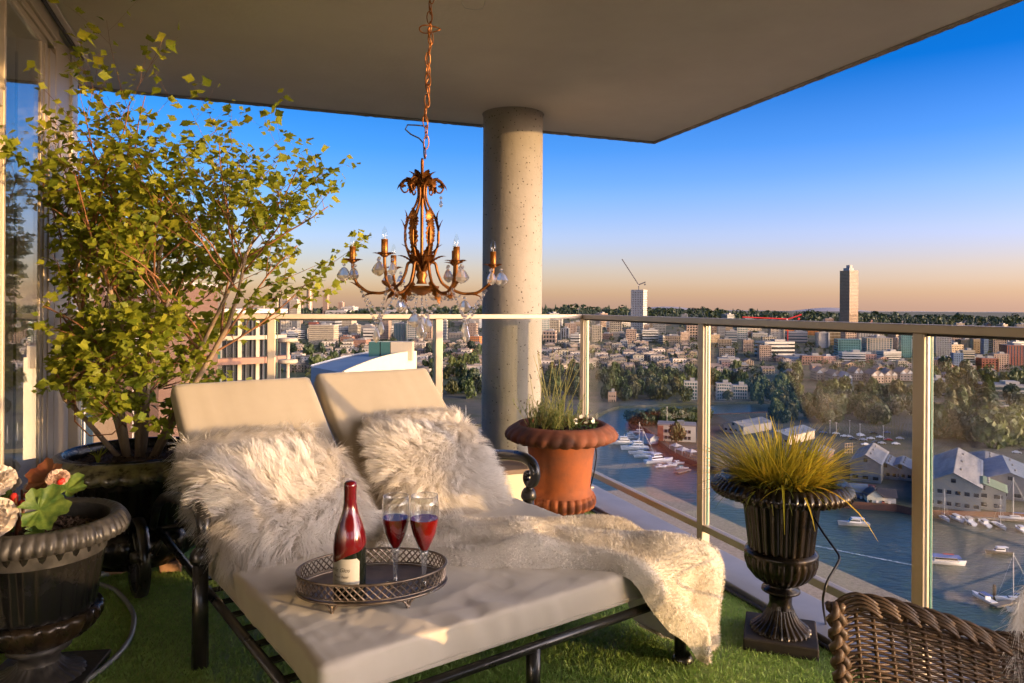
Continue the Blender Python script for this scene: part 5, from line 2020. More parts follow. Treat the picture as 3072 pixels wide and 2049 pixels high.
# ================================================================== the city across the water
WZ = -79.0
LZ = -77.0
def ridge_h(px):
    return interp(px, [(-800, -34), (600, -31), (1000, -27), (1300, -20), (1700, -17), (2100, -21), (2350, -28), (2700, -35), (3100, -38), (4200, -42)])
def ground_z(x, y):
    d = max(y, 1.0)
    px = 1536 + F * x / d
    g = interp(d, [(700, 0), (900, .10), (1300, .42), (1700, .75), (2100, 1), (2600, 1.0), (4000, .8), (9000, .6)])
    return -76.5 + (ridge_h(px) + 76.5) * g + (1.5 * n3(x * .004, y * .004, 3) if d > 760 else 0)
def hit(px, py, zmin=None):
    """where the sight line through a picture point meets the ground"""
    a, b = ray(px, py)
    d = 150.0
    while d < 6000:
        z = EYE + b * d
        g = ground_z(a * d, d) if d > 640 else LZ
        if z <= g:
            return Vector((a * d, d, g))
        d *= 1.006
    return Vector((a * 3000, 3000, ground_z(a * 3000, 3000)))

M_ground = mat('hillside_ground', (0.045, 0.065, 0.022), 0.95, c2=(0.11, 0.095, 0.065), scale=0.02, detail=8, ramp=(.4, .62))
M_shore = mat('shore_ground', (0.045, 0.055, 0.026), 0.95, c2=(0.10, 0.09, 0.07), scale=0.05, detail=8)
M_wallred = mat('rusty_sea_wall', (0.13, 0.060, 0.040), 0.9, c2=(0.085, 0.045, 0.034), scale=0.4)
# rising land
xs_ = [i for i in range(-40, 41)]
rowsd = [640, 700, 760, 830, 900, 1000, 1100, 1200, 1300, 1450, 1600, 1750, 1900, 2100, 2350, 2600, 3200, 4000, 5500, 9000, 14000, 20000, 26000, 32000, 40000]
m = MB()
nx = 80
vs, fs = [], []
for d in rowsd:
    for i in range(nx + 1):
        x = (i / nx - .5) * 2 * 1.35 * d
        vs.append(Vector((x, d, (ground_z(x, d) if d < 6000 else -75) - d * d / 12.7e6)))
for r_ in range(len(rowsd) - 1):
    for i in range(nx):
        a = r_ * (nx + 1) + i
        fs.append((a, a + 1, a + nx + 2, a + nx + 1))
m.add(vs, fs)
o = m.obj('hillside', M_ground, smooth=True)
tag(o, kind='structure')
# far mountains just above the horizon
m = MB()
def mtn(u, v):
    x = lerp(-3000, 30000, u)
    h = 20 + 330 * max(0, n3(u * 7, 2, 5) - .05) + 30 * n3(u * 22, 4, 1)
    return (x, 40000 + 3000 * v * (1 if v < 1 else 1), -200 + h * (1 - abs(2 * v - 1)))
m.grid(mtn, 90, 2)
o = m.obj('hills', mat('far_hill', (0.30, 0.28, 0.28), 1.0), smooth=True)  # distance haze put into the pale grey of the hills
tag(o, kind='structure')

def land(name, poly, z, skirt, mt):
    tri = tessellate_polygon([[Vector((p.x, p.y, 0)) for p in poly]])
    m = MB()
    k_ = len(poly)
    vs = [Vector((p.x, p.y, z)) for p in poly] + [Vector((p.x, p.y, z - skirt)) for p in poly]
    fs = []
    for q in tri:
        a, b, c = [vs[i] for i in q]
        fs.append(tuple(q) if (b - a).cross(c - a).z > 0 else tuple(reversed(q)))
    fs += [(i, k_ + i, k_ + (i + 1) % k_, (i + 1) % k_) for i in range(k_)]
    m.add(vs, fs)
    o = m.obj(name, mt)
    tag(o, kind='structure')
    return o
far_shore = [on(px, py, LZ) for px, py in ((-1500, 1330), (-200, 1310), (600, 1300), (1200, 1285), (1500, 1268), (1750, 1250), (1800, 1241), (1828, 1226), (1857, 1218), (1922, 1216), (2000, 1211), (2090, 1208), (2280, 1204), (2480, 1204), (2700, 1206))]
poly = far_shore + [Vector((520, 600, 0)), Vector((900, 705, 0)), Vector((-1600, 705, 0))]
land('waterfront', poly, LZ, 4, M_shore)
pen = [on(px, py, LZ) for px, py in ((1885, 1264), (1892, 1276), (1935, 1288), (1972, 1322), (2010, 1352), (2055, 1378), (2095, 1392), (2180, 1418), (2300, 1455), (2420, 1490), (2520, 1508), (2690, 1520), (2760, 1536), (3072, 1545), (3500, 1556), (4300, 1560))]
pen += [Vector((700, 560, 0)), on(2760, 1222, LZ), on(2500, 1226, LZ), on(2300, 1238, LZ), on(2090, 1248, LZ), on(1960, 1258, LZ)]
land('island', pen, LZ + .2, .01, M_shore)
m = MB()
k_ = len(pen)
m.add([Vector((p.x, p.y, LZ + .9)) for p in pen] + [Vector((p.x, p.y, WZ - 2)) for p in pen], [(i, k_ + i, k_ + i + 1, i + 1) for i in range(k_ - 1)])
o = m.obj('sea_wall', M_wallred)
tag(o, kind='structure')

# water
M_water = mat('harbour_water', (0.040, 0.068, 0.060), 0.28, spec=0.5, ior=1.33)
nn_ = M_water.node_tree
bb = nn_.nodes[M_water['b']]
tcw = nn_.nodes.new('ShaderNodeTexCoord')
mpw = nn_.nodes.new('ShaderNodeMapping')
mpw.inputs['Scale'].default_value = (0.10, 0.22, 1)
mpw.inputs['Rotation'].default_value = (0, 0, .45)
nn_.links.new(tcw.outputs['Object'], mpw.inputs[0])
wn = nn_.nodes.new('ShaderNodeTexNoise')
wn.inputs['Scale'].default_value = 2.2
wn.inputs['Detail'].default_value = 5
wn.inputs['Distortion'].default_value = .6
nn_.links.new(mpw.outputs[0], wn.inputs['Vector'])
wb = nn_.nodes.new('ShaderNodeBump')
wb.inputs['Strength'].default_value = 0.55
wb.inputs['Distance'].default_value = 0.9
nn_.links.new(wn.outputs['Fac'], wb.inputs['Height'])
nn_.links.new(wb.outputs[0], bb.inputs['Normal'])
m = MB()
m.add([Vector((-2500, 30, WZ)), Vector((2500, 30, WZ)), Vector((2500, 720, WZ)), Vector((-2500, 720, WZ))], [(0, 1, 2, 3)])
o = m.obj('water', M_water)
tag(o, kind='structure')
# city floor on this side of the inlet, under the tower
m = MB()
m.box2((-2500, -3000, WZ - 5), (2500, 60, LZ + .2))
o = m.obj('near_ground', M_shore)
tag(o, kind='structure')
m = MB()
m.box2((2500, -3000, WZ - 5), (9000, 9000, WZ + .5))
m.box2((-9000, -3000, WZ - 5), (-2500, 9000, WZ + .5))
o = m.obj('outer_ground', M_shore)
tag(o, kind='structure')
# a boat's foam wake
M_foam = mat('wake_foam', (0.55, 0.60, 0.62), 0.6, c2=(0.10, 0.18, 0.20), scale=1.5, ramp=(.35, .6))
m = MB()
wp_ = [on(2440, 1636, WZ + .05), on(2560, 1660, WZ + .05), on(2660, 1680, WZ + .05), on(2780, 1703, WZ + .05)]
wp_ = smooth_path(wp_, 10, 1)
for a, b in zip(wp_, wp_[1:]):
    d_ = (b - a).normalized()
    s_ = Vector((-d_.y, d_.x, 0))
    m.add([a - s_ * .55, a + s_ * .55, b + s_ * .6, b - s_ * .6], [(0, 3, 2, 1)])
o = m.obj('boat_wake', M_foam)
tag(o, 'thin white foam wake trailing across the harbour water', 'wake', kind='stuff')

# ------------------------------------------------------------------ city materials
def bm_(name, c, r_=.8, c2=None):
    return mat(name, c, r_, c2=c2 or tuple(v * .86 for v in c), scale=.12)
W = dict(
    white=bm_('wall_white', (.54, .50, .43)), cream=bm_('wall_cream', (.50, .42, .30)), beige=bm_('wall_beige', (.46, .38, .29)),
    pink=bm_('wall_pink', (.42, .30, .22)), red=bm_('wall_redbrick', (.30, .10, .065)), orange=bm_('wall_orange', (.55, .20, .06)),
    grey=bm_('wall_grey', (.30, .30, .30)), dark=bm_('wall_dark', (.09, .085, .085)), blue=bm_('wall_blue', (.17, .24, .34)),
    teal=bm_('wall_teal', (.12, .26, .25)), tan=bm_('wall_tan', (.42, .31, .20)), brick=bm_('wall_brick', (.36, .20, .14)), concrete=bm_('wall_concrete', (.38, .36, .33)),
    crimson=bm_('crane_red', (.60, .03, .03)))
G = dict(
    dark=panemat('far_dark_glass', ior=1.9, dark=(.030, .033, .036)), blue=panemat('far_blue_glass', ior=2.0, dark=(.05, .08, .11)),
    teal=panemat('far_teal_glass', ior=2.0, dark=(.05, .13, .12)), amber=panemat('far_amber_glass', ior=2.0, dark=(.16, .10, .035)))
M_roof = bm_('flat_roof', (.22, .21, .20))

def facade(w_, d_, h, floors, cols, style, band=.35, pier=.5, proud=.35):
    """frame standing proud of a glazed core: bands at the floors, piers between windows (w along x, d along y)"""
    m = MB()
    fh = h / floors
    if style in ('grid', 'band', 'pier'):
        if style != 'pier':
            for i in range(floors + 1):
                z = i * fh
                bh = fh * band
                m.box((0, 0, min(max(z, bh / 2), h - bh / 2)), (w_ + proud * 2, d_ + proud * 2, bh))
        if style != 'band':
            for axis, L_, O_ in ((0, w_, d_), (1, d_, w_)):
                n_ = max(1, int(round(cols * L_ / max(w_, 1e-3))))
                for j in range(n_ + 1):
                    q = -L_ / 2 + L_ * j / n_
                    for sg in (-1, 1):
                        pw_ = L_ / n_ * pier
                        if axis == 0:
                            m.box((q, sg * (O_ / 2 + proud * .45), h / 2), (pw_, proud * .9, h - .02))
                        else:
                            m.box((sg * (O_ / 2 + proud * .45), q, h / 2), (proud * .9, pw_, h - .02))
    elif style == 'balcony':
        for i in range(floors + 1):
            z = min(i * fh, h - .2)
            m.box((0, 0, z + .15), (w_ + proud * 4, d_ + proud * 4, .5))
            if i < floors:
                for sg in (-1, 1):
                    m.box((0, sg * (d_ / 2 + proud * 2 - .1), z + .8), (w_ * .8, .12, .9))
                    m.box((sg * (w_ / 2 + proud * 2 - .1), 0, z + .8), (.12, d_ * .8, .9))
        for j in range(cols + 1):
            q = -w_ / 2 + w_ * j / cols
            for sg in (-1, 1):
                m.box((q, sg * (d_ / 2 + proud * .6), h / 2), (w_ / cols * pier, proud * 1.2, h))
    return m

placed = []
def building(x0, x1, yt, yb, label, wall='white', glass='dark', floors=6, cols=8, style='grid', yaw=None, depth=None, band=.45, pier=.45, name='apartment_building',
             cat='building', roof=True, at_d=None, extra=None, proud=None, fw=None):
    xm = (x0 + x1) / 2
    base = hit(xm, yb)
    d = base.y
    if at_d:
        d = at_d
        a, b = ray(xm, yb)
        base = Vector((a * d, d, EYE + b * d))
    a, bt = ray(xm, yt)
    h = EYE + bt * d - base.z
    w_ = (x1 - x0) / F * d
    yaw = R(-12) if yaw is None else yaw
    depth = depth or w_ * .8
    c_, s_ = abs(math.cos(yaw)), abs(math.sin(yaw))
    fw = fw or max(w_ * .45, (w_ - depth * s_ * .8) / max(c_, .3))
    t = thing(name, label, cat, base + Vector((0, depth / 2, -6 if not at_d else 0)), yaw)
    h += 6 if not at_d else 0
    proud = proud or min(.5, fw * .03)
    cw, cd = fw - 2 * proud, depth - 2 * proud
    m = MB()
    m.box((0, 0, h / 2), (cw, cd, h - .3))
    m.obj('glazing', G[glass], t)
    fl = floors + (max(1, int(round(6 / (h / (floors + 1)))) if not at_d else 0))
    o = facade(cw, cd, h, fl, cols, style, band, pier, proud).obj('facade_frame', W[wall], t)
    o['kind'] = 'stuff'
    if roof:
        m = MB()
        m.box((0, 0, h - .05), (cw + proud * 2.2, cd + proud * 2.2, .9))
        rf = m.obj('roof', W[wall], t)
        m = MB()
        m.box((0, 0, h + .42), (cw - .6, cd - .6, .06))
        m.obj('roof_deck', M_roof, rf)
        m = MB()
        m.box((fw * .12, 0, h + 1.6), (fw * .35, depth * .4, 2.6))
        m.obj('plant_room', W['concrete'], rf)
    placed.append((base.x, base.y + depth / 2, max(fw, depth) * .62))
    return t

# ------------------------------------------------------------------ the named buildings, left to right
B = building
B(770, 795, 909, 985, 'cream block with a low top, leftmost of the hospital slabs above the railing', 'cream', floors=14, cols=6, band=.5, pier=.5)
B(797, 838, 895, 985, 'tallest cream slab with rows of small dark windows above the railing', 'cream', floors=18, cols=9, band=.45, pier=.45)
B(841, 866, 892, 985, 'cream slab next to the tallest one, a blank wall toward its left', 'cream', floors=18, cols=5, band=.5, pier=.6)
B(868, 896, 901, 985, 'cream slab with square windows, rightmost of the hospital slabs', 'cream', floors=15, cols=7, band=.45, pier=.5)
B(886, 896, 886, 940, 'thin dark tower under construction right of the cream slabs', 'pink', floors=20, cols=3, name='tower')
B(899, 907, 900, 940, 'short dark tower between the thin one and the flared one', 'pink', floors=14, cols=3, name='tower')
B(968, 984, 885, 944, 'red brown tower with straight sides, second tall one on the left skyline', 'pink', 'amber', floors=22, cols=4, name='tower')
B(1014, 1030, 907, 944, 'lowest unfinished tower on the left skyline', 'pink', floors=10, cols=4, name='tower')
B(976, 1050, 932, 958, 'long low white building on the ridge seen above the railing', 'white', floors=3, cols=14, band=.5)
B(1024, 1068, 921, 948, 'white stepped block on the ridge left of the crystal drops', 'white', floors=4, cols=8)
B(1148, 1215, 930, 952, 'long pale hall roof on the wooded ridge behind the chandelier drops', 'white', floors=2, cols=8, band=.6)
B(925, 1006, 976, 1034, 'wide cream office block with nine rows of upright windows behind the left railing bay', 'cream', floors=9, cols=24, band=.38, pier=.38, yaw=R(-6), depth=22)
B(926, 955, 967, 1000, 'low red roofed block peeking over the wide cream office', 'red', floors=3, cols=5, band=.6)
B(957, 1015, 957, 1000, 'grey block with dark window bands behind the wide cream office', 'grey', floors=5, cols=10, style='band', band=.5)
B(1015, 1062, 953, 992, 'cream block dotted with red shaded windows right of the wide office', 'cream', 'amber', floors=6, cols=9, band=.5, pier=.55)
B(1066, 1126, 977, 995, 'low plain beige hall behind the white banded block', 'beige', floors=2, cols=6, band=.7)
B(1089, 1131, 985, 1024, 'white block with bold horizontal bands behind the left railing bay', 'white', floors=4, cols=6, style='band', band=.58, yaw=R(-4))
B(1060, 1105, 1020, 1042, 'brown brick row with wide windows below the white banded block', 'brick', floors=4, cols=9, band=.5)
B(1139, 1170, 950, 1022, 'slim pink apartment tower with white corners behind the crystal drops', 'pink', floors=13, cols=6, band=.45, pier=.5)
B(1181, 1216, 971, 1026, 'dark green glass tower with thin white fins', 'grey', 'teal', floors=12, cols=6, style='pier', pier=.2)
B(1221, 1256, 959, 1028, 'white edged glass tower left of the middle railing post', 'white', 'teal', floors=12, cols=5, style='balcony', pier=.25)
B(1276, 1306, 955, 985, 'pale stepped building on the slope just left of the middle post', 'white', floors=5, cols=6)
B(1325, 1342, 961, 1024, 'narrow blue and white tower just right of the middle post', 'white', 'blue', floors=14, cols=4, style='band', band=.35)
B(1410, 1444, 950, 985, 'white gridded block touching the left edge of the column', 'white', floors=9, cols=9, band=.4, pier=.4)
B(1388, 1404, 972, 1010, 'small grey block left of the pink stepped tower', 'grey', floors=7, cols=4)
B(1402, 1432, 970, 1030, 'pink stepped apartment tower left of the column', 'pink', floors=12, cols=5, style='balcony', pier=.4)
B(1406, 1444, 1010, 1034, 'orange red low rise with big windows by the column', 'orange', 'teal', floors=4, cols=5, band=.35, pier=.35)
B(1629, 1672, 993, 1030, 'salmon block with a deep loggia grid right of the column', 'pink', floors=3, cols=4, band=.3, pier=.25)
B(1683, 1709, 985, 1020, 'raw concrete block with tall slots right of the salmon one', 'concrete', floors=3, cols=3, style='pier', pier=.5)
B(1712, 1742, 1003, 1044, 'white balconied block behind the corner post', 'white', floors=5, cols=5, style='band', band=.5)
B(1655, 1690, 955, 980, 'pale apartment block half lost in ridge trees right of the column', 'white', floors=5, cols=7)
B(1777, 1808, 977, 1026, 'cream balconied tower left of the crane tower in the first side pane', 'cream', floors=10, cols=5, style='balcony', pier=.35)
B(1820, 1862, 966, 990, 'low grey hall behind the cream balconied tower', 'grey', floors=3, cols=8)
B(1862, 1884, 1020, 1040, 'small white stepped villa block below the crane tower', 'white', floors=4, cols=4)
ct = B(1896, 1944, 869, 990, 'pale unfinished concrete tower with a crane on top', 'white', floors=22, cols=7, band=.45, pier=.45, name='tower', yaw=R(-28), roof=False)
B(1928, 1976, 990, 1028, 'white office with bright horizontal window bands below the crane tower', 'white', floors=5, cols=8, style='band', band=.5, yaw=R(-3))
B(1926, 1962, 976, 990, 'pinkish block behind the white banded office', 'pink', floors=3, cols=9)
B(1960, 2002, 966, 1004, 'cream gridded apartment block right of the white banded office', 'cream', floors=7, cols=9, band=.4, pier=.45)
B(2060, 2095, 970, 1024, 'pink gridded block with deep square windows left of the second side post', 'pink', floors=7, cols=4, band=.3, pier=.3, yaw=R(-3))
B(2135, 2152, 974, 1004, 'narrow pink gridded block just right of the second side post', 'pink', floors=6, cols=3, band=.35, pier=.35)
B(2155, 2180, 976, 1008, 'grey tower block behind the silver banded office', 'grey', floors=7, cols=6)
B(2178, 2215, 994, 1036, 'silver grey office with dark bands above the long white terrace', 'grey', 'blue', floors=6, cols=6, style='band', band=.45)
B(2178, 2206, 980, 992, 'yellow lit block behind the silver grey office', 'tan', 'amber', floors=3, cols=6)
B(2260, 2310, 1000, 1014, 'low white terrace of houses in the trees left of the beige tower', 'white', floors=2, cols=10)
B(2314, 2356, 979, 1032, 'blank beige block with a lit right edge below the railing', 'beige', floors=8, cols=3, band=.75, pier=.7)
B(2358, 2392, 979, 1012, 'bright orange red block under the red crane', 'orange', floors=5, cols=8, band=.45, pier=.5)
B(2366, 2430, 996, 1030, 'grey office with thin pale bands right of the red mast', 'grey', 'blue', floors=4, cols=8, style='band', band=.5)
B(2284, 2386, 1026, 1076, 'wide white office with four bold ribbon bands in the third pane', 'white', floors=4, cols=6, style='band', band=.42, yaw=R(8), depth=30)
B(2427, 2462, 984, 1006, 'orange lit block with vertical ribs', 'orange', 'amber', floors=4, cols=8, style='pier', pier=.5)
B(2457, 2488, 998, 1044, 'blank grey concrete slab at the end of the amber glass hall', 'concrete', floors=5, cols=2, band=.9, pier=.9)
B(2487, 2578, 988, 1036, 'long amber glass office with thin white floors', 'cream', 'amber', floors=5, cols=22, band=.14, pier=.14, yaw=R(-3), depth=24)
B(2519, 2591, 1019, 1074, 'wide sea green glass block with balconies below the tallest high rise', 'teal', 'teal', floors=7, cols=9, style='balcony', pier=.3, roof=False)
B(2579, 2626, 988, 1044, 'white tower striped with upright fins', 'white', 'blue', floors=10, cols=9, style='pier', pier=.5)
B(2606, 2686, 1015, 1076, 'wide cream and green glass tower with balconies right of the sea green block', 'cream', 'teal', floors=10, cols=9, style='balcony', pier=.3)
B(2624, 2655, 990, 1016, 'cream tower behind the balconied one', 'cream', 'amber', floors=7, cols=5)
B(2706, 2738, 996, 1074, 'pale green glass tower behind the third side post', 'teal', 'teal', floors=16, cols=5, style='balcony', pier=.3)
B(2522, 2587, 812, 1000, 'tallest dark high rise with a lit right face on the right skyline', 'tan', 'dark', floors=44, cols=12, band=.28, pier=.28, name='tower', yaw=R(-66), depth=25, fw=25)
p = placed[-1]
m = MB()
tw_ = at(2554, 813, p[1])
m.box((0, 0, 0), (15, 13, 8))
o = m.obj('stepped_crown', W['concrete'], None, (p[0] - 1, p[1], tw_.z + 2), R(-66))
m2_ = MB()
m2_.box((2, 0, 7), (9, 8, 6))
m2_.obj('mast_base', W['concrete'], o)
hr_ = [q for q in bpy.data.objects if q.get('label', '').startswith('tallest dark high rise')][0]
bpy.context.view_layer.update()
mw_ = o.matrix_world.copy()
o.parent = hr_
o.matrix_parent_inverse = hr_.matrix_world.inverted()
B(2518, 2590, 1070, 1080, 'long low pink roofed terrace below the sea green block', 'pink', floors=2, cols=14)
B(2350, 2452, 1072, 1086, 'long low blue white shed row below the ribbon office', 'blue', floors=2, cols=16, band=.6)
B(2696, 2724, 1083, 1112, 'small cream block by the third side post', 'cream', floors=4, cols=4)
B(2159, 2228, 1077, 1098, 'long white terrace with two rows of windows in the third pane', 'white', floors=2, cols=14, band=.4)
B(2168, 2192, 1068, 1080, 'small white rooftop row above the long white terrace', 'white', floors=1, cols=4)
B(2212, 2252, 1096, 1114, 'pale block with tall loggias below the long white terrace', 'beige', floors=3, cols=8, band=.3, pier=.3)
B(2811, 2860, 1000, 1076, 'tall grey apartment slab right of the third side post', 'grey', floors=13, cols=9)
B(2857, 2885, 1003, 1044, 'pink and white tower right of the grey slab', 'pink', floors=9, cols=4, style='balcony', pier=.35)
B(2884, 2923, 1019, 1052, 'dark blank block in the last pane', 'dark', floors=4, cols=3, band=.85, pier=.85)
B(2922, 2953, 1018, 1060, 'tan brick block beside the dark blank one', 'tan', floors=6, cols=3, band=.7, pier=.7)
B(2954, 2984, 1018, 1064, 'grey blue tower between the tan and the pinkish blocks', 'blue', 'blue', floors=9, cols=5)
B(2983, 3024, 1013, 1072, 'pinkish apartment tower with balconies near the right edge', 'pink', floors=10, cols=6, style='balcony', pier=.3)
B(3026, 3090, 1037, 1098, 'white and red block with upright slots at the right edge', 'red', 'blue', floors=6, cols=7, style='pier', pier=.6)
B(3030, 3085, 995, 1030, 'pale block on the slope at the far right edge', 'beige', floors=6, cols=9)
B(2891, 2929, 1052, 1112, 'cream block with strong horizontal bands in the last pane', 'cream', floors=8, cols=4, style='band', band=.5)
B(2863, 2892, 1060, 1112, 'blue grey block left of the cream banded one', 'blue', 'blue', floors=8, cols=4)
B(2895, 2932, 1098, 1124, 'low salmon block with square windows below the cream banded one', 'pink', floors=3, cols=5, band=.4, pier=.45)
B(2949, 3001, 1076, 1116, 'red brick block with pale balconies at right', 'red', floors=5, cols=5, band=.45, pier=.5)
B(2928, 2950, 1084, 1110, 'small grey block between salmon and red brick blocks', 'grey', floors=4, cols=4)
B(2795, 2840, 1137, 1190, 'grey terrace block in trees beside the third side post', 'grey', floors=6, cols=4, style='band', band=.5)
B(2985, 3110, 1158, 1212, 'open parking structure with thin pale decks at right', 'grey', 'blue', floors=4, cols=8, style='band', band=.3)
B(2054, 2098, 1146, 1200, 'white stepped flats with green glass left of the second side post', 'white', 'teal', floors=5, cols=5, band=.3, pier=.3)
B(2152, 2200, 1152, 1200, 'white stepped flats with deep terraces right of the second side post', 'white', 'teal', floors=5, cols=6, band=.3, pier=.3, style='balcony')
B(2200, 2248, 1158, 1198, 'white gridded flats right of the deep terraces', 'white', 'teal', floors=4, cols=6, band=.3, pier=.3)
B(1825, 1850, 1178, 1208, 'pink pavilion at the water in the first right pane', 'pink', floors=2, cols=4, band=.5, pier=.5)

# flared far tower on the left skyline
p = hit(928, 945)
sc_ = p.y / F
t = thing('tower', 'tallest flared red brown tower on the left skyline, spreading at its foot', 'building', p + Vector((0, 0, -4)))
m = MB()
m.lathe([(14 * sc_, 0), (11 * sc_, 10 * sc_), (8.6 * sc_, 28 * sc_), (8 * sc_, 50 * sc_), (8 * sc_, 82 * sc_)], 20)
m.obj('glazing', G['amber'], t)
m = MB()
for i in range(26):
    z = i / 26 * 82 * sc_
    r_ = interp(z / sc_, [(0, 14), (10, 11), (28, 8.6), (50, 8), (90, 8)]) * sc_ + .4
    m.lathe([(r_, z), (r_, z + 1.4)], 20)
o = m.obj('facade_frame', W['pink'], t)
o['kind'] = 'stuff'

# tower cranes
def crane(px, py, d, h, jib, lab, mt, ang, yaw, cjib=.25):
    p = at(px, py, d)
    t = thing('tower_crane', lab, 'crane', p, yaw)
    m = MB()
    m.box((0, 0, h / 2), (1.6, 1.6, h))
    m.obj('mast', mt, t)
    m = MB()
    e = Vector((math.cos(ang) * jib, 0, h + math.sin(ang) * jib))
    m.tube([(0, 0, h), e], 1.0, 4)
    m.obj('jib', mt, t)
    m = MB()
    m.tube([(0, 0, h), (-jib * cjib * math.cos(ang * .5), 0, h + jib * cjib * .35)], 1.1, 4)
    m.box((-jib * cjib * .8, 0, h + .5), (3, 2, 3))
    m.obj('counter_jib', mt, t)
    m = MB()
    m.box((1.2, 0, h - 1), (2, 2, 2.4))
    m.obj('cab', W['white'], t)
M_cr = bm_('crane_grey', (.10, .10, .11))
pd = hit(1920, 990).y
crane(1916, 872, pd + 14, 12, 62, 'dark luffing crane with its jib raised on the unfinished tower', M_cr, R(57), pi * .97)
pd2 = hit(2362, 1030).y
crane(2363, 1030, pd2, at(2363, 957, pd2).z - at(2363, 1030, pd2).z, 75, 'red tower crane with a long level jib just above the railing', W['crimson'], R(2), pi * .98, .3)
for px, py, lab in ((880, 905, 'thin far crane left of the flared tower'), (930, 872, 'thin far crane over the flared tower'), (975, 886, 'thin far crane over the straight red brown tower')):
    crane(px, py, 2300, 10, 26, lab, M_cr, R(4), .3)

# ------------------------------------------------------------------ gabled condominiums above the parking
def gable(mw, md, mh, rh, base_z=0):
    """walls + roof meshes of a gabled block, ridge along y"""
    a = MB()
    a.add([Vector(v) for v in ((-mw, -md, 0), (mw, -md, 0), (mw, md, 0), (-mw, md, 0), (-mw, -md, mh), (mw, -md, mh), (mw, md, mh), (-mw, md, mh), (0, -md, mh + rh), (0, md, mh + rh))],
          [(0, 1, 5, 8, 4), (1, 2, 6, 5), (2, 3, 7, 9, 6), (3, 0, 4, 7)])
    r_ = MB()
    o_ = .6
    for sg in (-1, 1):
        sl = Vector((sg * mw, 0, -rh)).normalized()
        e = Vector((sg * mw, 0, mh)) + sl * o_
        k_ = Vector((0, 0, mh + rh))
        n_ = Vector((sg * rh, 0, mw)).normalized() * .25
        vs = [Vector((e.x, -md - o_, e.z)), Vector((e.x, md + o_, e.z)), Vector((k_.x, md + o_, k_.z)), Vector((k_.x, -md - o_, k_.z))]
        r_.add(vs + [v + n_ for v in vs], [(0, 1, 2, 3), (4, 7, 6, 5), (0, 4, 5, 1), (1, 5, 6, 2), (2, 6, 7, 3), (3, 7, 4, 0)])
    return a, r_
M_gw = bm_('condo_wall', (.42, .33, .26))
M_gr = bm_('condo_roof', (.22, .17, .14))
M_trim = bm_('white_trim', (.68, .64, .58))
def windows_on(mw, md, mh, nw, nf, sill=.9, ww_=1.1, wh=1.4):
    m = MB()
    for f in range(nf):
        z = sill + f * mh / nf + wh / 2
        for j in range(nw):
            x = -mw + (j + .5) * 2 * mw / nw
            m.box((x, -md - .02, z), (ww_, .12, wh))
        n2 = max(2, int(nw * md / mw))
        for j in range(n2):
            y = -md + (j + .5) * 2 * md / n2
            for sg in (-1, 1):
                m.box((sg * (mw + .02), y, z), (.12, ww_, wh))
    return m
condo = ((2352, 2392, 1148, 'gabled condominium with a lit porch, leftmost row above the parking'), (2440, 2482, 1142, 'gabled condominium second from left above the parking'),
         (2483, 2518, 1148, 'gabled condominium third from left above the parking'), (2519, 2548, 1156, 'grey blue twin gabled house in the middle above the parking'),
         (2552, 2580, 1142, 'gabled condominium just right of the grey blue twin gables'), (2600, 2640, 1148, 'wide gabled condominium right of the middle above the parking'),
         (2645, 2682, 1146, 'gabled condominium second from the third side post'), (2688, 2728, 1142, 'gabled condominium nearest the third side post'))
for i, (x0, x1, yb, lab) in enumerate(condo):
    p = hit((x0 + x1) / 2, yb)
    mw = (x1 - x0) / F * p.y / 2
    t = thing('condominium', lab, 'house', p, R(-8 + 4 * (i % 3)))
    a, r_ = gable(mw * .95, 9, 9, 4.2)
    wl = a.obj('wall', W['blue'] if i == 3 else M_gw, t)
    r_.obj('roof', W['grey'] if i == 3 else M_gr, t)
    o = windows_on(mw * .95, 9, 9, 4, 3).obj('windows', G['dark'], t)
    o['kind'] = 'stuff'
    for sg in (-1, 1):
        m = MB()
        e = mw * .5 * sg
        m.add([Vector((e - mw * .42, -9.8, 7.5)), Vector((e, -9.8, 11.0)), Vector((e + mw * .42, -9.8, 7.5)), Vector((e - mw * .42, -9.1, 7.5)), Vector((e, -9.1, 11)), Vector((e + mw * .42, -9.1, 7.5))], [(0, 1, 2), (0, 3, 4, 1), (1, 4, 5, 2), (3, 5, 4), (0, 2, 5, 3)])
        m.obj('gable_front', M_trim, wl)
    placed.append((p.x, p.y, mw))

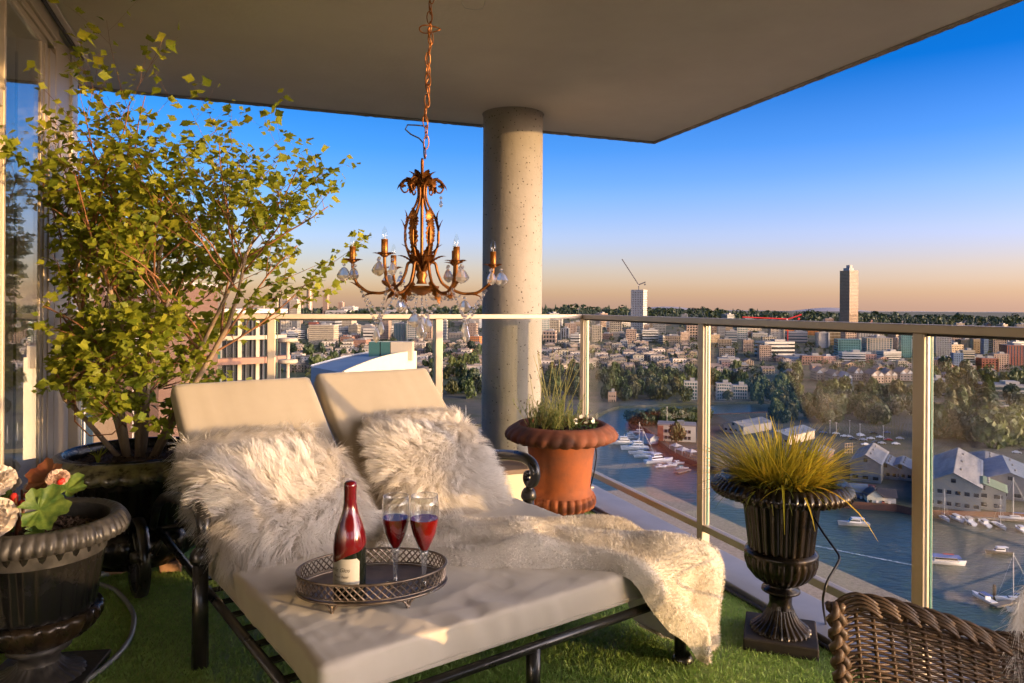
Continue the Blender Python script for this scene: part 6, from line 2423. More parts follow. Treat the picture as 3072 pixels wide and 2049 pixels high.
# ------------------------------------------------------------------ hillside houses, many alike
rh = random.Random(77)
M_hroof = mat('house_flat_roof', (.26, .22, .18), .85, rand=.5)
house_kinds = []
for k_, (mw, md, mh, flat) in enumerate(((4.5, 5, 7, True), (5.5, 6, 9, True), (6.5, 5, 8, False), (8, 6, 9, True), (5, 6, 7, False))):
    wl = ['white', 'beige', 'pink', 'white', 'cream'][k_]
    t = thing('townhouse', 'x', 'house', (0, 0, -500))
    if flat:
        m = MB()
        m.box((0, 0, mh / 2), (2 * mw, 2 * md, mh))
        m.obj('wall', mat('house_wall_%d' % k_, ((.44, .38, .31), (.30, .235, .17), (.38, .24, .17), (.50, .44, .36), (.42, .34, .24))[k_], .85, rand=.3), t)
        m = MB()
        for x, y, sx, sy in ((0, md, 2 * mw + .4, .3), (0, -md, 2 * mw + .4, .3), (mw, 0, .3, 2 * md - .3), (-mw, 0, .3, 2 * md - .3)):
            m.box((x, y, mh + .25), (sx, sy, .6))
        m.box((mw * .3, 0, mh + .9), (mw * .8, md * .8, 1.9))
        m.obj('roof', M_hroof, t)
    else:
        a, r_ = gable(mw, md, mh - 1.5, 2.6)
        a.obj('wall', mat('house_wall_%d' % k_, ((.44, .38, .31), (.30, .235, .17), (.38, .24, .17), (.50, .44, .36), (.42, .34, .24))[k_], .85, rand=.3), t)
        r_.obj('roof', M_gr, t)
    m = windows_on(mw, md, mh - .5, 4, 3, .7, 1.3, 1.35)
    for f in range(1, 3):
        m.box((0, -md - .6, f * mh / 3 - .1), (2 * mw - .6, 1.3, .18))
    o = m.obj('windows', G['dark'], t)
    o['kind'] = 'stuff'
    house_kinds.append(t)
HK = ('small pale flat roofed', 'small brown flat roofed', 'salmon gabled', 'wide pale flat roofed', 'cream gabled')
HC = ('pale flat roofed', 'brown flat roofed', 'salmon gabled', 'wide pale', 'cream gabled')
def zone(name, x0, x1, y0, y1, n, label, group, minsep=13, kinds=(0, 1, 2, 3, 4), yawc=0.0):
    cnt, tries = 0, 0
    while cnt < n and tries < n * 30:
        tries += 1
        px, py = rh.uniform(x0, x1), rh.uniform(y0, y1)
        p = hit(px, py)
        if any((p.x - a) ** 2 + (p.y - b) ** 2 < (c + minsep * .5) ** 2 for a, b, c in placed):
            continue
        k_ = rh.choice(kinds)
        c = copy_tree(house_kinds[k_])
        c.location = p + Vector((0, 0, -1.2))
        c.rotation_euler = (0, 0, yawc + rh.gauss(0, .10) + (pi / 2 if rh.random() < .25 else 0))
        s_ = rh.uniform(.85, 1.15)
        c.scale = (s_, s_, s_)
        tag(c, HK[k_] + ' ' + label, 'house', HC[k_] + ' ' + group)
        placed.append((p.x, p.y, 6.5))
        cnt += 1
zone('a', 880, 1110, 1035, 1120, 52, 'townhouse on the slope behind the left railing bay', 'townhouses behind the left bay', 9, (0, 1, 3))
zone('b', 1240, 1450, 1030, 1130, 52, 'townhouse on the slope around the middle railing post', 'townhouses around the middle post', 9, (0, 1, 3, 2))
zone('c', 1620, 1760, 1035, 1125, 50, 'townhouse between the column and the corner post', 'townhouses right of the column', 8, (0, 1, 3))
zone('d', 1770, 2090, 1040, 1125, 78, 'townhouse seen through the first side pane', 'townhouses behind the first side pane', 9, (0, 1, 3, 4))
zone('e', 2130, 2740, 1085, 1135, 26, 'house in trees seen through the second side pane', 'houses behind the second side pane', 14, (2, 4, 0))
zone('f', 2800, 3090, 1100, 1150, 12, 'house in trees seen through the last pane', 'houses behind the last pane', 14, (2, 4))
zone('g', 2450, 3090, 957, 985, 30, 'house on the far right hillside above the railing', 'far houses on the right hillside', 20, (2, 4, 0))
for h_ in house_kinds:
    for ch_ in list(h_.children):
        bpy.data.objects.remove(ch_)
    bpy.data.objects.remove(h_)

# ------------------------------------------------------------------ mid rise blocks packed along the slopes
blk = []
for nm, w_, d_, h, fl, cl_, st, wl, gl, bd, pr in (('cream balconied', 20, 16, 24, 8, 6, 'balcony', 'cream', 'dark', .4, .35), ('tan gridded', 24, 16, 18, 6, 8, 'grid', 'tan', 'dark', .42, .42),
        ('white banded', 28, 16, 16, 5, 6, 'band', 'white', 'dark', .5, .4), ('pink gridded', 18, 16, 28, 9, 6, 'grid', 'pink', 'dark', .42, .45), ('beige gridded', 30, 14, 14, 4, 10, 'grid', 'beige', 'dark', .4, .4),
        ('grey glass', 18, 18, 32, 10, 6, 'balcony', 'concrete', 'teal', .4, .3), ('brick', 26, 14, 13, 4, 8, 'grid', 'brick', 'dark', .45, .45)):
    t = thing('apartment_block', 'x', 'building', (0, 0, -700))
    m = MB()
    m.box((0, 0, h / 2), (w_ - .8, d_ - .8, h - .3))
    m.obj('glazing', G[gl], t)
    o = facade(w_ - .8, d_ - .8, h, fl, cl_, st, bd, pr, .4).obj('facade_frame', W[wl], t)
    o['kind'] = 'stuff'
    m = MB()
    m.box((0, 0, h - .05), (w_ + .2, d_ + .2, .9))
    rf = m.obj('roof', W[wl], t)
    m = MB()
    m.box((0, 0, h + .42), (w_ - 1.4, d_ - 1.4, .06))
    m.obj('roof_deck', M_roof, rf)
    m = MB()
    m.box((w_ * .15, 0, h + 1.7), (w_ * .3, d_ * .45, 2.6))
    m.box((-w_ * .25, d_ * .2, h + 1.0), (2.5, 2, 1.2))
    m.obj('plant_room', W['concrete'], rf)
    blk.append((t, nm))
def bzone(x0, x1, y0, y1, n, where, group):
    c, tr = 0, 0
    while c < n and tr < n * 40:
        tr += 1
        p = hit(rh.uniform(x0, x1), rh.uniform(y0, y1))
        if any((p.x - a) ** 2 + (p.y - b) ** 2 < (q + 11) ** 2 for a, b, q in placed):
            continue
        proto, nm = rh.choice(blk)
        t = copy_tree(proto)
        t.location = p + Vector((0, 0, -3))
        t.rotation_euler = (0, 0, rh.choice((-.2, -.2, .1, .35)) + rh.gauss(0, .06))
        s_ = rh.uniform(.75, 1.1)
        t.scale = (s_, s_, s_ * rh.uniform(.8, 1.15))
        tag(t, nm + ' mid rise block ' + where, 'building', nm + ' ' + group)
        placed.append((p.x, p.y, 13))
        c += 1
bzone(760, 1110, 965, 1030, 20, 'on the slope behind the left railing bay', 'blocks behind the left bay')
bzone(1180, 1450, 965, 1030, 14, 'on the slope around the middle railing post', 'blocks around the middle post')
bzone(1620, 1760, 975, 1035, 9, 'on the slope right of the column', 'blocks right of the column')
bzone(1770, 2095, 970, 1040, 20, 'on the slope in the first side pane', 'blocks in the first side pane')
bzone(2130, 2735, 985, 1095, 34, 'on the slope in the second side pane', 'blocks in the second side pane')
bzone(2800, 3090, 990, 1120, 18, 'on the slope in the last pane', 'blocks in the last pane')
for h_, _ in blk:
    for ch_ in list(h_.children_recursive):
        bpy.data.objects.remove(ch_)
    bpy.data.objects.remove(h_)
# ================================================================== neighbours close by on the left
M_bricks = mat('brown_brick', (0.32, 0.185, 0.125), .9, c2=(0.27, 0.15, 0.10), scale=.6)
nb_ = M_bricks.node_tree
bb = nb_.nodes[M_bricks['b']]
br = nb_.nodes.new('ShaderNodeTexBrick')
br.inputs['Scale'].default_value = 1.0
br.inputs['Brick Width'].default_value = .24
br.inputs['Row Height'].default_value = .085
br.inputs['Mortar Size'].default_value = .012
br.inputs['Color1'].default_value = (.15, .075, .048, 1)
br.inputs['Color2'].default_value = (.12, .06, .040, 1)
br.inputs['Mortar'].default_value = (.15, .12, .095, 1)
tcb = nb_.nodes.new('ShaderNodeTexCoord')
mpb = nb_.nodes.new('ShaderNodeMapping')
mpb.inputs['Rotation'].default_value = (pi / 2, 0, 0)
nb_.links.new(tcb.outputs['Object'], mpb.inputs[0])
nb_.links.new(mpb.outputs[0], br.inputs['Vector'])
nb_.links.new(br.outputs[0], bb.inputs['Base Color'])

BD = 70.0
p0 = at(285, 850, BD)
p1 = at(478, 850, BD)
t = thing('brick_apartment_building', 'brown brick apartment building seen through the shrub at left', 'building', Vector((p0.x, BD, -78)))
bw_, bh_ = p1.x - p0.x, p0.z + 78
cols_x = [at(335, 1190, BD).x - p0.x + i * 2.62 for i in range(2)]
zs_ = [at(335, 1255, BD).z + 78 + (i - 3) * 2.1 for i in range(11)]
m = MB()      # wall in strips so that the openings are real
ww_, wh_ = 1.35, 1.5
edges = [0] + sum([[c - ww_ / 2, c + ww_ / 2] for c in cols_x], []) + [bw_]
for a, b in zip(edges[::2], edges[1::2]):
    m.box2((a, 0, 0), (b, .3, bh_))
for c in cols_x:
    zz = [0] + sum([[z - wh_ / 2, z + wh_ / 2] for z in zs_], []) + [bh_]
    for a, b in zip(zz[::2], zz[1::2]):
        m.box2((c - ww_ / 2, .004, a), (c + ww_ / 2, .296, b))
m.box2((0, .31, 0), (bw_, 14, bh_ - .1))
m.obj('wall', M_bricks, t)
m = MB()
m.box2((-.15, -.1, bh_), (bw_ + .15, 14.1, bh_ + .35))
m.obj('parapet', W['concrete'], t)
for c in cols_x:
    for z in zs_:
        m = MB()
        for (a, b, e, f) in ((-ww_ / 2, -ww_ / 2 + .08, -wh_ / 2, wh_ / 2), (ww_ / 2 - .08, ww_ / 2, -wh_ / 2, wh_ / 2), (-ww_ / 2 + .08, ww_ / 2 - .08, wh_ / 2 - .08, wh_ / 2), (-ww_ / 2 + .08, ww_ / 2 - .08, -wh_ / 2, -wh_ / 2 + .08), (-.04, .04, -wh_ / 2 + .08, wh_ / 2 - .08)):
            m.box2((c + a, .10, z + e), (c + b, .18, z + f))
        wn_ = m.obj('window', M_trim, t)
        m = MB()
        m.box2((c - ww_ / 2, .20, z - wh_ / 2), (c + ww_ / 2, .22, z + wh_ / 2))
        m.obj('pane', G['dark'], wn_)
        m = MB()
        m.box2((c - ww_ / 2 - .08, -.06, z - wh_ / 2 - .12), (c + ww_ / 2 + .08, .09, z - wh_ / 2 - .005))
        m.obj('sill', W['concrete'], wn_)
# glazed bay between the window wall and the brick
p0 = at(196, 930, 66)
t = thing('glazed_tower', 'narrow tower bay with dark blue glass and pale fins left of the brick building', 'building', Vector((p0.x, 66, -78)))
hh = p0.z + 78
sx = lambda px: (px - 196) / F * 66
m = MB()
m.box2((sx(196), 0, 0), (sx(284), 10, hh))
m.obj('wall', bm_('bay_brown', (.16, .115, .075)), t)
for a, b, y, mt, nm in ((201, 210, -.35, M_trim, 'fin'), (233, 243, -.35, M_trim, 'fin'), (258, 260, -.25, M_trim, 'fin')):
    m = MB()
    m.box2((sx(a), y, 0), (sx(b), -.003, hh))
    m.obj(nm, mt, t)
m = MB()
m.box2((sx(244), -.12, 0), (sx(282), -.004, hh))
m.obj('glass_strip', G['blue'], t)
for i in range(24):
    m = MB()
    m.box2((sx(244), -.2, i * 3.1 + 1), (sx(257.5), -.121, i * 3.1 + 1.25))
    m.obj('spandrel', M_cr, t)

# curved apartment building
CD = 92.0
cc = at(655, 930, CD + 10)
t = thing('curved_apartment_building', 'curved apartment building with tall windows and brown balcony bands left of the daybed', 'building', Vector((cc.x, cc.y, -78)))
RD = 10.5
top_z_ = at(780, 940, CD).z + 78
def arc_box(m, r0, r1, a0, a1, z0, z1, n=14):
    vs, fs = [], []
    for i in range(n + 1):
        a = a0 + (a1 - a0) * i / n
        for r_ in (r0, r1):
            for z in (z0, z1):
                vs.append(Vector((r_ * math.cos(a), r_ * math.sin(a), z)))
    for i in range(n):
        b = i * 4
        fs += [(b, b + 4, b + 5, b + 1), (b + 2, b + 3, b + 7, b + 6), (b + 1, b + 5, b + 7, b + 3), (b, b + 2, b + 6, b + 4)]
    fs += [(0, 1, 3, 2), (n * 4, n * 4 + 2, n * 4 + 3, n * 4 + 1)]
    m.add(vs, fs)
A0_, A1_ = R(-150), R(-15)
m = MB()
arc_box(m, .2, RD - .6, A0_, A1_, 0, top_z_, 20)
m.obj('glazing', G['dark'], t)
m = MB()
arc_box(m, .2, RD + .5, A0_, A1_, top_z_, top_z_ + .55, 24)
m.obj('roof_slab', W['white'], t)
for f in range(1, 9):
    z = top_z_ - f * 3.1
    m = MB()
    arc_box(m, RD - .7, RD + (.35 if f % 2 else 1.0), A0_, A1_, z - .35, z + (.15 if f % 2 else .45), 24)
    m.obj('floor_band', W['cream'] if f % 2 else W['brick'], t)
for k_ in range(30):
    a = A0_ + (A1_ - A0_) * (k_ + .5) / 30
    m = MB()
    wdt = .11 if k_ % 3 else .5
    m.box(((RD - .45) * math.cos(a), (RD - .45) * math.sin(a), top_z_ - 14), (.3, wdt, 28), a)
    m.obj('mullion' if k_ % 3 else 'pier', M_cr if k_ % 3 else W['cream'], t)
for f in (2, 3, 5):
    m = MB()
    arc_box(m, RD + .85, RD + .9, A0_ + .2, A1_ - .9, top_z_ - f * 3.1 + .45, top_z_ - f * 3.1 + 1.4, 16)
    m.obj('balcony_rail', G['teal'], t)
pc = at(864, 1000, CD - 4)
t2 = Vector((pc.x - cc.x, pc.y - cc.y, 0))
m = MB()
m.lathe([(.22, 40), (.22, at(864, 1018, CD - 4).z + 78)], 12)
m.obj('ring_column', W['cream'], t, t2)
for py in (1026, 1090):
    m = MB()
    z = at(864, py, CD - 4).z + 78
    m.lathe([(1.0, z), (1.15, z + .1), (1.15, z + .45), (1.0, z + .5)], 24)
    m.obj('balcony_ring', W['cream'], t, t2)

# cream hall with the bowed parapet
P1 = at(1033, 1113, 140)
P2 = at(1250, 1053, 168)
P0 = at(933, 1100, 152)
P3 = P0 + (P2 - P1)
t = thing('cream_hall', 'cream building with a bowed parapet and blue grey roof behind the daybed', 'building', Vector((P1.x, P1.y, -78)))
lo = Vector((P1.x, P1.y, -78))
m = MB()
nsg = 16
for i in range(nsg):
    f0, f1 = i / nsg, (i + 1) / nsg
    za = lambda f: lerp(P1.z, P2.z, 1 - (1 - f) ** 2.0) + .3 * math.sin(pi * f)
    a, b = P1.lerp(P2, f0), P1.lerp(P2, f1)
    nrm_ = Vector(((P2 - P1).y, -(P2 - P1).x, 0)).normalized() * -.4
    vs = [Vector((a.x, a.y, -78)), Vector((b.x, b.y, -78)), Vector((b.x, b.y, za(f1))), Vector((a.x, a.y, za(f0)))]
    m.add([v - lo for v in vs] + [v + nrm_ - lo for v in vs], [(0, 1, 2, 3), (7, 6, 5, 4), (3, 2, 6, 7)])
m.obj('bowed_wall', mat('cream_cladding', (.70, .62, .42), .7, c2=(.66, .58, .40), scale=.3, stretch=(3, 3, .1)), t)
m = MB()
vs = [Vector((P1.x, P1.y, -78)), Vector((P0.x, P0.y, -78)), P0.copy(), Vector((P1.x, P1.y, P1.z - .4))]
m.add([v - lo for v in vs], [(0, 3, 2, 1)])
m.obj('end_wall', mat('blue_grey_panel', (.30, .34, .38), .6), t)  # blue grey is the end wall's shade put into its colour
m = MB()
def roofp(u, v):
    a = Vector((P1.x, P1.y, P1.z - .4)).lerp(P0, v)
    b = Vector((P2.x, P2.y, P2.z - .8)).lerp(Vector((P3.x, P3.y, P2.z - .8)), v)
    q = a.lerp(b, u)
    q.z = lerp(a.z, b.z, 1 - (1 - u) ** 2.0)
    return q - lo
m.grid(roofp, 14, 4)
m.obj('roof', mat('blue_grey_roof', (.17, .22, .27), .55, c2=(.20, .25, .30), scale=.2), t, smooth=True)
m = MB()
pts = [roofp(u / 14, 1.0) + Vector((0, 0, .15)) for u in range(15)]
m.tube(pts, .22, 4)
m.obj('roof_edge', M_trim, t)
rb = at(1170, 1050, 164)
for a, b, mt, nm in ((1106, 1139, G['teal'], 'glass_screen'), (1142, 1170, G['teal'], 'glass_screen'), (1172, 1236, W['cream'], 'plant_room')):
    qa, qb = at(a, 1055, 164), at(b, 1026, 164)
    m = MB()
    m.box2((qa.x - lo.x, 164 - lo.y, qa.z + 78 - 2), (qb.x - lo.x, 168 - lo.y, qb.z + 78))
    m.obj(nm, mt, t)

# ================================================================== trees
def crown_mesh(name, mt, kind, n, seed):
    g = random.Random(seed)
    m = MB()
    lob = []
    if kind == 'round':
        for i in range(9):
            a = g.uniform(0, 2 * pi)
            r_ = g.uniform(0, .62)
            lob.append((Vector((r_ * math.cos(a), r_ * math.sin(a), g.uniform(.35, .85))), g.uniform(.24, .42)))
    for i in range(n):
        if kind == 'round':
            c, r_ = g.choice(lob)
            d = Vector((g.gauss(0, 1), g.gauss(0, 1), g.gauss(.2, 1))).normalized()
            p = c + d * r_ * g.uniform(.72, 1.05)
            s = g.uniform(.07, .14)
            up = (d + Vector((g.gauss(0, .5), g.gauss(0, .5), g.gauss(0, .5)))).normalized()
        elif kind == 'conifer':
            f = g.random() ** .8
            a = g.uniform(0, 2 * pi)
            r_ = (1 - f) * .28 * g.uniform(.55, 1.1) * (1 + .25 * math.sin(f * 40)) + .01
            p = Vector((r_ * math.cos(a), r_ * math.sin(a), .08 + f * .94))
            s = g.uniform(.035, .075) * (1.15 - f * .6)
            up = Vector((math.cos(a) * .5, math.sin(a) * .5, .8)).normalized()
        else:
            f = g.random()
            a = g.uniform(0, 2 * pi)
            r_ = .17 * math.sin(pi * min(1, .08 + f * .92)) ** .6 * g.uniform(.7, 1.1)
            p = Vector((r_ * math.cos(a), r_ * math.sin(a), .10 + f * .9))
            s = g.uniform(.03, .06)
            up = Vector((math.cos(a), math.sin(a), .4 + g.gauss(0, .3))).normalized()
        x = up.orthogonal().normalized()
        x = Matrix.Rotation(g.uniform(0, 6.3), 3, up) @ x
        y = up.cross(x)
        m.add([p - x * s - y * s * .6, p + x * s * .8 - y * s * .8 + up * s * .3, p + x * s + y * s * .7, p - x * s * .7 + y * s + up * s * .25], [(0, 1, 2, 3)])
    return m
M_t1 = leafmat('city_tree_green', (0.035, 0.065, 0.014), (0.085, 0.120, 0.026), .25, 3.0, rand=.35)
M_t2 = leafmat('city_tree_dark', (0.016, 0.036, 0.012), (0.035, 0.062, 0.020), .2, 3.0, rand=.3)
M_t3 = leafmat('city_tree_olive', (0.070, 0.075, 0.020), (0.125, 0.120, 0.035), .25, 3.0, rand=.35)
M_trk = bm_('city_trunk', (.10, .075, .055))
kinds = {}
for nm, mt, kd, n in (('round1', M_t1, 'round', 520), ('round2', M_t3, 'round', 520), ('round3', M_t1, 'round', 480), ('dark', M_t2, 'round', 480), ('conifer', M_t2, 'conifer', 420), ('poplar', M_t3, 'poplar', 460), ('poplar2', M_t1, 'poplar', 460)):
    kinds[nm] = (crown_mesh(nm, mt, kd, n, len(kinds) * 7 + 3).mesh('crown', mt), kd)
tm = MB()
tm.tube([(0, 0, -.1), (.01, 0, .3), (0, .01, .62)], [.035, .026, .012], 6)
trunk_me = tm.mesh('trunk', M_trk, True)
rt = random.Random(31)
def city_tree(p, h, w_, kd, label, group, cat='tree'):
    me, ty = kinds[kd]
    t = thing('tree', label, cat, p, rt.uniform(0, 6.3), group)
    t.scale = (w_, w_, h)
    inst('crown', me, t)
    inst('trunk', trunk_me, t)
    return t
def tzone(x0, x1, y0, y1, n, hs, kds, label, group, wk=.55, sep=0.0):
    c, tr = 0, 0
    while c < n and tr < n * 25:
        tr += 1
        p = hit(rt.uniform(x0, x1), rt.uniform(y0, y1))
        if any((p.x - a) ** 2 + (p.y - b) ** 2 < (q * .75) ** 2 for a, b, q in placed):
            continue
        h = rt.uniform(*hs)
        kd = rt.choice(kds)
        w_ = h * wk * rt.uniform(.85, 1.2) if kinds[kd][1] == 'round' else h * rt.uniform(.8, 1.1)
        city_tree(p, h, w_, kd, KN[kd] + ' ' + label, KN[kd] + ' ' + group)
        c += 1
KN = dict(round1='fresh green', round2='olive', round3='spreading green', dark='dark green')
RND = ('round1', 'round2', 'round3', 'dark')
tzone(880, 1110, 1060, 1130, 14, (11, 18), RND, 'leafy tree among the terraces behind the left railing bay', 'trees behind the left bay')
tzone(1330, 1445, 1060, 1200, 22, (10, 16), RND, 'leafy tree on the slope between the middle post and the column', 'trees left of the column')
tzone(1270, 1330, 1060, 1200, 8, (10, 15), RND, 'leafy tree just left of the middle railing post', 'trees at the middle post')
tzone(1625, 1760, 1115, 1200, 16, (10, 16), RND, 'leafy tree below the terraces right of the column', 'trees right of the column')
tzone(1790, 2095, 1125, 1206, 56, (8, 14), RND, 'leafy tree along the far shore in the first side pane', 'far shore trees in the first side pane')
tzone(2135, 2400, 1115, 1203, 40, (8, 14), RND, 'leafy tree on the far shore in the second side pane', 'far shore trees in the second side pane')
tzone(2260, 2735, 1175, 1275, 84, (8, 14), RND, 'leafy tree above the parking lot', 'trees above the parking lot')
tzone(2800, 3090, 1230, 1330, 26, (10, 18), RND, 'leafy tree behind the sheds in the last pane', 'trees behind the sheds in the last pane')
tzone(2800, 3090, 1120, 1225, 20, (12, 18), ('round1', 'dark', 'round2'), 'leafy tree below the blocks in the last pane', 'trees below the blocks in the last pane')
def on_island(px, py):
    return on(px, py, LZ + .25)
for i in range(46):
    f = i / 45
    px = lerp(1895, 2110, f)
    py = lerp(1266, 1262, f) + rt.uniform(-9, 12)
    city_tree(on_island(px, py), rt.uniform(5.5, 8.5), rt.uniform(5.5, 8), 'dark' if i % 3 else 'round1', 'low dark tree in the grove on the spit', 'grove on the spit')
for px, py, h, kd, lab in ((2855, 1262, 22, 'poplar', 'tall olive poplar, leftmost in the last pane'), (2872, 1258, 26, 'poplar', 'tall olive poplar, second in the last pane'), (2885, 1262, 24, 'poplar2', 'tall green poplar, third in the last pane'),
                           (2898, 1250, 23, 'poplar', 'tall olive poplar, fourth in the last pane'), (2912, 1232, 22, 'conifer', 'slim dark conifer right of the poplars'), (2960, 1262, 32, 'conifer', 'largest dark conifer in the last pane'), (2975, 1258, 27, 'conifer', 'second dark conifer right of the largest one'),
                           (2985, 1345, 17, 'round1', 'broad bright green tree behind the big green fronted shed'), (3035, 1340, 16, 'round3', 'broad green tree nearest the right edge'), (3012, 1330, 18, 'round1', 'tall bright green tree at right, above its neighbours'),
                           (2700, 1190, 12, 'round1', 'sunlit light green tree left of the third side post'), (2030, 1330, 11, 'round2', 'narrow green tree in front of the white quay building')):
    p = on_island(px, py)
    city_tree(p, h, h * (.8 if kd in ('round1', 'round3', 'round2') and px > 2900 else (.5 if kd.startswith('round') else .95)), kd, lab, None)

# woods that read as one mass: slopes between the houses and the wooded ridge
def forest(name, pts, mt, label):
    g = random.Random(len(pts))
    Vs, Fs = [], []
    m = MB()
    for (p, h, con) in pts:
        if con:
            m.add([p + Vector((math.cos(a) * h * .22, math.sin(a) * h * .22, h * .12)) for a in [i * pi / 2.5 + g.random() for i in range(5)]] + [p + Vector((0, 0, h))], [(i, (i + 1) % 5, 5) for i in range(5)])
            m.add([p + Vector((math.cos(a) * h * .15, math.sin(a) * h * .15, h * .48)) for a in [i * pi / 2.5 for i in range(5)]] + [p + Vector((0, 0, h * 1.04))], [(i, (i + 1) % 5, 5) for i in range(5)])
        else:
            w_ = h * g.uniform(.35, .55)
            for _ in range(16):
                d = Vector((g.gauss(0, 1), g.gauss(0, 1), g.gauss(.3, 1))).normalized()
                q = p + Vector((d.x * w_, d.y * w_, h * .55 + d.z * h * .42))
                s = h * g.uniform(.10, .2)
                x = d.orthogonal().normalized()
                y = d.cross(x)
                m.add([q - x * s - y * s * .7, q + x * s - y * s, q + x * s * .8 + y * s, q - x * s + y * s * .8 + d * s * .4], [(0, 1, 2, 3)])
    o = m.obj(name, mt)
    tag(o, label, 'wood', kind='stuff')
pts = []
for i in range(3400):
    d = rt.uniform(1750, 2400)
    px = rt.uniform(-200, 3400)
    x = (px - 1536) / F * d
    pts.append((Vector((x, d, ground_z(x, d) - 1)), rt.uniform(10, 20) * (1.35 if rt.random() < .12 else 1), rt.random() < .5))
M_wood = leafmat('ridge_wood', (0.014, 0.030, 0.010), (0.055, 0.075, 0.018), .2, .02)
forest('wooded_ridge', pts, M_wood, 'dark wooded ridge of conifers along the skyline')
pts = []
for i in range(1300):
    d = 760 + 1000 * rt.random() ** 1.2
    px = rt.uniform(500, 3300)
    x = (px - 1536) / F * d
    if any((x - a) ** 2 + (d - b) ** 2 < (q * .8) ** 2 for a, b, q in placed):
        continue
    pts.append((Vector((x, d, ground_z(x, d) - 1)), rt.uniform(5, 11), rt.random() < .12))
M_wood2 = leafmat('slope_wood', (0.022, 0.042, 0.012), (0.085, 0.100, 0.026), .2, .025)
forest('slope_wood', pts, M_wood2, 'green trees filling the slopes between the houses')

# ================================================================== sheds on the island
M_tin = mat('weathered_tin', (.20, .20, .20), .55, metal=.2, c2=(.34, .33, .31), scale=.35, detail=8, stretch=(1, .15, 1), bump=.3, bscale=2, bdist=.1)
M_tingreen = bm_('green_roof', (.20, .27, .17), .6)
M_tinblue = mat('blue_tin', (.17, .21, .25), .5, metal=.2, c2=(.26, .29, .32), scale=.3)
M_cor = mat('corrugated_wall', (.30, .29, .26), .7, c2=(.23, .22, .20), scale=.4)
def ribs(m, mw, md, mh, rh, n):
    for sg in (-1, 1):
        for j in range(n):
            y = -md + (j + .5) * 2 * md / n
            a = Vector((sg * mw, y, mh + .32))
            b = Vector((0, y, mh + rh + .32))
            m.tube([a, b], .09, 3)
def shed(px, py, mw, md, mh, rh, yaw, label, wall, roof, front=None, win=(4, 2), name='shed'):
    p = on(px, py, LZ + .25)
    c, s = math.cos(yaw), math.sin(yaw)
    t = thing(name, label, 'shed', p + Vector((-s * md, c * md, 0)), yaw)
    a, r_ = gable(mw, md, mh, rh)
    wl = a.obj('wall', wall, t)
    rf = r_.obj('roof', roof, t)
    m = MB()
    ribs(m, mw, md, mh, rh, int(md))
    o = m.obj('roof_seams', roof, rf)
    o['kind'] = 'stuff'
    nw, nf = win
    for f in range(nf):
        for j in range(nw):
            x = -mw + (j + .5) * 2 * mw / nw
            m = MB()
            z = 1.2 + f * (mh - .6) / nf + .8
            m.box((x, -md - .03, z), (2 * mw / nw * .55, .16, 1.5))
            wo_ = m.obj('window', G['dark'], t)
            m = MB()
            m.box((x, -md - .10, z - .85), (2 * mw / nw * .62, .22, .12))
            m.obj('sill', M_trim, wo_)
    m = MB()
    m.box((0, -md - .03, mh + rh * .35), (1.6, .16, 1.6))
    m.obj('window', G['dark'], t)
    for q in range(3):
        m = MB()
        m.lathe([(.35, 0), (.35, 1.0), (.55, 1.1), (.1, 1.5)], 8)
        m.obj('roof_vent', M_tin, rf, (mw * .25, -md * .6 + q * md * .6, mh + rh * .7))
    return t, p
shed(2596, 1446, 6.2, 17, 8.5, 3.6, R(-32), 'grey shed with a ribbed roof and tall gable, left of the third side post', M_cor, M_tin, win=(3, 1))
shed(2655, 1436, 5.0, 10, 5.2, 2.2, R(-32), 'low blue grey shed with shopfronts right of the tall grey shed', M_cor, M_tinblue, win=(4, 1))
shed(2700, 1440, 5.0, 10, 5.2, 2.2, R(-32), 'low blue roofed shed touching the third side post', M_cor, M_tinblue, win=(4, 1))
shed(2860, 1528, 9.0, 30, 9.5, 4.6, R(-33), 'large shed with a green trimmed gable front and long tin roof in the last pane', mat('pale_green_wall', (.36, .34, .27), .8), M_tin, win=(6, 2))
t, p = shed(2948, 1528, 7.5, 7, 7.5, 2.6, R(-33), 'green roofed annex right of the large green fronted shed', mat('pale_annex_wall', (.38, .37, .31), .8), M_tingreen, win=(3, 2))
shed(2790, 1478, 6.0, 14, 6.0, 2.2, R(-33), 'long grey roofed shed just right of the third side post', M_cor, M_tin, win=(3, 1))
shed(3030, 1500, 9.5, 20, 7.5, 3.6, R(-30), 'shed with a bright blue tin roof at the right edge', M_cor, M_tinblue, win=(4, 1))
shed(2955, 1440, 8.0, 14, 6.5, 2.0, R(-33), 'brown grey tin roofed shed behind the green annex', M_cor, M_tin, win=(3, 1))
shed(2200, 1300, 7, 16, 5, 2.0, R(-50), 'long pale roofed market hall behind the yellow grass', W['beige'], M_tin, win=(4, 1))
shed(2330, 1330, 7, 16, 5, 2.0, R(-48), 'grey market hall left of the parking lot', W['beige'], M_tinblue, win=(4, 1))
shed(2430, 1400, 6, 12, 5, 2.0, R(-35), 'low brown shed behind the urn rim', W['brick'], M_tin, win=(4, 1))
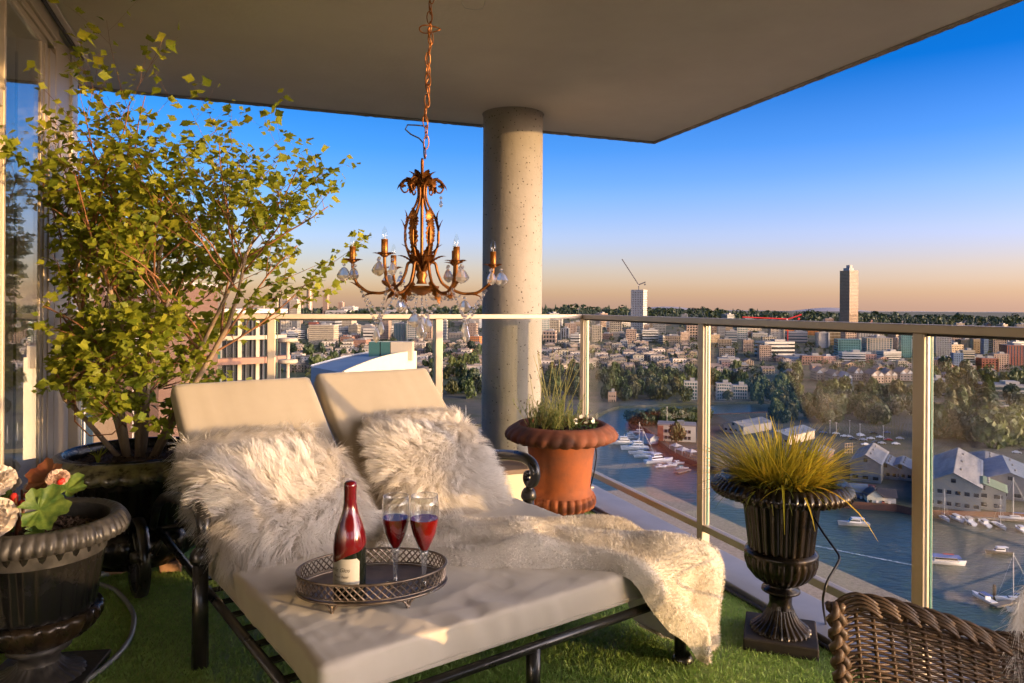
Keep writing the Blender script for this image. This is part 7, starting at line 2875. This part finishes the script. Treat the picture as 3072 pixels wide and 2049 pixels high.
# green fronted upper gable panel on the large shed
# white quay building with the red end
p = on(2040, 1326, LZ + .25)
t = thing('quay_building', 'three storey white building with a red end wall on the quay', 'building', p + Vector((0, 8, 0)), R(-14))
qw = 112 / F * p.y
m = MB()
m.box((0, 0, 4.6), (qw, 13, 9.2))
m.obj('wall', W['white'], t)
m = MB()
m.box((-qw / 2 + 1.6, -6.55, 4.4), (3.2, .3, 8.8))
m.box((-qw / 2 - .1, 0, 4.4), (.3, 12, 8.8))
m.obj('end_wall', W['red'], t)
m = MB()
m.box((0, 0, 9.4), (qw + .6, 13.6, .5))
m.box((2, 0, 10.4), (4, 4, 1.6))
m.obj('roof', M_roof, t)
for f in range(2):
    for j in range(7):
        m = MB()
        x = -qw / 2 + 4.6 + j * (qw - 6) / 7
        m.box((x, -6.56, 2.2 + f * 3.6), (1.5, .2, 1.8))
        m.obj('window', G['dark'], t)
# promenade rail posts along the red wall
for i in range(26):
    f = i / 25
    a = on(1940, 1290, LZ + .3).lerp(on(2095, 1391, LZ + .3), f)
    m = MB()
    m.tube([(0, 0, -1.9), (0, 0, 1.1)], .22, 5)
    o = m.obj('quay_pile', M_wallred, loc=a)
    tag(o, 'brown timber pile standing in a row along the quay wall', 'pile', 'piles along the quay wall')
for px, py, w_, lab in ((2050, 1362, 3.2, 'white canopy tent on the quay, nearest the second side post'), (2028, 1350, 2.6, 'cream canopy tent on the quay left of the larger white one'), (2075, 1368, 2.4, 'white canopy tent tight against the second side post')):
    p = on(px, py, LZ + .3)
    t = thing('canopy_tent', lab, 'tent', p, .4)
    m = MB()
    m.add([Vector((-w_, -w_, 2.4)), Vector((w_, -w_, 2.4)), Vector((w_, w_, 2.4)), Vector((-w_, w_, 2.4)), Vector((0, 0, 3.8))], [(0, 1, 4), (1, 2, 4), (2, 3, 4), (3, 0, 4), (3, 2, 1, 0)])
    m.obj('canopy', W['white'], t)
    for x in (-1, 1):
        for y in (-1, 1):
            m = MB()
            m.box((x * w_ * .93, y * w_ * .93, 1.2), (.12, .12, 2.4))
            m.obj('pole', M_trim, t)
def lamp(px, py, h, lab, mt=M_trim, group=None):
    p = on(px, py, LZ + .3)
    t = thing('lamp_post', lab, 'lamp post', p, 0, group)
    m = MB()
    m.tube([(0, 0, 0), (0, 0, h)], [.16, .09], 6)
    m.obj('pole', mt, t)
    m = MB()
    m.box((0, 0, h), (1.6 if h > 15 else .9, .5, .25))
    m.obj('lamp_head', mt, t)
lamp(2001, 1284, 13.5, 'tall pale floodlight mast behind the quay building')
for px, py in ((2490, 1300), (2509, 1308), (2549, 1300), (2580, 1312), (2650, 1318)):
    lamp(px, py, 8, 'thin lamp post in the parking lot', group='parking lot lamps')

# ------------------------------------------------------------------ houseboats
for px, py, w_, mt, rm, lab in ((2556, 1508, 4.6, bm_('houseboat_blue', (.10, .17, .28)), bm_('slate_blue_roof', (.13, .18, .23)), 'blue floating house with a round porthole under the sheds'),
                                (2640, 1524, 4.6, bm_('houseboat_green', (.52, .52, .42)), bm_('dark_roof', (.06, .055, .06)), 'white and pale green floating house with a dark roof')):
    p = on(px, py, WZ + .1)
    t = thing('houseboat', lab, 'houseboat', p, R(-14))
    m = MB()
    m.box((0, 2.5, .35), (w_ * 2.5, 9, .7))
    m.obj('float', W['dark'], t)
    a, r_ = gable(w_ * .62, 3.4, 4.2, 2.4)
    h1 = a.obj('wall', mt, t, (-w_ * .45, 2.4, .7))
    r_.obj('roof', rm, t, (-w_ * .45, 2.4, .7))
    a, r_ = gable(w_ * .5, 3.0, 4.0, 2.6)
    a.obj('wall', W['white'] if w_ == 4.6 and px > 2600 else mt, t, (w_ * .62, 2.4, .7), pi / 2)
    r_.obj('roof', rm, t, (w_ * .62, 2.4, .7), pi / 2)
    for j in range(4):
        m = MB()
        m.box((-w_ * .8 + j * w_ * .5, -1.15, 2.6), (.9, .2, 1.3))
        m.obj('window', M_trim if j % 2 else G['dark'], t)
    m = MB()
    m.box((w_ * .2, -1.2, 1.8), (1.0, .2, 2.1))
    m.obj('door', W['red'], t)
p = on(2600, 1484, LZ + .3)
m = MB()
m.add(*[(lambda a: (a.v, a.f))(gable(5, 2.6, 2.6, 1.6)[0])][0])
o = m.obj('wall', bm_('red_shed', (.22, .035, .03)), None, p, R(60))
t = thing('red_shed', 'small dark red shed between the floating houses and the quay', 'shed', p, R(60))
o.parent = t
o.location = (0, 0, 0)
o.rotation_euler = (0, 0, 0)
gable(5, 2.6, 2.6, 1.6)[1].obj('roof', bm_('red_shed_roof', (.16, .05, .045)), t)

# ------------------------------------------------------------------ boats
M_hull = bm_('boat_white', (.74, .74, .72), .35)
M_hullg = bm_('boat_grey', (.42, .43, .42), .4)
M_bglass = panemat('boat_glass', ior=1.8, dark=(.02, .025, .03))
M_deck = bm_('boat_deck', (.50, .44, .36), .6)
M_blue = bm_('boat_blue', (.05, .12, .36), .6)
M_tealc = bm_('boat_teal', (.06, .36, .34), .6)
M_redc = bm_('boat_red', (.45, .07, .06), .6)
M_mast = bm_('mast_alu', (.62, .62, .60), .4)
def hull(L, B_, H, mt, t, nm='hull'):
    m = MB()
    n = 12
    def hp_(u, v):
        w_ = B_ / 2 * (1 - max(0, (u - .45) / .55) ** 2.2) * (.86 + .14 * min(1, u * 3))
        a = (v - .5) * 2
        z = H * (abs(a) ** 1.6) * (1 + .35 * u * u) - .25 * H * (1 - abs(a))
        return (lerp(-L / 2, L / 2, u) + (.12 * L * abs(a) if u > .99 else 0) * .5, w_ * math.copysign(abs(a) ** .55, a), z)
    m.grid(hp_, n, 10)
    m.add([Vector(hp_(i / n, 0)) for i in range(n + 1)] + [Vector(hp_(i / n, 1)) for i in range(n + 1)], [(i, i + 1, n + 2 + i, n + 1 + i) for i in range(n)])
    m.add([Vector(hp_(0, j / 10)) for j in range(11)], [tuple(range(11))])
    return m.obj(nm, mt, t, smooth=False)
def cabin(t, L, B_, x, z, h, rake, mt=None, glass=True, nm='cabin'):
    m = MB()
    m.add([Vector(v) for v in ((x - L / 2, -B_ / 2, z), (x + L / 2, -B_ / 2 * .8, z), (x + L / 2, B_ / 2 * .8, z), (x - L / 2, B_ / 2, z), (x - L / 2 + .1, -B_ / 2 * .88, z + h), (x + L / 2 - rake, -B_ / 2 * .7, z + h), (x + L / 2 - rake, B_ / 2 * .7, z + h), (x - L / 2 + .1, B_ / 2 * .88, z + h))],
          [(0, 1, 5, 4), (1, 2, 6, 5), (2, 3, 7, 6), (3, 0, 4, 7), (4, 5, 6, 7)])
    c = m.obj(nm, mt or M_hull, t)
    if glass:
        m = MB()
        m.add([Vector(v) for v in ((x - L / 2 + .3, -B_ / 2 * .98, z + h * .45), (x + L / 2 - rake * .4, -B_ / 2 * .84, z + h * .45), (x + L / 2 - rake * .75, -B_ / 2 * .80, z + h * .85), (x - L / 2 + .3, -B_ / 2 * .95, z + h * .85))], [(0, 1, 2, 3)])
        m.add([Vector((v[0], -v[1], v[2])) for v in ((x - L / 2 + .3, -B_ / 2 * .98, z + h * .45), (x + L / 2 - rake * .4, -B_ / 2 * .84, z + h * .45), (x + L / 2 - rake * .75, -B_ / 2 * .80, z + h * .85), (x - L / 2 + .3, -B_ / 2 * .95, z + h * .85))], [(3, 2, 1, 0)])
        m.add([Vector(v) for v in ((x + L / 2 - rake * .35, -B_ / 2 * .72, z + h * .4), (x + L / 2 - rake * .35, B_ / 2 * .72, z + h * .4), (x + L / 2 - rake * .78 + .05, B_ / 2 * .66, z + h * .88), (x + L / 2 - rake * .78 + .05, -B_ / 2 * .66, z + h * .88))], [(0, 1, 2, 3)])
        m.obj('windows', M_bglass, c)
    return c
def boat(px, py, L, yaw, kind, lab, hm=None, top=None, group=None):
    p = on(px, py, WZ + .15)
    t = thing(kind, lab, 'boat', p, yaw, group)
    B_ = L * (.30 if kind != 'sailboat' else .26)
    H = L * (.11 if kind != 'sailboat' else .09)
    hull(L, B_, H, hm or M_hull, t)
    if kind == 'sailboat':
        cabin(t, L * .34, B_ * .6, L * .08, H * 1.0, L * .05, L * .05)
        m = MB()
        m.tube([(L * .1, 0, H), (L * .1, 0, H + L * 1.25)], L * .009, 5)
        ma = m.obj('mast', M_mast, t)
        m = MB()
        m.tube([(L * .1, 0, H + L * .14), (-L * .32, 0, H + L * .13)], L * .012, 5)
        m.obj('boom', top or M_blue, t)
        m = MB()
        for e in ((L * .5, 0), (-L * .5, 0), (L * .1, B_ * .45), (L * .1, -B_ * .45)):
            m.tube([(L * .1, 0, H + L * 1.2), (e[0], e[1], H)], .025, 3)
        m.obj('rigging', M_mast, ma)
    elif kind == 'yacht':
        cabin(t, L * .55, B_ * .78, -L * .04, H * 1.05, L * .10, L * .14)
        cabin(t, L * .32, B_ * .66, -L * .06, H * 1.05 + L * .10, L * .085, L * .07)
        m = MB()
        m.box((-L * .08, 0, H + L * .20), (L * .34, B_ * .7, L * .012))
        m.obj('flybridge_roof', M_hull, t)
        m = MB()
        m.tube([(-L * .1, 0, H + L * .2), (-L * .12, 0, H + L * .30)], .09, 4)
        m.box((-L * .12, 0, H + L * .27), (.3, B_ * .35, .12))
        m.obj('radar_mast', M_mast, t)
        m = MB()
        m.box((-L * .4, 0, H * .9), (L * .16, B_ * .7, .1))
        m.obj('aft_deck', M_deck, t)
    elif kind == 'motorboat':
        cabin(t, L * .42, B_ * .72, 0, H * 1.0, L * .12, L * .12)
        m = MB()
        m.box((-L * .12, 0, H + L * .155), (L * .42, B_ * .68, L * .016))
        m.obj('hard_top', top or M_hull, t)
        m = MB()
        for sx in (-.30, .02):
            for sy in (-.3, .3):
                m.tube([(L * sx, B_ * sy, H * .9), (L * sx, B_ * sy, H + L * .15)], .04, 4)
        m.obj('posts', M_mast, t)
        m = MB()
        m.box((-L * .36, 0, H * .85), (L * .20, B_ * .7, .08))
        m.obj('aft_deck', M_deck, t)
    elif kind == 'ferry_boat':
        cabin(t, L * .7, B_ * .8, -L * .03, H * .95, L * .13, L * .08, W['white'])
        m = MB()
        m.add([Vector((lerp(-L * .44, L * .38, i / 8), s * B_ * .5, H + L * .13)) for s in (-1, 1) for i in range(9)] + [Vector((lerp(-L * .42, L * .34, i / 8), 0, H + L * .20)) for i in range(9)],
              [(i, i + 1, 18 + i + 1, 18 + i) for i in range(8)] + [(9 + i + 1, 9 + i, 18 + i, 18 + i + 1) for i in range(8)])
        cn = m.obj('canopy', M_blue, t)
        m = MB()
        m.box((L * .05, 0, H + L * .205), (L * .30, B_ * .35, L * .012))
        m.obj('canopy_stripe', M_redc, cn)
    return t
boat(2562, 1576, 10.5, R(172), 'motorboat', 'sleek grey hulled motorboat under way left of the third side post', M_hullg)
boat(2840, 1692, 10.0, R(-14), 'ferry_boat', 'small ferry with a blue and red canopy right of the third side post')
boat(2997, 1660, 8.0, R(176), 'motorboat', 'rounded white cruiser with a dark hull under way at right', bm_('dark_hull', (.10, .10, .10), .4))
boat(2951, 1800, 7.6, R(98), 'motorboat', 'white cruiser with a blue canvas top at the lower right dock', M_hull, M_blue)
boat(3052, 1806, 10, R(168), 'sailboat', 'white sailboat at the lower right dock, tall mast above the chair')
boat(3085, 1840, 9, R(160), 'sailboat', 'white sailboat nearest the lower right corner')
boat(2722, 1531, 7.5, R(100), 'motorboat', 'small white motorboat moored just left of the third side post')
boat(2830, 1556, 8.6, R(-95), 'sailboat', 'white sailboat bow on, first in the row right of the third side post')
boat(2865, 1558, 7.8, R(95), 'motorboat', 'white tug shaped boat, second in the moored row')
boat(2905, 1568, 8.6, R(84), 'motorboat', 'broad white cruiser, third in the moored row', M_hull, M_deck)
boat(2952, 1574, 7.8, R(82), 'motorboat', 'white cruiser with a pale top, fourth in the moored row')
boat(2998, 1580, 8.8, R(-98), 'sailboat', 'white sailboat bow on, fifth in the moored row')
boat(3050, 1560, 12, R(170), 'sailboat', 'long white sailboat with a slanting stay at the right edge of the row')
boat(3062, 1592, 7.2, R(80), 'motorboat', 'white speedboat stern on at the right edge of the row')
boat(1975, 1388, 15.5, R(20), 'yacht', 'largest white motor yacht, nearest the quay wall in the marina')
boat(1925, 1362, 13, R(176), 'sailboat', 'white sailing yacht with a tall mast behind the large motor yacht')
boat(1935, 1372, 11, R(178), 'sailboat', 'white sloop between the sailing yacht and the large motor yacht')
boat(1905, 1348, 15, R(184), 'yacht', 'white motor yacht with a long bow left of the masts')
boat(1865, 1332, 14, R(182), 'yacht', 'white motor yacht, second row of the marina')
boat(1838, 1318, 13, R(178), 'yacht', 'white motor yacht farthest left in the marina')
boat(1885, 1318, 12, R(186), 'yacht', 'white motor yacht behind the second row, under the terracotta rim')
boat(1912, 1300, 9, R(170), 'motorboat', 'small white boat at the head of the floating dock')
boat(1982, 1402, 6.0, R(16), 'motorboat', 'tiny white runabout just in front of the large yacht')
boat(2012, 1398, 6.6, R(14), 'motorboat', 'white runabout second from the large yacht')
boat(2034, 1392, 6.6, R(12), 'motorboat', 'white runabout third from the large yacht, by the wall')
boat(2046, 1408, 6.6, R(14), 'motorboat', 'little boat with a teal canopy near the second side post', M_hullg, M_tealc)
for i in range(7):
    boat(1405 + i * 6.5 - 130 + i * 14, 1268 + (i % 2) * 5, 9, R(-95 + 6 * (i % 3)), 'sailboat', 'small moored sailboat seen between the daybed cushion and the column', None, None, 'sailboats left of the column')
M_dock = bm_('dock_planks', (.20, .17, .14))
def dock(a, b, w_, lab):
    A_, B2 = on(*a, WZ + .6), on(*b, WZ + .6)
    d_ = (B2 - A_)
    L = d_.length
    t = thing('floating_dock', lab, 'dock', A_, math.atan2(d_.y, d_.x))
    n = max(3, int(L / 2.4))
    for i in range(n):
        m = MB()
        m.box((L * (i + .5) / n, 0, 0), (L / n - .12, w_, .5))
        m.obj('deck_section', M_dock, t)
dock((1895, 1312), (1990, 1376), 2.0, 'long floating dock running through the marina')
dock((2030, 1418), (2066, 1408), 2.4, 'short floating dock by the boat with the teal canopy')
dock((2800, 1545), (3080, 1562), 2.0, 'floating dock behind the moored row of boats')
dock((2980, 1818), (3100, 1790), 2.0, 'dock at the lower right behind the wicker chair')
p = on(2983, 1800, WZ)
m = MB()
m.lathe([(.42, 0), (.42, 3.6), (.36, 4.2), (0, 4.3)], 10)
o = m.obj('mooring_pile', bm_('tarred_pile', (.05, .035, .03)), loc=p, smooth=True)
tag(o, 'thick dark mooring pile at the lower right dock', 'pile')
# boat shed on the floating dock
p = on(1944, 1328, WZ + .9)
t = thing('boat_shed', 'pale blue gabled boat shed on the marina dock', 'shed', p, R(35))
a, r_ = gable(3.4, 5, 3.4, 1.8)
a.obj('wall', bm_('pale_blue_wall', (.35, .42, .50)), t)
r_.obj('roof', M_tinblue, t)

# ------------------------------------------------------------------ cars
M_tyre = bm_('tyre', (.02, .02, .02))
def car_proto(c):
    t = thing('parked_car', 'x', 'car', (0, 0, -600))
    m = MB()
    pr = [(-2.15, .35), (-2.2, .75), (-1.9, .92), (-1.35, .98), (-.85, 1.42), (.55, 1.45), (1.15, 1.0), (2.0, .86), (2.2, .6), (2.15, .35)]
    k_ = len(pr)
    for s in (-1, 1):
        pass
    vs = [Vector((x, s * (.86 if z < 1.1 else .68), z)) for s in (-1, 1) for x, z in pr]
    m.add(vs, [tuple(range(k_)), tuple(range(2 * k_ - 1, k_ - 1, -1))] + [(i + 1, i, k_ + i, k_ + i + 1) for i in range(k_ - 1)] + [(0, k_ - 1, 2 * k_ - 1, k_)])
    m.obj('body', mat('car_paint_%s' % c[0], c[1], .3, coat=.5), t)
    m = MB()
    for s in (-1, 1):
        m.add([Vector((-1.15, s * .80, 1.02)), Vector((.95, s * .80, 1.02)), Vector((.5, s * .71, 1.38)), Vector((-.8, s * .71, 1.38))], [(0, 1, 2, 3) if s < 0 else (3, 2, 1, 0)])
    m.box((.83, 0, 1.23), (.05, 1.25, .5), ry=-.9)
    m.obj('windows', M_bglass, t)
    for x in (-1.35, 1.35):
        for s in (-1, 1):
            m = MB()
            m.lathe([(.33, -.11), (.33, .11)], 12)
            m.obj('wheel', M_tyre, t, (x, s * .80, .33), rot=(pi / 2, 0, 0))
    return t
protos = [car_proto(c) for c in (('white', (.72, .72, .70)), ('silver', (.42, .43, .44)), ('black', (.03, .03, .032)), ('red', (.35, .03, .03)), ('blue', (.06, .12, .25)))]
spots = [(2508, 1303, 0), (2532, 1311, 0), (2546, 1312, 1), (2581, 1306, 0), (2583, 1309, 0), (2560, 1320, 2), (2590, 1322, 1), (2612, 1318, 0), (2640, 1314, 0), (2628, 1330, 2), (2645, 1332, 1), (2596, 1336, 0), (2688, 1334, 0), (2665, 1322, 3), (2660, 1300, 4), (2700, 1318, 1), (2620, 1302, 2), (2470, 1300, 4), (3050, 1360, 0), (3066, 1352, 2)]
for i, (px, py, k_) in enumerate(spots):
    c = copy_tree(protos[k_])
    c.location = on(px, py, LZ + .26)
    c.rotation_euler = (0, 0, R(165 if i % 3 else -20) + rt.gauss(0, .1))
    cn = ('white', 'silver', 'black', 'red', 'blue')[k_]
    tag(c, '%s car parked in the lot above the sheds' % cn if i < 18 else '%s car parked by the green trees at the right edge' % cn, 'car', '%s cars in the lot' % cn if i < 18 else None)
for h_ in protos:
    for ch_ in list(h_.children):
        bpy.data.objects.remove(ch_)
    bpy.data.objects.remove(h_)
# scaffold frame at the waterside
p = on(2546, 1362, LZ + .3)
t = thing('scaffold', 'pale open timber frame standing left of the tall grey shed', 'scaffold', p, .3)
for i in range(4):
    m = MB()
    m.box((-2.4 + i * 1.6, 0, 3), (.18, .18, 6))
    m.obj('upright', W['tan'], t)
for z in (1, 2.5, 4, 5.6):
    m = MB()
    m.box((0, .01, z), (5.2, .14, .16))
    m.obj('ledger', W['tan'], t)
